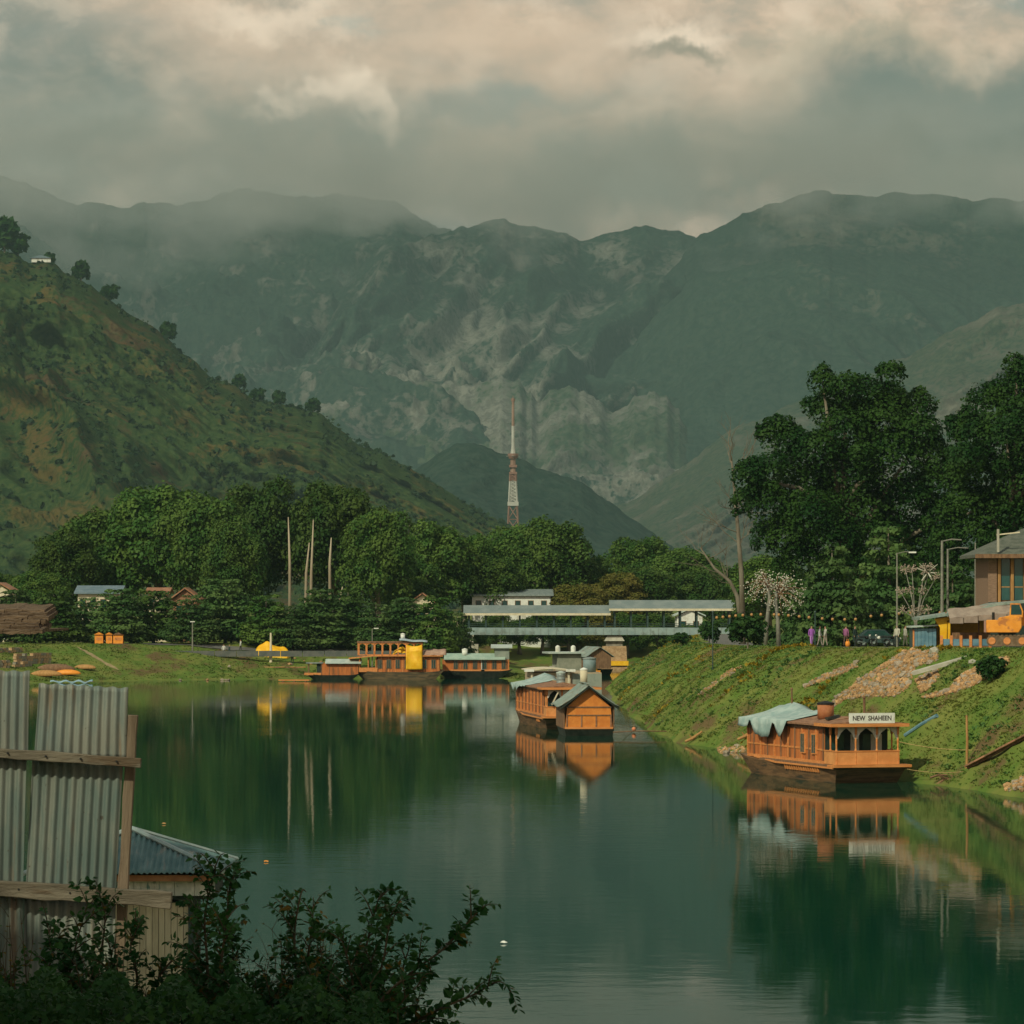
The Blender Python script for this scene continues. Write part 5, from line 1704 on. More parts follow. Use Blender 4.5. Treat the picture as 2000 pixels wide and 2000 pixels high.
gl = ground_at(1790, 300)
dl = thing('globe_flower_lamp', 'tall lamp of curved stems ending in pale globe flowers beside the booth', 'lamp', gl)
SMK = mat('smoky_glass_globe', (0.40, 0.30, 0.24), (0.52, 0.42, 0.35), scale=8, rough=0.3)
for (px, py, rg_, bend) in [(1768, 1112, 10, -8), (1781, 1110, 9, -4), (1806, 1112, 11, 10), (1818, 1108, 9, 14), (1758, 1154, 9, -14), (1777, 1152, 9, -4), (1803, 1152, 10, 8), (1763, 1192, 9, -8), (1782, 1192, 9, -3), (1800, 1192, 9, 4), (1812, 1190, 9, 8), (1830, 1125, 8, 18)]:
    e = P(px, py, 300) - gl
    s_ = P(1788 + bend * .15, 1215, 300) - gl
    m = P(1788 + bend * .9, (py + 1215) / 2, 300) - gl
    s0 = Vector((s_.x * .7, 0, -.2))
    sm_ = MB().tube([s0, s_, m, e], [.045, .04, .035, .025], 6).build('stem', POLE, dl, True)
    r_ = rg_ * 300 / F
    gb_ = MB()
    rg = random.Random(px)
    for j in range(22):                     # globe of thin spokes with bead tips
        d = Vector((rg.gauss(0, 1), rg.gauss(0, 1), rg.gauss(0, 1))).normalized()
        gb_.tube([e, e + d * r_], .012, 3, cap=False)
        p, s2 = e + d * r_, .05
        gb_.add([p + Vector((s2, 0, 0)), p + Vector((-s2, 0, 0)), p + Vector((0, s2, 0)), p + Vector((0, -s2, 0)), p + Vector((0, 0, s2)), p + Vector((0, 0, -s2))],
                [(0, 2, 4), (2, 1, 4), (1, 3, 4), (3, 0, 4), (2, 0, 5), (1, 2, 5), (3, 1, 5), (0, 3, 5)])
    tag(gb_.build('globe_flower', SMK, sm_), kind='stuff')
# petal cluster of the same lamp
pt = MB()
c0 = P(1812, 1118, 300) - gl
for j in range(14):
    a = j * 2.4
    d = Vector((math.cos(a), math.sin(a) * .6, math.sin(j * 1.7) * .9)).normalized()
    pt.beam(c0 + d * .2, c0 + d * rgT.uniform(.5, 1.0), .07, .03)
tag(pt.build('petals', LITE, dl), kind='stuff')

# row of small hanging globe lamps on a wire
wire = []
LY = 330
spots = [1400, 1412, 1425, 1437, 1451, 1468, 1486, 1512, 1521, 1540, 1561, 1580, 1606, 1626, 1650, 1671, 1701, 1722, 1756, 1779, 1836, 1860]
GLM = mat('amber_glass', (0.40, 0.21, 0.07), (0.46, 0.26, 0.10), scale=8, rough=0.3)
gm = MB().lathe((0, 0, 0), [(.02, -.13), (.09, -.09), (.125, 0), (.09, .09), (.05, .12)], 10).mesh('globe', GLM, True)
cm = MB().lathe((0, 0, 0), [(.06, .11), (.06, .2), (.02, .26)], 8).mesh('cap', BLACK)
for px in spots:
    z = P(px, 1205 + 5 * math.sin(px * .02) - (4 if px > 1700 else 0), LY)
    wire.append(z + Vector((0, 0, .27)))
    i_ = spots.index(px)
    t = thing('globe_lamp', f'small amber globe lamp on the promenade wire, {ORD[i_] if i_ < 12 else ORD[len(spots) - 1 - i_]} from the {"left" if i_ < 12 else "right"}', 'lamp', z, group='globe lamps on the promenade wire')
    link('globe', gm, t)
    link('cap', cm, t)
tag(MB().tube([p - wire[0] for p in wire], .012, 4).build('lamp_wire', BLACK, None, loc=wire[0]), 'thin wire carrying the row of amber globe lamps', 'wire')
for px, nm in ((1392, 'left end'), (1868, 'right end'), (1592, 'middle')):
    g = ground_at(px, LY)
    tt = P(px, 1203, LY)
    t = thing('wire_post', f'thin dark post holding the lamp wire at its {nm}', 'post', g)
    MB().tube([(0, 0, -.2), (0, 0, tt.z - g.z + .3)], .05, 6).build('shaft', STEELDK, t)
    MB().lathe((0, 0, tt.z - g.z + .3), [(.09, 0), (.06, .08), (.0, .14)], 8).build('finial', STEELDK, t)


# steel posts, street lamps
def lamp_post(label, px, py_top, Y, arm_px=0, r_=.08, m_=None, name='street_lamp', head=True, py_base=None):
    g = ground_at(px, Y)
    tz_ = CAMZ + (HY - py_top) * Y / F - g.z
    t = thing(name, label, 'lamp post' if head else 'post', g)
    MB().tube([(0, 0, -.3), (0, 0, tz_ * .5), (0, 0, tz_)], [r_ * 1.3, r_, r_ * .8], 8).build('shaft', m_ or POLE, t)
    ax = arm_px * Y / F
    if arm_px:
        MB().tube([(0, 0, tz_ - .05), (ax * .5, 0, tz_ + .1), (ax, 0, tz_ + .05)], r_ * .5, 6).build('arm', m_ or POLE, t)
    if head:
        MB().cbox((ax, 0, tz_ + .05), (.6, .25, .12)).build('lamp_head', WHITE, t)
    return t


lamp_post('tall pale steel post with angled arms, left of the two beside the building', 1840, 1056, 296, 38, .11, POLE, 'steel_post', False)
lamp_post('tall grey steel post, right of the two beside the building', 1851, 1072, 302, 40, .09, POLE, 'steel_post', False)
lamp_post('thin grey pole behind the steel posts near the building', 1905, 1060, 330, 0, .07, POLE, 'steel_post', False)
lamp_post('street lamp arm reaching over the globe flower lamp', 1752, 1080, 330, 30, .07)
lamp_post('street lamp on the left promenade near the brown gabled house', 376, 1215, 541, 0, .09)
lamp_post('twin street lamp on the left promenade above the double decked boat', 727, 1228, 541, 8, .07)
lamp_post('pale post behind the yellow heap on the left bank', 529, 1236, 541, 0, .16, CREAM, 'short_post', False)

# ------------------------------------------------------------------ people
def person_mesh(seed, top_c, bot_c, pose):
    rg = random.Random(seed)
    bm = bmesh.new()
    sk = bm.verts.layers.skin.verify()
    V_ = {}

    def v(n, co, r_, root=False):
        x = bm.verts.new(co)
        x[sk].radius = (r_, r_)
        x[sk].use_root = root
        V_[n] = x
        return x
    st_ = .10 + .12 * pose
    v('pel', (0, 0, .93), .15, True)
    v('sp', (0, 0, 1.12), .14)
    v('ch', (0, .01, 1.34), .16)
    v('nk', (0, 0, 1.50), .055)
    v('hd', (0, -.02, 1.60), .085)
    v('tp', (0, -.01, 1.70), .075)
    for s_ in (-1, 1):
        y = s_ * st_
        v(f'hp{s_}', (s_ * .09, 0, .86), .105)
        v(f'kn{s_}', (s_ * .10, y * .5 - .02, .48), .07)
        v(f'an{s_}', (s_ * .10, y, .08), .05)
        v(f'ft{s_}', (s_ * .11, y - .16, .04), .045)
        v(f'sh{s_}', (s_ * .19, .01, 1.40), .065)
        v(f'el{s_}', (s_ * .26, -.02 - y * .4, 1.13), .05)
        v(f'wr{s_}', (s_ * .25, -.12 - y * .6, .90), .038)
        v(f'hn{s_}', (s_ * .25, -.16 - y * .6, .80), .035)
    for a, b_ in [('pel', 'sp'), ('sp', 'ch'), ('ch', 'nk'), ('nk', 'hd'), ('hd', 'tp')] + [e for s_ in (-1, 1) for e in [('pel', f'hp{s_}'), (f'hp{s_}', f'kn{s_}'), (f'kn{s_}', f'an{s_}'), (f'an{s_}', f'ft{s_}'), ('ch', f'sh{s_}'), (f'sh{s_}', f'el{s_}'), (f'el{s_}', f'wr{s_}'), (f'wr{s_}', f'hn{s_}')]]:
        bm.edges.new((V_[a], V_[b_]))
    me = bpy.data.meshes.new('body_skeleton')
    bm.to_mesh(me)
    bm.free()
    o = bpy.data.objects.new('tmp', me)
    COL.objects.link(o)
    o.modifiers.new('s', 'SKIN')
    o.modifiers.new('u', 'SUBSURF').levels = 1
    r_ = bpy.data.meshes.new_from_object(o.evaluated_get(bpy.context.evaluated_depsgraph_get()))
    bpy.data.objects.remove(o)
    skin = mat('skin', (0.36, 0.20, 0.13), rough=0.6)
    hair = mat('dark_hair', (0.02, 0.015, 0.012), rough=0.7)
    r_.materials.clear()
    for m in (mat(f'cloth_{top_c}', top_c, rough=0.9), mat(f'cloth_{bot_c}', bot_c, rough=0.9), skin, hair, BLACK):
        r_.materials.append(m)
    for f in r_.polygons:
        z, x, y = f.center.z, abs(f.center.x), f.center.y
        i = 0
        if z < .10:
            i = 4
        elif z < .92 and x < .22:
            i = 1
        elif z < .90:
            i = 2
        elif z > 1.68 or (z > 1.58 and y > .02):
            i = 3
        elif z > 1.47:
            i = 2
        f.material_index = i
        f.use_smooth = True
    return r_


for (px, Y, tc, bc, pose, rz, lab) in [
    (1585, 342, (0.30, 0.10, 0.42), (0.42, 0.20, 0.55), 0.2, .4, 'person in a long violet garment with dark hair on the promenade'),
    (1652, 338, (0.26, 0.09, 0.20), (0.10, 0.06, 0.05), 0.6, 2.6, 'person in a plum coloured top standing by an orange bag'),
    (1670, 344, (0.02, 0.035, 0.035), (0.02, 0.03, 0.03), 0.0, 1.0, 'person dressed in dark clothes with pale cap near the chinar trunk'),
    (1752, 330, (0.45, 0.42, 0.36), (0.03, 0.04, 0.04), 0.4, -.6, 'person in pale shirt and dark trousers beside the dark motorcycle'),
    (1768, 333, (0.34, 0.32, 0.28), (0.12, 0.11, 0.09), 0.1, 2.0, 'person in faded grey clothes near the booth'),
    (1601, 345, (0.5, 0.5, 0.48), (0.35, 0.3, 0.26), 0.8, 1.6, 'person in white walking behind the violet dressed one'),
    (1612, 348, (0.42, 0.40, 0.36), (0.32, 0.26, 0.22), 0.5, -1.3, 'person in pale clothes right of the walkers in white')]:
    g = ground_at(px, Y)
    o = link('person', person_mesh(px, tc, bc, pose), None, (g.x, g.y, g.z + .03), rz)
    tag(o, lab, 'person', 'people on the right promenade')
g = ground_at(1655, 337)
bg = MB()
bg.lathe((0, 0, 0), [(.16, 0), (.2, .2), (.17, .4), (.08, .46)], 10)
bg.tube([(-.1, 0, .42), (-.06, 0, .6), (.06, 0, .6), (.1, 0, .42)], .02, 5)
tag(bg.build('orange_bag', ORANGE, None, True, (g.x, g.y - .3, g.z + .03)), 'orange bag on the ground in front of the person in plum', 'bag')
for px, Y, c_, lab in [(470, 545, (.5, .5, .48), 'person in white on the left promenade near the yellow heap'), (437, 541, (.55, .54, .5), 'person in pale shirt standing at the left promenade edge'), (448, 541, (.03, .05, .05), 'person in dark clothes beside the pale shirted one'), (571, 541, (.06, .12, .18), 'person in blue sitting area right of the yellow heap')]:
    g = ground_at(px, Y)
    tag(link('person', person_mesh(px, c_, (.06, .06, .06), .3), None, g, px), lab, 'person', 'people on the left promenade')


# motorcycles
def motorcycle(label, px, Y, rz, body):
    g = ground_at(px, Y)
    t = thing('motorcycle', label, 'motorcycle', (g.x, g.y, g.z + .03), rz, 'motorcycles parked on the promenade')
    for x in (-.62, .62):
        pts = [(x + .30 * math.cos(a * math.pi / 8), 0, .32 + .30 * math.sin(a * math.pi / 8)) for a in range(17)]
        w_ = MB().tube(pts, .055, 6, cap=False).build('wheel', BLACK, t)
        MB().tube([(x, -.06, .32), (x, .06, .32)], .10, 10).build('hub', STEEL, w_)
    MB().tube([(.62, 0, .32), (.42, 0, .75), (.35, 0, 1.0)], .035, 6).build('fork', STEEL, t)
    MB().tube([(.38, -.32, 1.05), (.34, 0, 1.0), (.38, .32, 1.05)], .025, 6).build('handlebar', BLACK, t)
    MB().lathe((0, 0, 0), [(.05, .6), (.16, .66), (.17, .78), (.08, .86)], 10).build('tank', body, t, True).location = (.15, 0, 0)
    MB().box((-.55, -.12, .74), (.02, .12, .84)).build('seat', BLACK, t, bevel=.03)
    MB().box((-.2, -.14, .3), (.25, .14, .6)).build('engine', STEELDK, t, bevel=.03)
    MB().tube([(-.62, .1, .32), (0, .1, .4), (.3, 0, .75)], .03, 6).build('frame', STEELDK, t)
    MB().lathe((0, 0, 0), [(.02, -.08), (.09, -.05), (.09, .05), (.02, .08)], 10).build('headlight', WHITE, t).location = (.45, 0, .92)
    MB().tube([(-.8, -.13, .42), (0, -.13, .32)], .045, 6).build('exhaust', STEEL, t)
    return t


motorcycle('dark motorcycle with white headlight near the plum dressed person', 1690, 334, .5, BLACK)
motorcycle('motorcycle with white tank parked in the middle of the row', 1720, 332, 2.4, WHITE)
motorcycle('black motorcycle beside the pale shirted person', 1741, 333, .9, BLACK)


def car(label, px, Y, rz, body, van=False, group=None):
    g = ground_at(px, Y)
    t = thing('parked_van' if van else 'parked_car', label, 'van' if van else 'car', (g.x, g.y, g.z + .03), rz, group)
    H = 1.95 if van else 1.45
    if van:
        pr_ = [(-2.1, .35), (2.0, .35), (2.1, .8), (1.75, 1.1), (1.35, H), (-2.05, H), (-2.1, 1.0)]
        gl_ = [(-1.8, 1.15), (1.6, 1.15), (1.3, H - .15), (-1.8, H - .15)]
    else:
        pr_ = [(-1.95, .35), (1.95, .35), (2.0, .7), (1.2, .92), (.6, H), (-.9, H), (-1.5, .98), (-1.98, .9)]
        gl_ = [(-1.25, .95), (1.05, .95), (.55, H - .08), (-.85, H - .08)]
    MB().prism([(x, -.8, z) for x, z in pr_], (0, 1.6, 0)).build('body', body, t, bevel=.06)
    for y in (-.815, .80):
        MB().prism([(x, y, z) for x, z in gl_], (0, .015, 0)).build('side_window', GLASS, t)
    for x in (-1.25, 1.25):
        for y in (-.82, .62):
            w_ = MB().tube([(x, y, .32), (x, y + .2, .32)], .32, 14).build('wheel', BLACK, t)
            MB().tube([(x, y - .01 if y < 0 else y + .2, .32), (x, (y if y < 0 else y + .21), .32)], .18, 10).build('rim', STEEL, w_)
    for y in (-.6, .6):
        MB().box((1.93, y - .15, .62), (2.02 if not van else 2.08, y + .15, .76)).build('headlight', WHITE, t)
    return t


CARW = mat('white_car_paint', (0.62, 0.62, 0.60), rough=0.3, spec=0.5)
CARS = mat('silver_car_paint', (0.36, 0.38, 0.39), rough=0.3, metal=0.4, spec=0.5)
CARD = mat('dark_car_paint', (0.03, 0.05, 0.055), rough=0.3, spec=0.5)
car('white van parked behind the walkers on the right promenade', 1592, 368, .1, CARW, True)
car('dark car parked behind the motorcycles', 1712, 352, .05, CARD)
for k, (px, m, lab) in enumerate([(18, CARW, 'white car at the left edge seen under the promenade trees'), (50, CARS, 'silver car second from the left edge under the trees'), (110, CARW, 'white car left of the white van under the promenade trees'), (160, CARS, 'silver car left of the orange kiosks')]):
    car(lab, px, 563 + k, .1 * k, m, group='cars parked behind the promenade trees')
car('white van under the promenade trees between two cars', 135, 570, .0, CARW, True)

# ------------------------------------------------------------------ rubble on the slope
ROCK1 = mat('tan_rubble', (0.36, 0.20, 0.09), (0.50, 0.31, 0.155), scale=3, rough=0.95, bump=0.6, rnd=0.5)
ROCK2 = mat('grey_rubble', (0.26, 0.21, 0.16), (0.37, 0.30, 0.23), scale=3, rough=0.95, bump=0.6, rnd=0.4)


def rock_verts(rg, r_):
    bm = bmesh.new()
    bmesh.ops.create_icosphere(bm, subdivisions=1, radius=r_)
    sx, sy, sz = rg.uniform(.7, 1.3), rg.uniform(.7, 1.2), rg.uniform(.5, .85)
    for v in bm.verts:
        k_ = rg.uniform(.75, 1.15)
        v.co = Vector((v.co.x * sx * k_, v.co.y * sy * k_, v.co.z * sz * k_))
    vs_, fs = [tuple(v.co) for v in bm.verts], [tuple(v.index for v in f.verts) for f in bm.faces]
    bm.free()
    return vs_, fs


rgR = random.Random(21)
SHAPES = [rock_verts(rgR, 1.0) for _ in range(10)]
SM = [MB().add(v, f).mesh('stone', ROCK1) for v, f in SHAPES[:6]] + [MB().add(v, f).mesh('stone', ROCK2) for v, f in SHAPES[6:]]


def in_poly(x, y, poly):
    return bool(pip(np.array([x]), np.array([y]), poly)[0])


RUBBLE = []


def rubble(label, poly, n_big, n_small, seed):
    RUBBLE.append(poly)
    rg = random.Random(seed)
    xs_, ys_ = [p[0] for p in poly], [p[1] for p in poly]
    c = hit(sum(xs_) / len(xs_), sum(ys_) / len(ys_))
    t = thing('rubble_pile', label, 'rubble', c, group='stone rubble tipped on the slope')
    sm_ = MB()
    for _ in range(int((max(xs_) - min(xs_)) * (max(ys_) - min(ys_)) / 45)):   # trodden earth among the stones
        px, py = rg.uniform(min(xs_), max(xs_)), rg.uniform(min(ys_), max(ys_))
        if in_poly(px, py, poly):
            vs_, fs = rg.choice(SHAPES)
            p = hit(px, py) - c
            sm_.add([Vector(v) * .19 + p - Vector((0, 0, .06)) for v in vs_], fs, 2)
    k_ = 0
    tries = 0
    while k_ < n_big + n_small and tries < 20000:
        tries += 1
        px, py = rg.uniform(min(xs_), max(xs_)), rg.uniform(min(ys_), max(ys_))
        if not in_poly(px, py, poly):
            continue
        p = hit(px, py) - c
        if k_ < n_big:
            r_ = rg.uniform(.14, .27)
            o = link('stone', rg.choice(SM), t, p + Vector((0, 0, r_ * .2)), rg.uniform(0, 6))
            o.scale = (r_, r_, r_)
        else:
            r_ = rg.uniform(.045, .14)
            vs_, fs = rg.choice(SHAPES)
            sm_.add([Vector(v) * r_ + p + Vector((0, 0, r_ * .3)) for v in vs_], fs, rg.random() < .3)
        k_ += 1
    tag(sm_.build('small_stones', [ROCK1, ROCK2, DIRT], t), kind='stuff')


rubble('large tan rubble pile sliding from the promenade towards the name board houseboat', [(1612, 1388), (1650, 1350), (1700, 1315), (1740, 1288), (1772, 1270), (1830, 1272), (1832, 1292), (1790, 1302), (1775, 1345), (1750, 1362), (1690, 1362), (1650, 1368), (1620, 1388)], 150, 2400, 1)
rubble('long tan rubble strip on the right of the slope, below the excavator', [(1800, 1362), (1850, 1350), (1880, 1320), (1930, 1290), (1968, 1286), (1972, 1298), (1945, 1318), (1900, 1342), (1870, 1352), (1815, 1366)], 100, 1300, 2)
rubble('small tan rubble patch between the two larger piles', [(1788, 1328), (1830, 1312), (1836, 1322), (1812, 1350), (1798, 1352)], 25, 320, 3)
rubble('thin streak of brown earth and pebbles on the slope left of the large rubble pile', [(1572, 1345), (1578, 1334), (1640, 1305), (1675, 1294), (1675, 1304), (1612, 1330)], 6, 260, 6)
rubble('narrow trodden streak of earth on the slope below the dark round bush', [(1356, 1363), (1420, 1314), (1448, 1299), (1448, 1305), (1392, 1344)], 4, 160, 7)
rubble('tan stones at the waterline left of the name board houseboat', [(1402, 1462), (1450, 1458), (1458, 1470), (1410, 1472)], 16, 60, 4)
rubble('tan stones at the waterline at the right edge', [(1960, 1540), (2005, 1512), (2010, 1545), (1965, 1547)], 18, 50, 5)
for (px, py, r_, lab) in [(1825, 1276, .42, 'pale boulder at the top end of the large rubble pile'), (1898, 1296, .26, 'pale lone boulder on the grass left of the rubble strip'), (1755, 1300, .34, 'grey boulder high in the large rubble pile'), (1762, 1322, .36, 'grey boulder in the middle of the large rubble pile')]:
    p = hit(px, py)
    o = link('boulder', rgR.choice(SM[6:]) if 'grey' in lab else MB().add(*SHAPES[3]).mesh('boulder', CONC), None, p + Vector((0, -.3, r_ * .3)), rgR.random() * 6)
    o.scale = (r_, r_, r_)
    tag(o, lab, 'boulder')
sl = MB().prism([(-1.9, 0, -.1), (1.7, .6, .9), (1.9, .6, .75), (-1.7, 0, -.25)], (.2, .5, .12)).build('stone_slab', CONC, None, loc=hit(1840, 1312))
tag(sl, 'long pale slab lying askew between the two rubble piles', 'slab')

# posts, ramp and pipes at the right
g = hit(1888, 1501)
t = thing('mooring_post', 'tall thin tan post standing at the waterline right of the name board houseboat', 'post', g)
MB().tube([(0, 0, -.4), (.03, 0, 1.4), (0, 0, 101 * g.y / F)], [.075, .07, .06], 8).build('shaft', TIMB, t)
MB().lathe((0, 0, 101 * g.y / F), [(.065, 0), (.03, .04)], 8).build('worn_top', BROWN, t)
a, b_ = hit(1890, 1505), hit(2010, 1444)
t = thing('gangway', 'red brown plank gangway leading up the slope at the right edge', 'gangway', a)
for j in range(6):
    p0, p1 = a.lerp(b_, j / 6) - a, a.lerp(b_, (j + .97) / 6) - a
    MB().beam(p0 + Vector((0, 0, .18)), p1 + Vector((0, 0, .18)), .55, .09).build('plank', [ROOFB, RUST, BROWN][j % 3], t)
MB().beam(Vector((0, 0, .08)), b_ - a + Vector((0, 0, .08)), .12, .10).build('stringer', BROWN, t)
a, b_ = P(1938, 1421, a.y + 3), P(2015, 1402, a.y + 9)
t = thing('handrail', 'tan pole handrail on thin posts above the gangway', 'railing', (a.x, a.y, hz(a.x, a.y)))
o_ = Vector(t.location)
MB().tube([a - o_, b_ - o_], .05, 6).build('rail', TIMB, t)
for j in (.15, .38, .7):
    p = a.lerp(b_, j)
    MB().tube([p - o_, Vector((p.x, p.y, hz(p.x, p.y) - .2)) - o_], .035, 6).build('post', TIMB, t)
a, b_ = hit(1768, 1440), hit(1830, 1402)
tag(MB().tube([(0, 0, .1), (b_ - a) * .5 + Vector((0, 0, .15)), (b_ - a) + Vector((0, 0, .1))], .12, 8).build('drain_pipe', BLUE, None, loc=a), 'grey blue pipe running down the slope behind the name board houseboat', 'pipe')
a = W(1850, 1530, .1)
dt = thing('driftwood', 'tangle of dark driftwood at the waterline right of the name board houseboat', 'driftwood', a)
for j, (p, q_) in enumerate([((0, 0, .2), (1.2, .3, .35)), ((-.6, .1, -.1), (.5, .2, .5)), ((-.5, 0, .5), (.2, .1, -.1)), ((.4, 0, .1), (1.6, .5, .6)), ((-.9, .2, .3), (.0, .0, .45))]):
    MB().tube([p, ((p[0] + q_[0]) / 2, p[1], (p[2] + q_[2]) / 2 + .08), q_], [.07, .06, .04], 5).build('branch', BROWN, dt)
for (px, py, lab) in [(1352, 1450, 'short driftwood log at the waterline left of the name board houseboat'), (1455, 1446, 'tan log leaning on the bank behind the stern of the name board houseboat')]:
    p = hit(px, py)
    o = MB().tube([(-.5, 0, .05), (0, .1, .25), (.7, .3, .75)], [.09, .12, .08], 7)
    o.tube([(0, .1, .25), (-.2, .1, .55)], [.06, .03], 5)
    tag(o.build('driftwood_log', TIMB, None, loc=p), lab, 'log')


# ------------------------------------------------------------------ left bank
lp = [Vector((x, y + 26 + 0, 0)) for x, y in ((-75, 520), (-60, 520), (-45, 520), (-30, 522), (-12, 526))]
strip('promenade', lp, 3.0, ASPH, .05)
wb_ = thing('promenade_wall', 'low grey parapet along the edge of the left promenade', 'wall', (-42, 540.5, hz(-42, 541)))
for j in range(22):
    x = -32 + j * 2.9
    MB().box((x, -.15, -.6), (x + 2.82, .15, .16)).build('parapet_block', mat('grey_blue_parapet', (0.09, 0.10, 0.095), (0.13, 0.13, 0.12), scale=1, rough=0.9), wb_)
strip('path', [hit(150, 1264), hit(175, 1278), hit(205, 1296), hit(232, 1310)], .7, mat('pale_trodden_earth', (0.27, 0.20, 0.10), (0.34, 0.26, 0.14), scale=1.5, rough=0.95), .03)

# yellow heap on the bank
p = hit(532, 1282)
m_ = MB()
m_.grid(lambda u, v: (-2.4 + 4.8 * u, -1.3 + 2.6 * v, 2.9 * (math.sin(u * math.pi) ** .45) * (math.sin(v * math.pi) ** .5) * (.55 + .6 * float(fbm(u * 2.3 + .7, v * 2.2, 3, 6))) * (1.0 - .35 * u) + .16 * math.sin(u * 13 + v * 5) * math.sin(v * math.pi) + .1 * math.sin(v * 15 + u * 8) * math.sin(u * math.pi)), 22, 14)
hp = m_.build('yellow_heap', YEL, None, True, p + Vector((0, .4, -.3)))
tag(hp, 'yellow tarpaulin thrown over a heap on the far left bank', 'tarpaulin')
hp2 = MB()
for j in range(7):
    a = random.Random(j).uniform(-.6, .6)
    hp2.tube([(-1.6 + .5 * j, -.6 * j * .3, .12), (-.2 + .5 * j, -1.0 - .3 * j * .3, .16)], .07, 5)
tg = thing('driftwood', 'scatter of bare poles on the bank below the yellow heap', 'driftwood', hit(545, 1305))
for j in range(7):
    rg = random.Random(j + 50)
    MB().tube([(-2 + .7 * j, .8 - .3 * j, .1), (-.6 + .7 * j, -.1 - .3 * j, .05 + .1 * rg.random())], .07, 5).build('pole', [TIMB, BROWN][j % 2], tg)
# orange kiosks
for k, (a, c_, lab) in enumerate([(185, 201, 'leftmost orange kiosk under the promenade trees'), (207, 219, 'middle orange kiosk under the promenade trees'), (221, 240, 'rightmost orange kiosk under the promenade trees, with brown roof')]):
    Y = 547
    x0, x1 = (a - 1000) * Y / F, (c_ - 1000) * Y / F
    g = hz(x0, Y)
    t = thing('orange_kiosk', lab, 'kiosk', (x0, Y, g), group='orange kiosks')
    MB().box((0, 0, -.2), (x1 - x0, 1.5, 1.25)).build('wall', ORANGE, t)
    MB().prism([(-.1, -.2, 1.25), (x1 - x0 + .1, -.2, 1.25), ((x1 - x0) / 2, -.2, 1.55)], (0, 1.9, 0)).build('roof', BROWN if k == 2 else ORANGE, t)
    MB().box((.2, -.03, .5), (x1 - x0 - .2, -.005, .9)).build('hatch', TRIM, t)
# stone walls on the far-left slope
for k, (a, c_, py, hgt, lab) in enumerate([(28, 97, 1297, 1.55, 'stepped stone wall on the left slope, the longest'), (-20, 18, 1306, 1.3, 'stone wall fragment at the left edge of the slope'), (26, 60, 1303, 1.0, 'lower buff wall in front of the longest stone wall'), (-20, 40, 1276, .8, 'upper low stone wall at the left edge')]):
    p0, p1 = hit(a, py), hit(c_, py - 2)
    t = thing('stone_wall', lab, 'wall', p0, group='old stone walls on the left slope')
    d = p1 - p0
    rg = random.Random(k)
    n = max(4, int(d.length / .55))
    rows = max(2, int(hgt / .36))
    bm0 = [MB().cbox((0, 0, 0), (.52, .5, .33)).mesh('block', STONE), MB().cbox((0, 0, 0), (.50, .46, .31)).mesh('block', STONEDK)]
    for r_ in range(rows):
        for j in range(n):
            if r_ == rows - 1 and rg.random() < .25:
                continue
            o = link('block', rg.choice(bm0), t, d * ((j + .5 + .25 * (r_ % 2)) / n) + Vector((0, rg.uniform(-.04, .04), .1 + r_ * .35)), math.atan2(d.y, d.x) + rg.uniform(-.05, .05))
# upturned hulls and the orange canoe
for (px, py, s_, rz, lab, m_, nm) in [(108, 1313, 1.5, .12, 'upturned brown boat hull drawn up on the left bank', BROWN, 'upturned_boat'), (90, 1322, 1.2, -.1, 'lower upturned tan boat hull on the left bank', TIMB, 'upturned_boat'), (166, 1308, .9, -.35, 'small upturned hull right of the larger ones', TIMB, 'upturned_boat'), (132, 1319, 1.0, -.12, 'bright orange canoe lying on the left bank', ORANGE, 'canoe')]:
    p = hit(px, py)
    t = thing(nm, lab, 'boat', p + Vector((0, 0, .05)), rz, 'boats drawn up on the left bank')
    b = MB()
    L = 1.75 * s_
    b.grid(lambda u, v: (-L + 2 * L * u, .55 * s_ * math.sin(u * math.pi) ** .6 * math.cos(v * math.pi), .02 + .62 * s_ * (math.sin(u * math.pi) ** .5) * math.sin(v * math.pi) ** .7 + .12 * abs(u - .5)), 16, 8)
    hl_ = b.build('hull', m_, t, True)
    sd = hl_.modifiers.new('thickness', 'SOLIDIFY')
    sd.thickness = .03
    MB().tube([(-L, 0, .10), (-L * .5, 0, .6 * s_), (L * .5, 0, .6 * s_), (L, 0, .10)], .03, 5).build('keel', BROWN, t)
p = hit(140, 1334)
m_ = MB()
m_.grid(lambda u, v: (-2.6 + 5.2 * u, -.9 + 1.8 * v, .12 + .22 * math.sin(u * 9 + v * 4) ** 2 * math.sin(v * math.pi) + .1 * math.sin(u * 21)), 24, 8)
tag(m_.build('blue_sheet', mat('faded_blue_sheet', (0.20, 0.33, 0.42), (0.30, 0.42, 0.50), scale=2, rough=0.6), None, True, p), 'crumpled faded blue sheet at the waterline of the left bank', 'sheet')
for k in range(14):
    rg = random.Random(k + 900)
    px, py = rg.choice([(270 + rg.random() * 260, 1290 + rg.random() * 38), (300 + rg.random() * 180, 1329), (560 + rg.random() * 120, 1285 + rg.random() * 15)])
    p = hit(px, py)
    o = link('litter_stone', rg.choice(SM), None, p + Vector((0, 0, .08)), rg.random() * 6)
    q = rg.uniform(.14, .3)
    o.scale = (q, q, q)
    tag(o, 'small pale stone lying on the grass of the left bank', 'stone', 'stray stones on the left bank')

# ------------------------------------------------------------------ grass and weeds on the banks
BARE = RUBBLE + [[(146, 1262), (236, 1306), (230, 1314), (150, 1268)], [(1885, 1503), (2010, 1436), (2010, 1452), (1890, 1512)], [(1760, 1440), (1835, 1396), (1838, 1408), (1768, 1446)]]


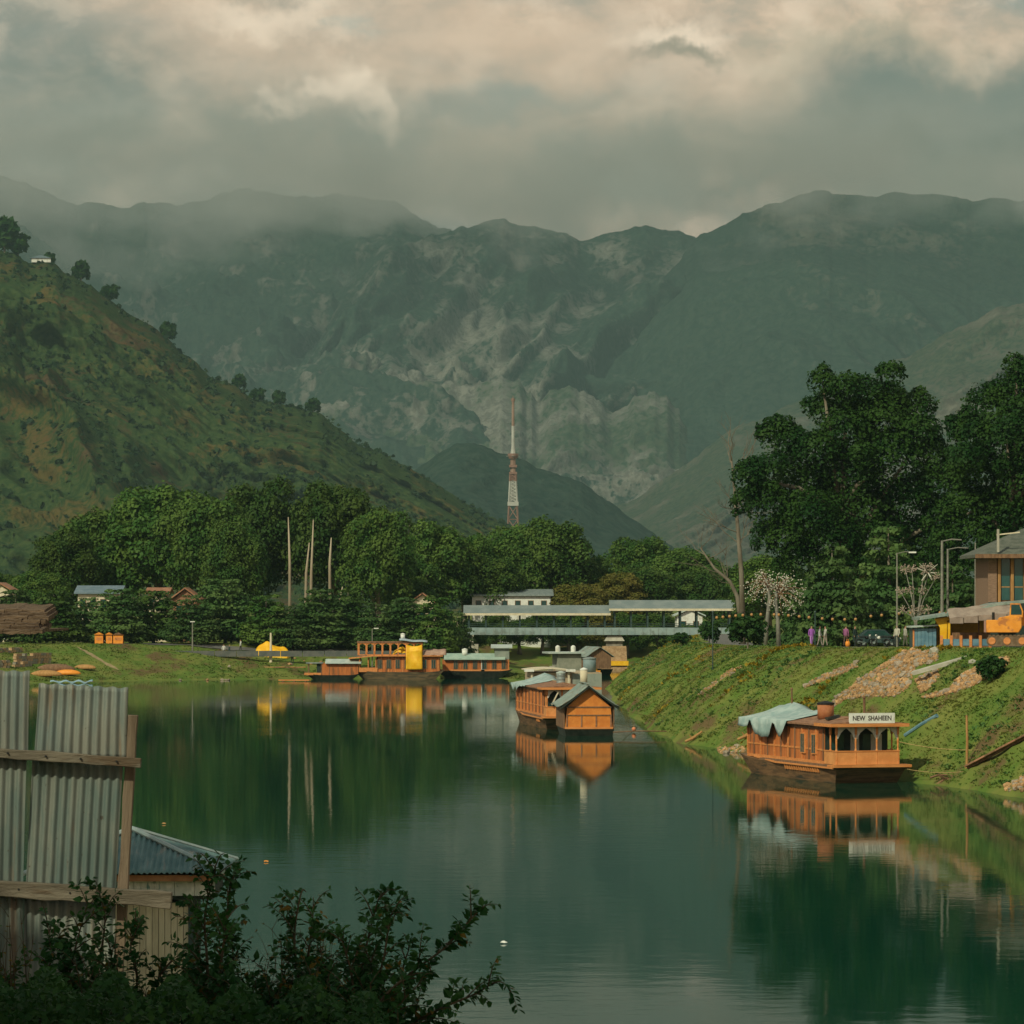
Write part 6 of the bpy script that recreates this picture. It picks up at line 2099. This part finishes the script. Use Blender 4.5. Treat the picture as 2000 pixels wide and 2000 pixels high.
def tufts(name, label, N_, sample, size, m_, seed, blades=5, lift=.0, spread=.9):
    rng = np.random.default_rng(seed)
    x, y = sample(rng, N_)
    z = height(x, y)
    k_ = z > .12
    qx_, qy_ = 1000 + x / y * F, HY - (z - CAMZ) / y * F
    for pl in BARE:
        k_ &= ~pip(qx_, qy_, pl)
    x, y, z = x[k_], y[k_], z[k_]
    n = len(x)
    s = size * rng.uniform(.5, 1.4, n) * (0.6 + 0.9 * vnoise(x * .35, y * .25, seed))
    V = []
    for b in range(blades):
        a = rng.uniform(0, 6.28, n)
        d = np.stack([np.cos(a), np.sin(a), rng.uniform(.5, 1.6, n)], 1)
        d /= np.linalg.norm(d, axis=1)[:, None]
        w = np.stack([-np.sin(a), np.cos(a), np.zeros(n)], 1)
        base = np.stack([x, y, z - .04], 1) + rng.normal(0, .18, (n, 3)) * [1, 1, 0] * size * 2
        tip = base + d * s[:, None] * spread
        mid = base + d * s[:, None] * .55
        ww = (s * rng.uniform(.16, .34, n))[:, None]
        V.append(np.stack([base, mid + w * ww, tip, mid - w * ww], 1))
    V = np.concatenate(V).reshape(-1, 3)
    return tag(link(name, quads_mesh(name, V, 4, m_)), label, 'grass', kind='stuff')


def right_s(rng, n, lo=.3, hi=10.5, y0=190, y1=560):
    yy = y0 + (y1 - y0) * rng.random(n) ** 1.5
    xr = np.interp(yy, [p[1] for p in RB[:15]], [p[0] for p in RB[:15]])
    return xr + rng.uniform(lo, hi, n), yy


def left_s(rng, n):
    return rng.uniform(-78, 4, n), rng.uniform(470, 545, n)


G1 = leaf('bank_grass_blades', (0.125, 0.20, 0.034), (0.22, 0.24, 0.055), scale=.16, tr=.3, rnd=0)
G2 = leaf('dark_weed_leaves', (0.080, 0.165, 0.042), (0.14, 0.215, 0.058), scale=.2, tr=.3, rnd=0)
G3 = leaf('yellow_weed_flowers', (0.24, 0.17, 0.012), (0.30, 0.21, 0.02), scale=.6, tr=.2, rnd=0)
tufts('bank_grass', 'rough green grass covering the right river bank', 62000, right_s, .13, G1, 1)


def patchy(base, seed, thr, f=.16):
    def fn(rng, n):
        x, y = base(rng, n * 3)
        k_ = fbm(x * f, y * f * .7, 3, seed) > thr
        return x[k_], y[k_]
    return fn


tufts('bank_weeds', 'darker leafy weeds in clumps on the right river bank', 2200, patchy(right_s, 5, .58), .24, G2, 2, 7)
tufts('yellow_weeds', 'yellowish flowering weeds on the right river bank', 1500, patchy(right_s, 9, .62, .09), .32, G3, 3, 6)
tufts('bank_grass', 'short green grass covering the far left bank', 26000, left_s, .22, leaf('short_grass_blades', (0.120, 0.175, 0.034), (0.190, 0.215, 0.055), scale=.12, tr=.3, rnd=0), 4, 4)

# single shrubs on the right bank
bproto = None
for k, (px, py, s_, lab) in enumerate([(1460, 1268, 1.5, 'dark round bush at the top of the bank left of the blossom lights'), (1500, 1262, 1.1, 'reddish green bush at the foot of the left blossom light'), (1555, 1250, 1.6, 'dark bush right of the blossom light trees'), (1290, 1262, 1.3, 'bush at the top of the bank beside the bridge end'), (1330, 1262, 1.0, 'small bush between the bridge end and the dark round bush'), (1255, 1270, 1.1, 'bush on the bank just right of the bridge pier'), (1935, 1335, .8, 'low leafy weed clump below the rubble strip'), (1385, 1258, 1.2, 'bush under the right end of the bridge')]):
    p = hit(px, py)
    if bproto is None:
        bproto = make_tree('bank_bush', lab, 'bush', 600, 2.0, 1.15, M_BUSH, 1500, .13, .02, lob=10, r_=.05, group='single bushes on the right bank')
        bproto.location, bproto.scale = p, (s_, s_, s_)
    else:
        dup(bproto, p, k * 1.7, lab, scale=(s_, s_, s_ * (.8 + .1 * (k % 4))))


# ------------------------------------------------------------------ foreground: tin fence, hut, bushes
FY = 34.0
fu = FY / F
fx = lambda px: (px - 1000) * fu
fz = lambda py: CAMZ + (HY - py) * fu


def tin_mat(name, a, b, rust):
    m = bpy.data.materials.new(name)
    m.use_nodes = True
    t = m.node_tree
    L = t.links.new
    s = t.nodes['Principled BSDF']
    s.inputs['Roughness'].default_value = .62
    s.inputs['Metallic'].default_value = .15
    s.inputs['Specular IOR Level'].default_value = .3
    tc = N(t, 'ShaderNodeTexCoord')

    def nz(scale, st, d=5.0):
        mp = N(t, 'ShaderNodeMapping')
        mp.inputs['Scale'].default_value = st
        L(tc.outputs['Object'], mp.inputs[0])
        n = N(t, 'ShaderNodeTexNoise', i_Scale=scale, i_Detail=d, i_Roughness=.65)
        L(mp.outputs[0], n.inputs[0])
        return n.outputs[0]
    c = mixc(t, ramp(t, nz(2.2, (3, 1, .5)), .35, .65), a, b)
    c = mixc(t, mathn(t, 'MULTIPLY', ramp(t, nz(1.7, (4, 1, .45), 8.0), .55, .68), .7), c, rust)
    c = mixc(t, mathn(t, 'MULTIPLY', ramp(t, nz(14, (1, 1, 1), 3.0), .66, .74), .8), c, (.06, .045, .035))
    L(c, s.inputs['Base Color'])
    bp = N(t, 'ShaderNodeBump', i_Strength=.25, i_Distance=.01)
    L(nz(9, (1, 1, .4)), bp.inputs['Height'])
    L(bp.outputs[0], s.inputs['Normal'])
    return m


TINF = tin_mat('weathered_galvanised_tin', (.13, .16, .15), (.215, .215, .185), (.20, .135, .085))
TINF2 = tin_mat('stained_galvanised_tin', (.10, .135, .125), (.17, .18, .155), (.16, .10, .065))
OLDW = mat('old_grey_timber', (.105, .088, .065), (.17, .145, .11), scale=3, rough=.95, bump=.8, stretch=(.5, 3, 3), bscale=10, col3=(.10, .07, .045), scale3=2.5)
OLDV = mat('old_upright_timber', (.12, .085, .058), (.18, .135, .095), scale=3, rough=.95, bump=.8, stretch=(3, 3, .4), bscale=10)
fe = thing('tin_fence', 'weathered corrugated tin fence on a timber frame at the left', 'fence', (fx(120), FY, hz(fx(120), FY)))
fo = Vector(fe.location)


def sheet(px0t, px1t, pyt0, pyt1, px0b, px1b, pyb, m_, dy=0.0, pitch=.0735, amp=.0125, curl=0.0):
    b = MB()
    wd = (px1t - px0t) * fu
    n = int(wd / pitch * 10)
    rg = random.Random(px0t)
    def fn(u, v):
        xt = fx(px0t) + (fx(px1t) - fx(px0t)) * u
        xb = fx(px0b) + (fx(px1b) - fx(px0b)) * u
        zt = fz(pyt0) + (fz(pyt1) - fz(pyt0)) * u
        zb = fz(pyb)
        x, z = xt + (xb - xt) * v, zt + (zb - zt) * v
        y = amp * math.sin(u * wd / pitch * 2 * math.pi) + dy + curl * u * u * (1 - v)
        z += .006 * math.sin(u * 40) * (1 - v) * (v < .02)
        y += .012 * math.sin(v * 5 + u * 3)
        return (x - fo.x, FY - fo.y + y, z - fo.z)
    b.grid(fn, n, 14)
    o = b.build('tin_sheet', m_, fe, True)
    sd = o.modifiers.new('thickness', 'SOLIDIFY')
    sd.thickness = .002
    return o


sheet(-120, 58, 1308, 1311, -124, 54, 1480, TINF, .0)
sheet(75, 249, 1335, 1344, 66, 246, 1482, TINF, .03, curl=.03)
sheet(-130, 52, 1476, 1478, -136, 44, 1760, TINF2, .012)
sheet(62, 240, 1478, 1482, 48, 224, 1760, TINF2, .045)
sheet(-130, 46, 1752, 1752, -140, 40, 2080, TINF2, .0)
sheet(46, 226, 1755, 1757, 40, 214, 2080, TINF, .03)


def fbeam(name, p0, p1, w, h, dy, m_, par=fe):
    a = Vector((fx(p0[0]), FY + dy, fz(p0[1]))) - fo
    c_ = Vector((fx(p1[0]), FY + dy, fz(p1[1]))) - fo
    b = MB()
    n = 14
    d = (c_ - a)
    u = d.normalized()
    up = Vector((0, -1, 0)).cross(u).normalized() * -1
    rg = random.Random(int(p0[0] * 7 + p0[1]))
    for i in range(n + 1):
        q = a + d * i / n
        jw, jh = h * rg.uniform(.9, 1.08), rg.uniform(-.05, .05) * h
        for (sy, sz) in ((-1, -1), (1, -1), (1, 1), (-1, 1)):
            b.v.append(tuple(q + Vector((0, sy * w / 2, 0)) + up * (sz * jw / 2 + jh)))
    for i in range(n):
        for k_ in range(4):
            b.f.append((i * 4 + k_, i * 4 + (k_ + 1) % 4, i * 4 + 4 + (k_ + 1) % 4, i * 4 + 4 + k_))
            b.m.append(0)
    b.f += [(3, 2, 1, 0), tuple(n * 4 + k_ for k_ in range(4))]
    b.m += [0, 0]
    return b.build(name, m_, par, bevel=.006)


fbeam('post', (258, 1397), (226, 1960), .09, .082, .09, OLDV)
fbeam('rail', (-140, 1461), (277, 1490), .07, .085, -.06, OLDW)
fbeam('rail', (-150, 1722), (337, 1757), .10, .135, -.075, OLDW)
fbeam('post', (-60, 1300), (-75, 1990), .09, .09, .09, OLDV)
for (px, py) in ((18, 1470), (92, 1476), (160, 1481), (230, 1486), (40, 1735), (140, 1742), (215, 1748)):
    MB().tube([(fx(px) - fo.x, FY - .115 - fo.y - (.015 if py > 1700 else 0), fz(py) - fo.z), (fx(px) - fo.x, FY - .08 - fo.y, fz(py) - fo.z)], .009, 8).build('nail', BLACK, fe)

# shingle eave of a shed standing left of the frame
se = thing('shingle_shed', 'corner of a shed roof of rough layered wooden shingles at the left edge', 'shed', (fx(-120), FY + 1.5, hz(fx(-120), FY + 1.5)))
so = Vector(se.location)
SHG = mat('rough_cedar_shingle', (.10, .066, .042), (.19, .13, .085), scale=4, rough=.95, bump=1.0, stretch=(.7, 3, 3), bscale=14, col3=(.07, .045, .03), scale3=3)
rg = random.Random(4)
for r_ in range(7):
    x = -230
    while x < 66:
        w = rg.uniform(30, 60)
        x1 = min(x + w, rg.uniform(62, 77))
        if x1 - x < 8:
            break
        zt = fz(1192 + r_ * 6.3 + rg.uniform(-1.5, 1.5))
        b = MB()
        y0 = FY + .9 - .10 * r_
        pts = []
        n = 6
        for i in range(n + 1):
            q = x + (x1 - x) * i / n
            pts.append((fx(q), zt + rg.uniform(-.006, .006)))
        th = .03
        b.v = [(px_ - so.x, y0 - so.y, z - so.z) for px_, z in pts] + [(px_ - so.x, y0 - so.y, z - th - rg.uniform(0, .008) - so.z) for px_, z in pts] + [(px_ - so.x, y0 + .7 - so.y, z + .05 - so.z) for px_, z in pts] + [(px_ - so.x, y0 + .7 - so.y, z + .02 - so.z) for px_, z in pts]
        m1 = n + 1
        for i in range(n):
            b.f += [(i + m1, i + 1 + m1, i + 1, i), (i, i + 1, i + 1 + 2 * m1, i + 2 * m1), (i + 2 * m1, i + 1 + 2 * m1, i + 1 + 3 * m1, i + 3 * m1), (i + 3 * m1, i + 1 + 3 * m1, i + 1 + m1, i + m1)]
        b.f += [(0, 2 * m1, 3 * m1, m1), (n, n + m1, n + 3 * m1, n + 2 * m1)]
        b.m = [0] * len(b.f)
        b.build('shingle', SHG, se)
        x = x1 + rg.uniform(.5, 2)
MB().box((fx(-230) - so.x, FY + .95 - so.y, fz(1236) - so.z), (fx(58) - so.x, FY + 3.0 - so.y, fz(1231) - so.z)).build('roof_boards', SHG, se)
for px in (-60, -200):
    MB().box((fx(px) - .06 - so.x, FY + 1.4 - so.y, -.3), (fx(px) + .06 - so.x, FY + 1.52 - so.y, fz(1236) - so.z)).build('post', OLDV, se)

# hut with hip roof below the fence
HY_ = 56.0
hu = HY_ / F
qx = lambda px: (px - 1000) * hu
qz = lambda py: CAMZ + (HY - py) * hu
hb = thing('tin_roofed_hut', 'small pale hut with rusty blue corrugated hip roof behind the tin fence', 'hut', (qx(240), HY_ + 1.4, hz(qx(240), HY_ + 1.4)))
ho = Vector(hb.location)
apx = Vector((qx(238), HY_ + 1.4, qz(1632))) - ho
cn = [Vector((qx(45), HY_, qz(1708))) - ho, Vector((qx(436), HY_, qz(1704))) - ho, Vector((qx(436), HY_ + 2.8, qz(1704))) - ho, Vector((qx(45), HY_ + 2.8, qz(1708))) - ho]
BTIN = tin_mat('blue_grey_rusty_tin', (.085, .16, .16), (.15, .23, .225), (.30, .28, .24))
for i in range(4):
    a, c_ = cn[i], cn[(i + 1) % 4]
    nrm = (c_ - a).cross(apx - a).normalized()
    b = MB()
    L_ = (c_ - a).length
    b.grid(lambda u, v: tuple((a + (c_ - a) * u).lerp(apx, v * min(1, 1)) if False else (a + (c_ - a) * (u + (.5 - u) * v * .0)) + (apx - (a + (c_ - a) * .5)) * (v * min(1.0, 2 * min(u, 1 - u) + 1e-4)) + nrm * .012 * math.sin(u * L_ / .078 * 2 * math.pi)), 300, 6)
    o = b.build('roof_slope', BTIN, hb, True)
    sd = o.modifiers.new('thickness', 'SOLIDIFY')
    sd.thickness = .004
for i in range(4):
    MB().tube([cn[i] + Vector((0, 0, .01)), apx + Vector((0, 0, .025))], .035, 6).build('hip_cap', mat('zinc_cap', (.26, .33, .33), (.34, .40, .39), scale=5, rough=.5), hb)
e0 = .08
MB().box((cn[0].x + e0, cn[0].y + e0, cn[0].z - .10), (cn[1].x - e0, cn[1].y + e0 + .04, cn[0].z - .015)).build('fascia', mat('brown_fascia', (.22, .10, .045), (.3, .15, .07), scale=4, rough=.8), hb)
MB().box((cn[1].x - e0 - .04, cn[1].y + e0 + .04, cn[0].z - .10), (cn[1].x - e0, cn[2].y - e0, cn[0].z - .015)).build('fascia', BROWN, hb)
PEEL = mat('peeling_white_paint', (.40, .42, .38), (.56, .56, .51), scale=5, rough=.85, bump=.4, stretch=(2, 2, .7), col3=(.08, .17, .16), scale3=3.0)
n = 9
x0, x1 = qx(60) - ho.x, qx(418) - ho.x
for j in range(n):
    a, c_ = x0 + (x1 - x0) * j / n, x0 + (x1 - x0) * (j + 1) / n - .006
    MB().box((a, .22 - 1.4, qz(1752) - ho.z), (c_, .27 - 1.4, cn[0].z - .02)).build('fascia_plank', PEEL, hb)
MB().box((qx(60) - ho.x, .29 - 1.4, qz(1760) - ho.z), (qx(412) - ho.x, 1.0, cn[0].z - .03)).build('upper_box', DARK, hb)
CRM = mat('cream_planks', (.40, .36, .25), (.52, .47, .34), scale=4, rough=.9, bump=.4, stretch=(2, 2, .35), rnd=.18)
n = 22
x0, x1 = qx(95) - ho.x, qx(366) - ho.x
for j in range(n):
    a, c_ = x0 + (x1 - x0) * j / n, x0 + (x1 - x0) * (j + 1) / n - .007
    MB().box((a, .45 - 1.4 + .004 * (j % 2), -.4), (c_, .49 - 1.4, qz(1768) - ho.z)).build('wall_plank', CRM, hb)
MB().box((x0, .50 - 1.4, -.4), (x1, 1.0, qz(1764) - ho.z)).build('hut_body', DARK, hb)
MB().box((qx(366) - ho.x - .02, .40 - 1.4, -.4), (qx(366) - ho.x + .06, .48 - 1.4, qz(1762) - ho.z)).build('corner_post', STEELDK, hb)

# ---- bushes: leafy stems with single leaves
LEAF = leaf('glossy_bush_leaves', (.016, .062, .014), (.045, .120, .028), scale=2.5, tr=.25, rnd=0, rough=.45)
LEAFY = leaf('yellowing_bush_leaves', (.12, .085, .010), (.17, .11, .02), scale=2.5, tr=.25, rnd=0)
STEM = mat('bush_stem', (.05, .04, .022), (.09, .065, .035), scale=8, rough=.9)


class Bush:
    def __init__(s, name, label, base, seed):
        s.t = thing(name, label, 'bush', base, group='leafy bushes in the foreground')
        s.o = Vector(base)
        s.rg = random.Random(seed)
        s.st = MB()
        s.P, s.D, s.S, s.M = [], [], [], []

    def branch(s, pts, r_=.012, step=.035, leaf_s=.075, twig=.0, yellow=.03, bare=0.0):
        """A stem through world points, with leaves along it and short side twigs."""
        rg = s.rg
        pts = [Vector(p) - s.o for p in pts]
        den = []
        for i in range(len(pts) - 1):
            p0, p1, p2, p3 = pts[max(i - 1, 0)], pts[i], pts[i + 1], pts[min(i + 2, len(pts) - 1)]
            for k_ in range(6):
                u = k_ / 6
                den.append(.5 * ((2 * p1) + (p2 - p0) * u + (2 * p0 - 5 * p1 + 4 * p2 - p3) * u * u + (3 * p1 - p0 - 3 * p2 + p3) * u ** 3))
        den.append(pts[-1])
        n = len(den)
        s.st.tube(den, [r_ * (1 - .8 * i / (n - 1)) for i in range(n)], 4, cap=False)
        acc = 0
        tot = sum((den[i + 1] - den[i]).length for i in range(n - 1))
        run = 0
        for i in range(n - 1):
            d = den[i + 1] - den[i]
            l = d.length
            u = d.normalized()
            while acc < l:
                p = den[i] + u * acc
                f = (run + acc) / tot
                if f > bare:
                    for _ in range(2):
                        side = Vector((rg.gauss(0, 1), rg.gauss(0, 1), rg.gauss(0, .8)))
                        side = (side - u * side.dot(u)).normalized()
                        dd = (side * .9 + u * .55 + Vector((0, 0, -.25))).normalized()
                        q = leaf_s * rg.uniform(.6, 1.2) * (1.0 - .35 * f)
                        s.P.append(p + dd * q * .15)
                        s.D.append(dd)
                        s.S.append(q)
                        s.M.append(1 if rg.random() < yellow else 0)
                if twig and rg.random() < twig and f > max(bare, .12):
                    side = Vector((rg.gauss(0, 1), rg.gauss(0, .7), rg.gauss(.25, .6)))
                    side = (side - u * side.dot(u)).normalized()
                    dd = (side * .8 + u * .8).normalized()
                    ln = rg.uniform(.18, .42) * (1.15 - .6 * f)
                    e = p + dd * ln + Vector((0, 0, -.05 * ln))
                    s.branch([p + s.o, p.lerp(e, .5) + Vector((0, 0, .03)) + s.o, e + s.o], r_ * .45, step, leaf_s * .9, 0, yellow)
                acc += step * rg.uniform(.7, 1.3)
            acc -= l
            run += l
        return den

    def done(s):
        rng = np.random.default_rng(len(s.P))
        P_, D_, S_ = np.array([tuple(p) for p in s.P]), np.array([tuple(p) for p in s.D]), np.array(s.S)[:, None]
        n = len(P_)
        up = rng.normal(0, .55, (n, 3)) + np.array([0, 0, 1.0])
        w = np.cross(D_, up)
        w /= np.linalg.norm(w, axis=1)[:, None] + 1e-9
        nn = np.cross(w, D_)
        wd = .34
        # two half blades folded along the midrib, with a pointed tip: 2 quads a leaf
        a = P_
        tip = P_ + D_ * S_ - nn * S_ * .12
        l1 = P_ + D_ * S_ * .32 + w * S_ * wd + nn * S_ * .06
        l2 = P_ + D_ * S_ * .70 + w * S_ * wd * .62 + nn * S_ * .02
        r1 = P_ + D_ * S_ * .32 - w * S_ * wd + nn * S_ * .06
        r2 = P_ + D_ * S_ * .70 - w * S_ * wd * .62 + nn * S_ * .02
        Vq = np.concatenate([np.stack([a, l1, l2, tip], 1), np.stack([a, tip, r2, r1], 1)])
        mi = np.concatenate([s.M, s.M])
        link('foliage', quads_mesh('foliage', Vq.reshape(-1, 3), 4, [LEAF, LEAFY], mi), s.t)
        tag(s.st.build('stems', STEM, s.t), kind='stuff')
        return s.t


def near(px, py, Y):
    return P(px, py, Y)


rgB = random.Random(77)
BYD = 29.0


def bush(name, label, base_px, shoots, Y, seed, filler, leaf_s=.085, yellow=.03, twig=.42):
    bx_, by_ = (base_px - 1000) * Y / F, Y
    bs = Bush(name, label, (bx_, by_, hz(bx_, by_)), seed)
    rg = random.Random(seed)
    for pts in shoots:
        y = Y + rg.uniform(-.35, .35)
        w = [near(px, py, y + rg.uniform(-.12, .12)) for px, py in pts]
        bs.branch(w, .013, .030, leaf_s, twig, yellow)
    x0, x1, yt, n = filler                    # denser low growth
    for _ in range(n):
        px = rg.uniform(x0, x1)
        tp = yt + rg.uniform(0, 120) + 30 * math.sin(px * .03)
        y = Y + rg.uniform(-.9, .7)
        lean = rg.uniform(-45, 45)
        w = [near(px, 2060, y), near(px + lean * .4, (2060 + tp) / 2, y), near(px + lean, tp, y)]
        bs.branch(w, .009, .034, leaf_s * rg.uniform(.8, 1.1), .30, yellow)
    return bs.done()


bush('leafy_bush', 'leafy green bush climbing in front of the tin fence at the far left', 120, [
    [(110, 2040), (130, 1930), (150, 1840), (172, 1762)], [(160, 2040), (190, 1900), (205, 1800), (195, 1745)], [(60, 2040), (80, 1940), (100, 1870), (92, 1800)], [(20, 2040), (15, 1950), (30, 1890)],
    [(200, 2040), (150, 1950), (125, 1880), (108, 1830)]], 30.5, 1, (-60, 230, 1890, 46))
bush('leafy_bush', 'leafy green bush in front of the pale hut wall', 300, [
    [(250, 2040), (268, 1920), (255, 1850), (270, 1790)], [(300, 2040), (305, 1940), (318, 1870)], [(280, 2040), (230, 1930), (215, 1850)]], 29.5, 2, (210, 380, 1945, 22))
bush('leafy_bush', 'tall leafy bush rising past the corner of the hut roof', 420, [
    [(395, 2050), (405, 1900), (400, 1790), (420, 1700), (408, 1690)], [(420, 2050), (430, 1900), (440, 1820), (448, 1735), (452, 1722)], [(400, 2050), (395, 1930), (385, 1830), (372, 1760)], [(440, 2050), (455, 1900), (450, 1800)]], 28.5, 3, (385, 500, 1890, 34))
bush('leafy_bush', 'leafy bush with thin upright shoots right of the hut', 590, [
    [(600, 2050), (585, 1930), (575, 1830), (588, 1745), (598, 1742)], [(600, 2050), (600, 1900), (610, 1800), (612, 1752)], [(570, 2050), (545, 1950), (570, 1860)], [(640, 2050), (640, 1930), (625, 1850)]], 29.0, 4, (490, 660, 1915, 34), yellow=.12)
bush('leafy_bush', 'leafy bush with long arching shoots reaching over the water at the right', 700, [
    [(690, 2060), (700, 1950), (715, 1850), (738, 1760), (746, 1750)], [(680, 2060), (690, 1930), (672, 1850), (660, 1822)], [(700, 2060), (740, 1960), (810, 1895), (870, 1850), (920, 1795), (942, 1772)], [(720, 2060), (735, 1930), (750, 1870), (760, 1800), (765, 1785)],
    [(700, 2060), (720, 1960), (700, 1890), (695, 1850)], [(740, 2060), (790, 2010), (860, 1970), (920, 1945), (970, 1918), (990, 1925)], [(660, 2060), (650, 1960), (640, 1900)], [(720, 2060), (770, 1950), (790, 1880), (800, 1850)],
    [(730, 2060), (760, 1990), (800, 1940), (845, 1900)], [(720, 2060), (700, 1990), (740, 1930), (770, 1900)], [(700, 2060), (690, 1990), (720, 1920), (725, 1880)]], 28.0, 5, (620, 770, 1910, 44))
# dry twiggy weeds
dw = Bush('dry_weeds', 'dry brown twiggy weeds between the green bushes', (fx(520), 30.0, hz(fx(520), 30)), 9)
rg = random.Random(5)
for k_ in range(46):
    px = rg.choice([rg.uniform(465, 570), rg.uniform(600, 650), rg.uniform(-10, 60)])
    tp = rg.uniform(1800, 1900) - (40 if px < 70 else 0)
    y = 30 + rg.uniform(-.6, .6)
    ln = rg.uniform(-30, 30)
    dw.branch([near(px, 2050, y), near(px + ln * .3, (2050 + tp) / 2, y), near(px + ln, tp, y)], .006, .16, .035, .5, .9, .4)
dw.done()
# the low tangle under the bushes
UG = leaf('undergrowth_leaves', (.014, .052, .012), (.036, .092, .022), scale=2, tr=.2, rnd=0)
rng = np.random.default_rng(31)
n = 20000
px = rng.uniform(-80, 760, n)
yy = rng.uniform(25.5, 32, n)
pyt = np.interp(px, [-80, 100, 300, 500, 650, 760], [1905, 1915, 1925, 1950, 1925, 1985]) + 25 * np.sin(px * .05) + rng.exponential(60, n)
V = np.stack([(px - 1000) * yy / F, yy, CAMZ + (HY - np.minimum(pyt, 2100)) * yy / F], 1)
dn = rng.normal(0, 1, (n, 3)) * .5 + [0, -.3, .9]
tag(link('undergrowth', quads_mesh('undergrowth', cards(rng, V, dn, .021, .6, 1.7), 4, UG)), 'dense dark leafy undergrowth filling the bottom left corner', 'undergrowth', kind='stuff')

# things adrift on the water
for (px, py, m_, s_, lab, nm) in [(984, 1843, WHITE, .10, 'white scrap of plastic floating on the open water', 'floating_plastic'), (520, 1684, ORANGE, .09, 'orange scrap floating on the water left of centre', 'floating_scrap'), (320, 1610, TIMB, .10, 'tan leaf floating on the water right of the fence', 'floating_leaf')]:
    p = W(px, py)
    b = MB()
    rg = random.Random(px)
    b.grid(lambda u, v: ((u - .5) * 2 * s_, (v - .5) * 1.6 * s_, .02 + s_ * .5 * math.sin(u * math.pi) * math.sin(v * math.pi) + .03 * rg.random()), 5, 4)
    tag(b.build(nm, m_, None, True, p), lab, 'litter')

# unseen trees added left of the frame to shade the foreground
for k_, (x, y, zc_, rx_, rz_, lab) in enumerate([(-9.3, 25.5, 11.2, 3.8, 1.8, 'unseen low spreading tree added to shade the lower tin fence'), (-6.8, 18.5, 13.8, 3.4, 3.0, 'unseen tree added left of the viewpoint to shade the bushes'), (-12.2, 45.0, 13.5, 4.0, 3.4, 'unseen tree added left of the hut to shade it')]):
    g = hz(x, y)
    H_ = zc_ - g + rz_
    t = make_tree('shade_tree', lab, 'tree', 700 + k_, H_, rx_, M_DARK, 10000, .18, 1 - 2 * rz_ / H_, lob=24, group='unseen trees added for shade')
    t.location = (x, y, g)


# ------------------------------------------------------------------ the air
def haze():
    m = bpy.data.materials.new('valley_haze')
    m.use_nodes = True
    t = m.node_tree
    t.nodes.remove(t.nodes['Principled BSDF'])
    v = N(t, 'ShaderNodeVolumePrincipled')
    v.inputs['Color'].default_value = (0.36, 0.54, 0.55, 1)
    v.inputs['Density'].default_value = 6.2e-5
    v.inputs['Anisotropy'].default_value = 0.0
    t.links.new(v.outputs[0], t.nodes['Material Output'].inputs['Volume'])
    b = MB()
    b.box((-16000, -200, -3.5), (16000, 16900, 1330))
    tag(b.build('haze', m), kind='stuff')



def low_cloud():
    """Low cloud lying on the mountain tops."""
    m = bpy.data.materials.new('mountain_low_cloud')
    m.use_nodes = True
    t = m.node_tree
    t.nodes.remove(t.nodes['Principled BSDF'])
    L = t.links.new
    v = N(t, 'ShaderNodeVolumePrincipled')
    v.inputs['Color'].default_value = (0.97, 0.97, 0.95, 1)
    v.inputs['Anisotropy'].default_value = 0.0
    tc = N(t, 'ShaderNodeTexCoord')
    sp_ = N(t, 'ShaderNodeSeparateXYZ')
    L(tc.outputs['Object'], sp_.inputs[0])
    mp = N(t, 'ShaderNodeMapping')
    mp.inputs['Scale'].default_value = (1, 0.8, 1.6)
    L(tc.outputs['Object'], mp.inputs[0])
    n = N(t, 'ShaderNodeTexNoise', i_Scale=0.0026, i_Detail=4.0, i_Roughness=0.55)
    L(mp.outputs[0], n.inputs[0])
    base = mathn(t, 'ADD', sp_.outputs[2], mathn(t, 'MULTIPLY', mathn(t, 'SUBTRACT', n.outputs[0], 0.5), 1400.0))
    d = ramp(t, base, CLOUD_LO, CLOUD_HI)
    d = mathn(t, 'MULTIPLY', d, ramp(t, sp_.outputs[2], 1220, 960))
    L(mathn(t, 'MULTIPLY', d, CLOUD_D), v.inputs['Density'])
    L(v.outputs[0], t.nodes['Material Output'].inputs['Volume'])
    b = MB()
    b.box((-4200, 8750, 740), (4200, 11000, 1230))
    tag(b.build('low_cloud', m), 'low grey cloud lying on the mountain tops', 'low_cloud', kind='stuff')


CLOUD_LO, CLOUD_HI, CLOUD_D = 900, 1070, 0.0023
low_cloud()
haze()
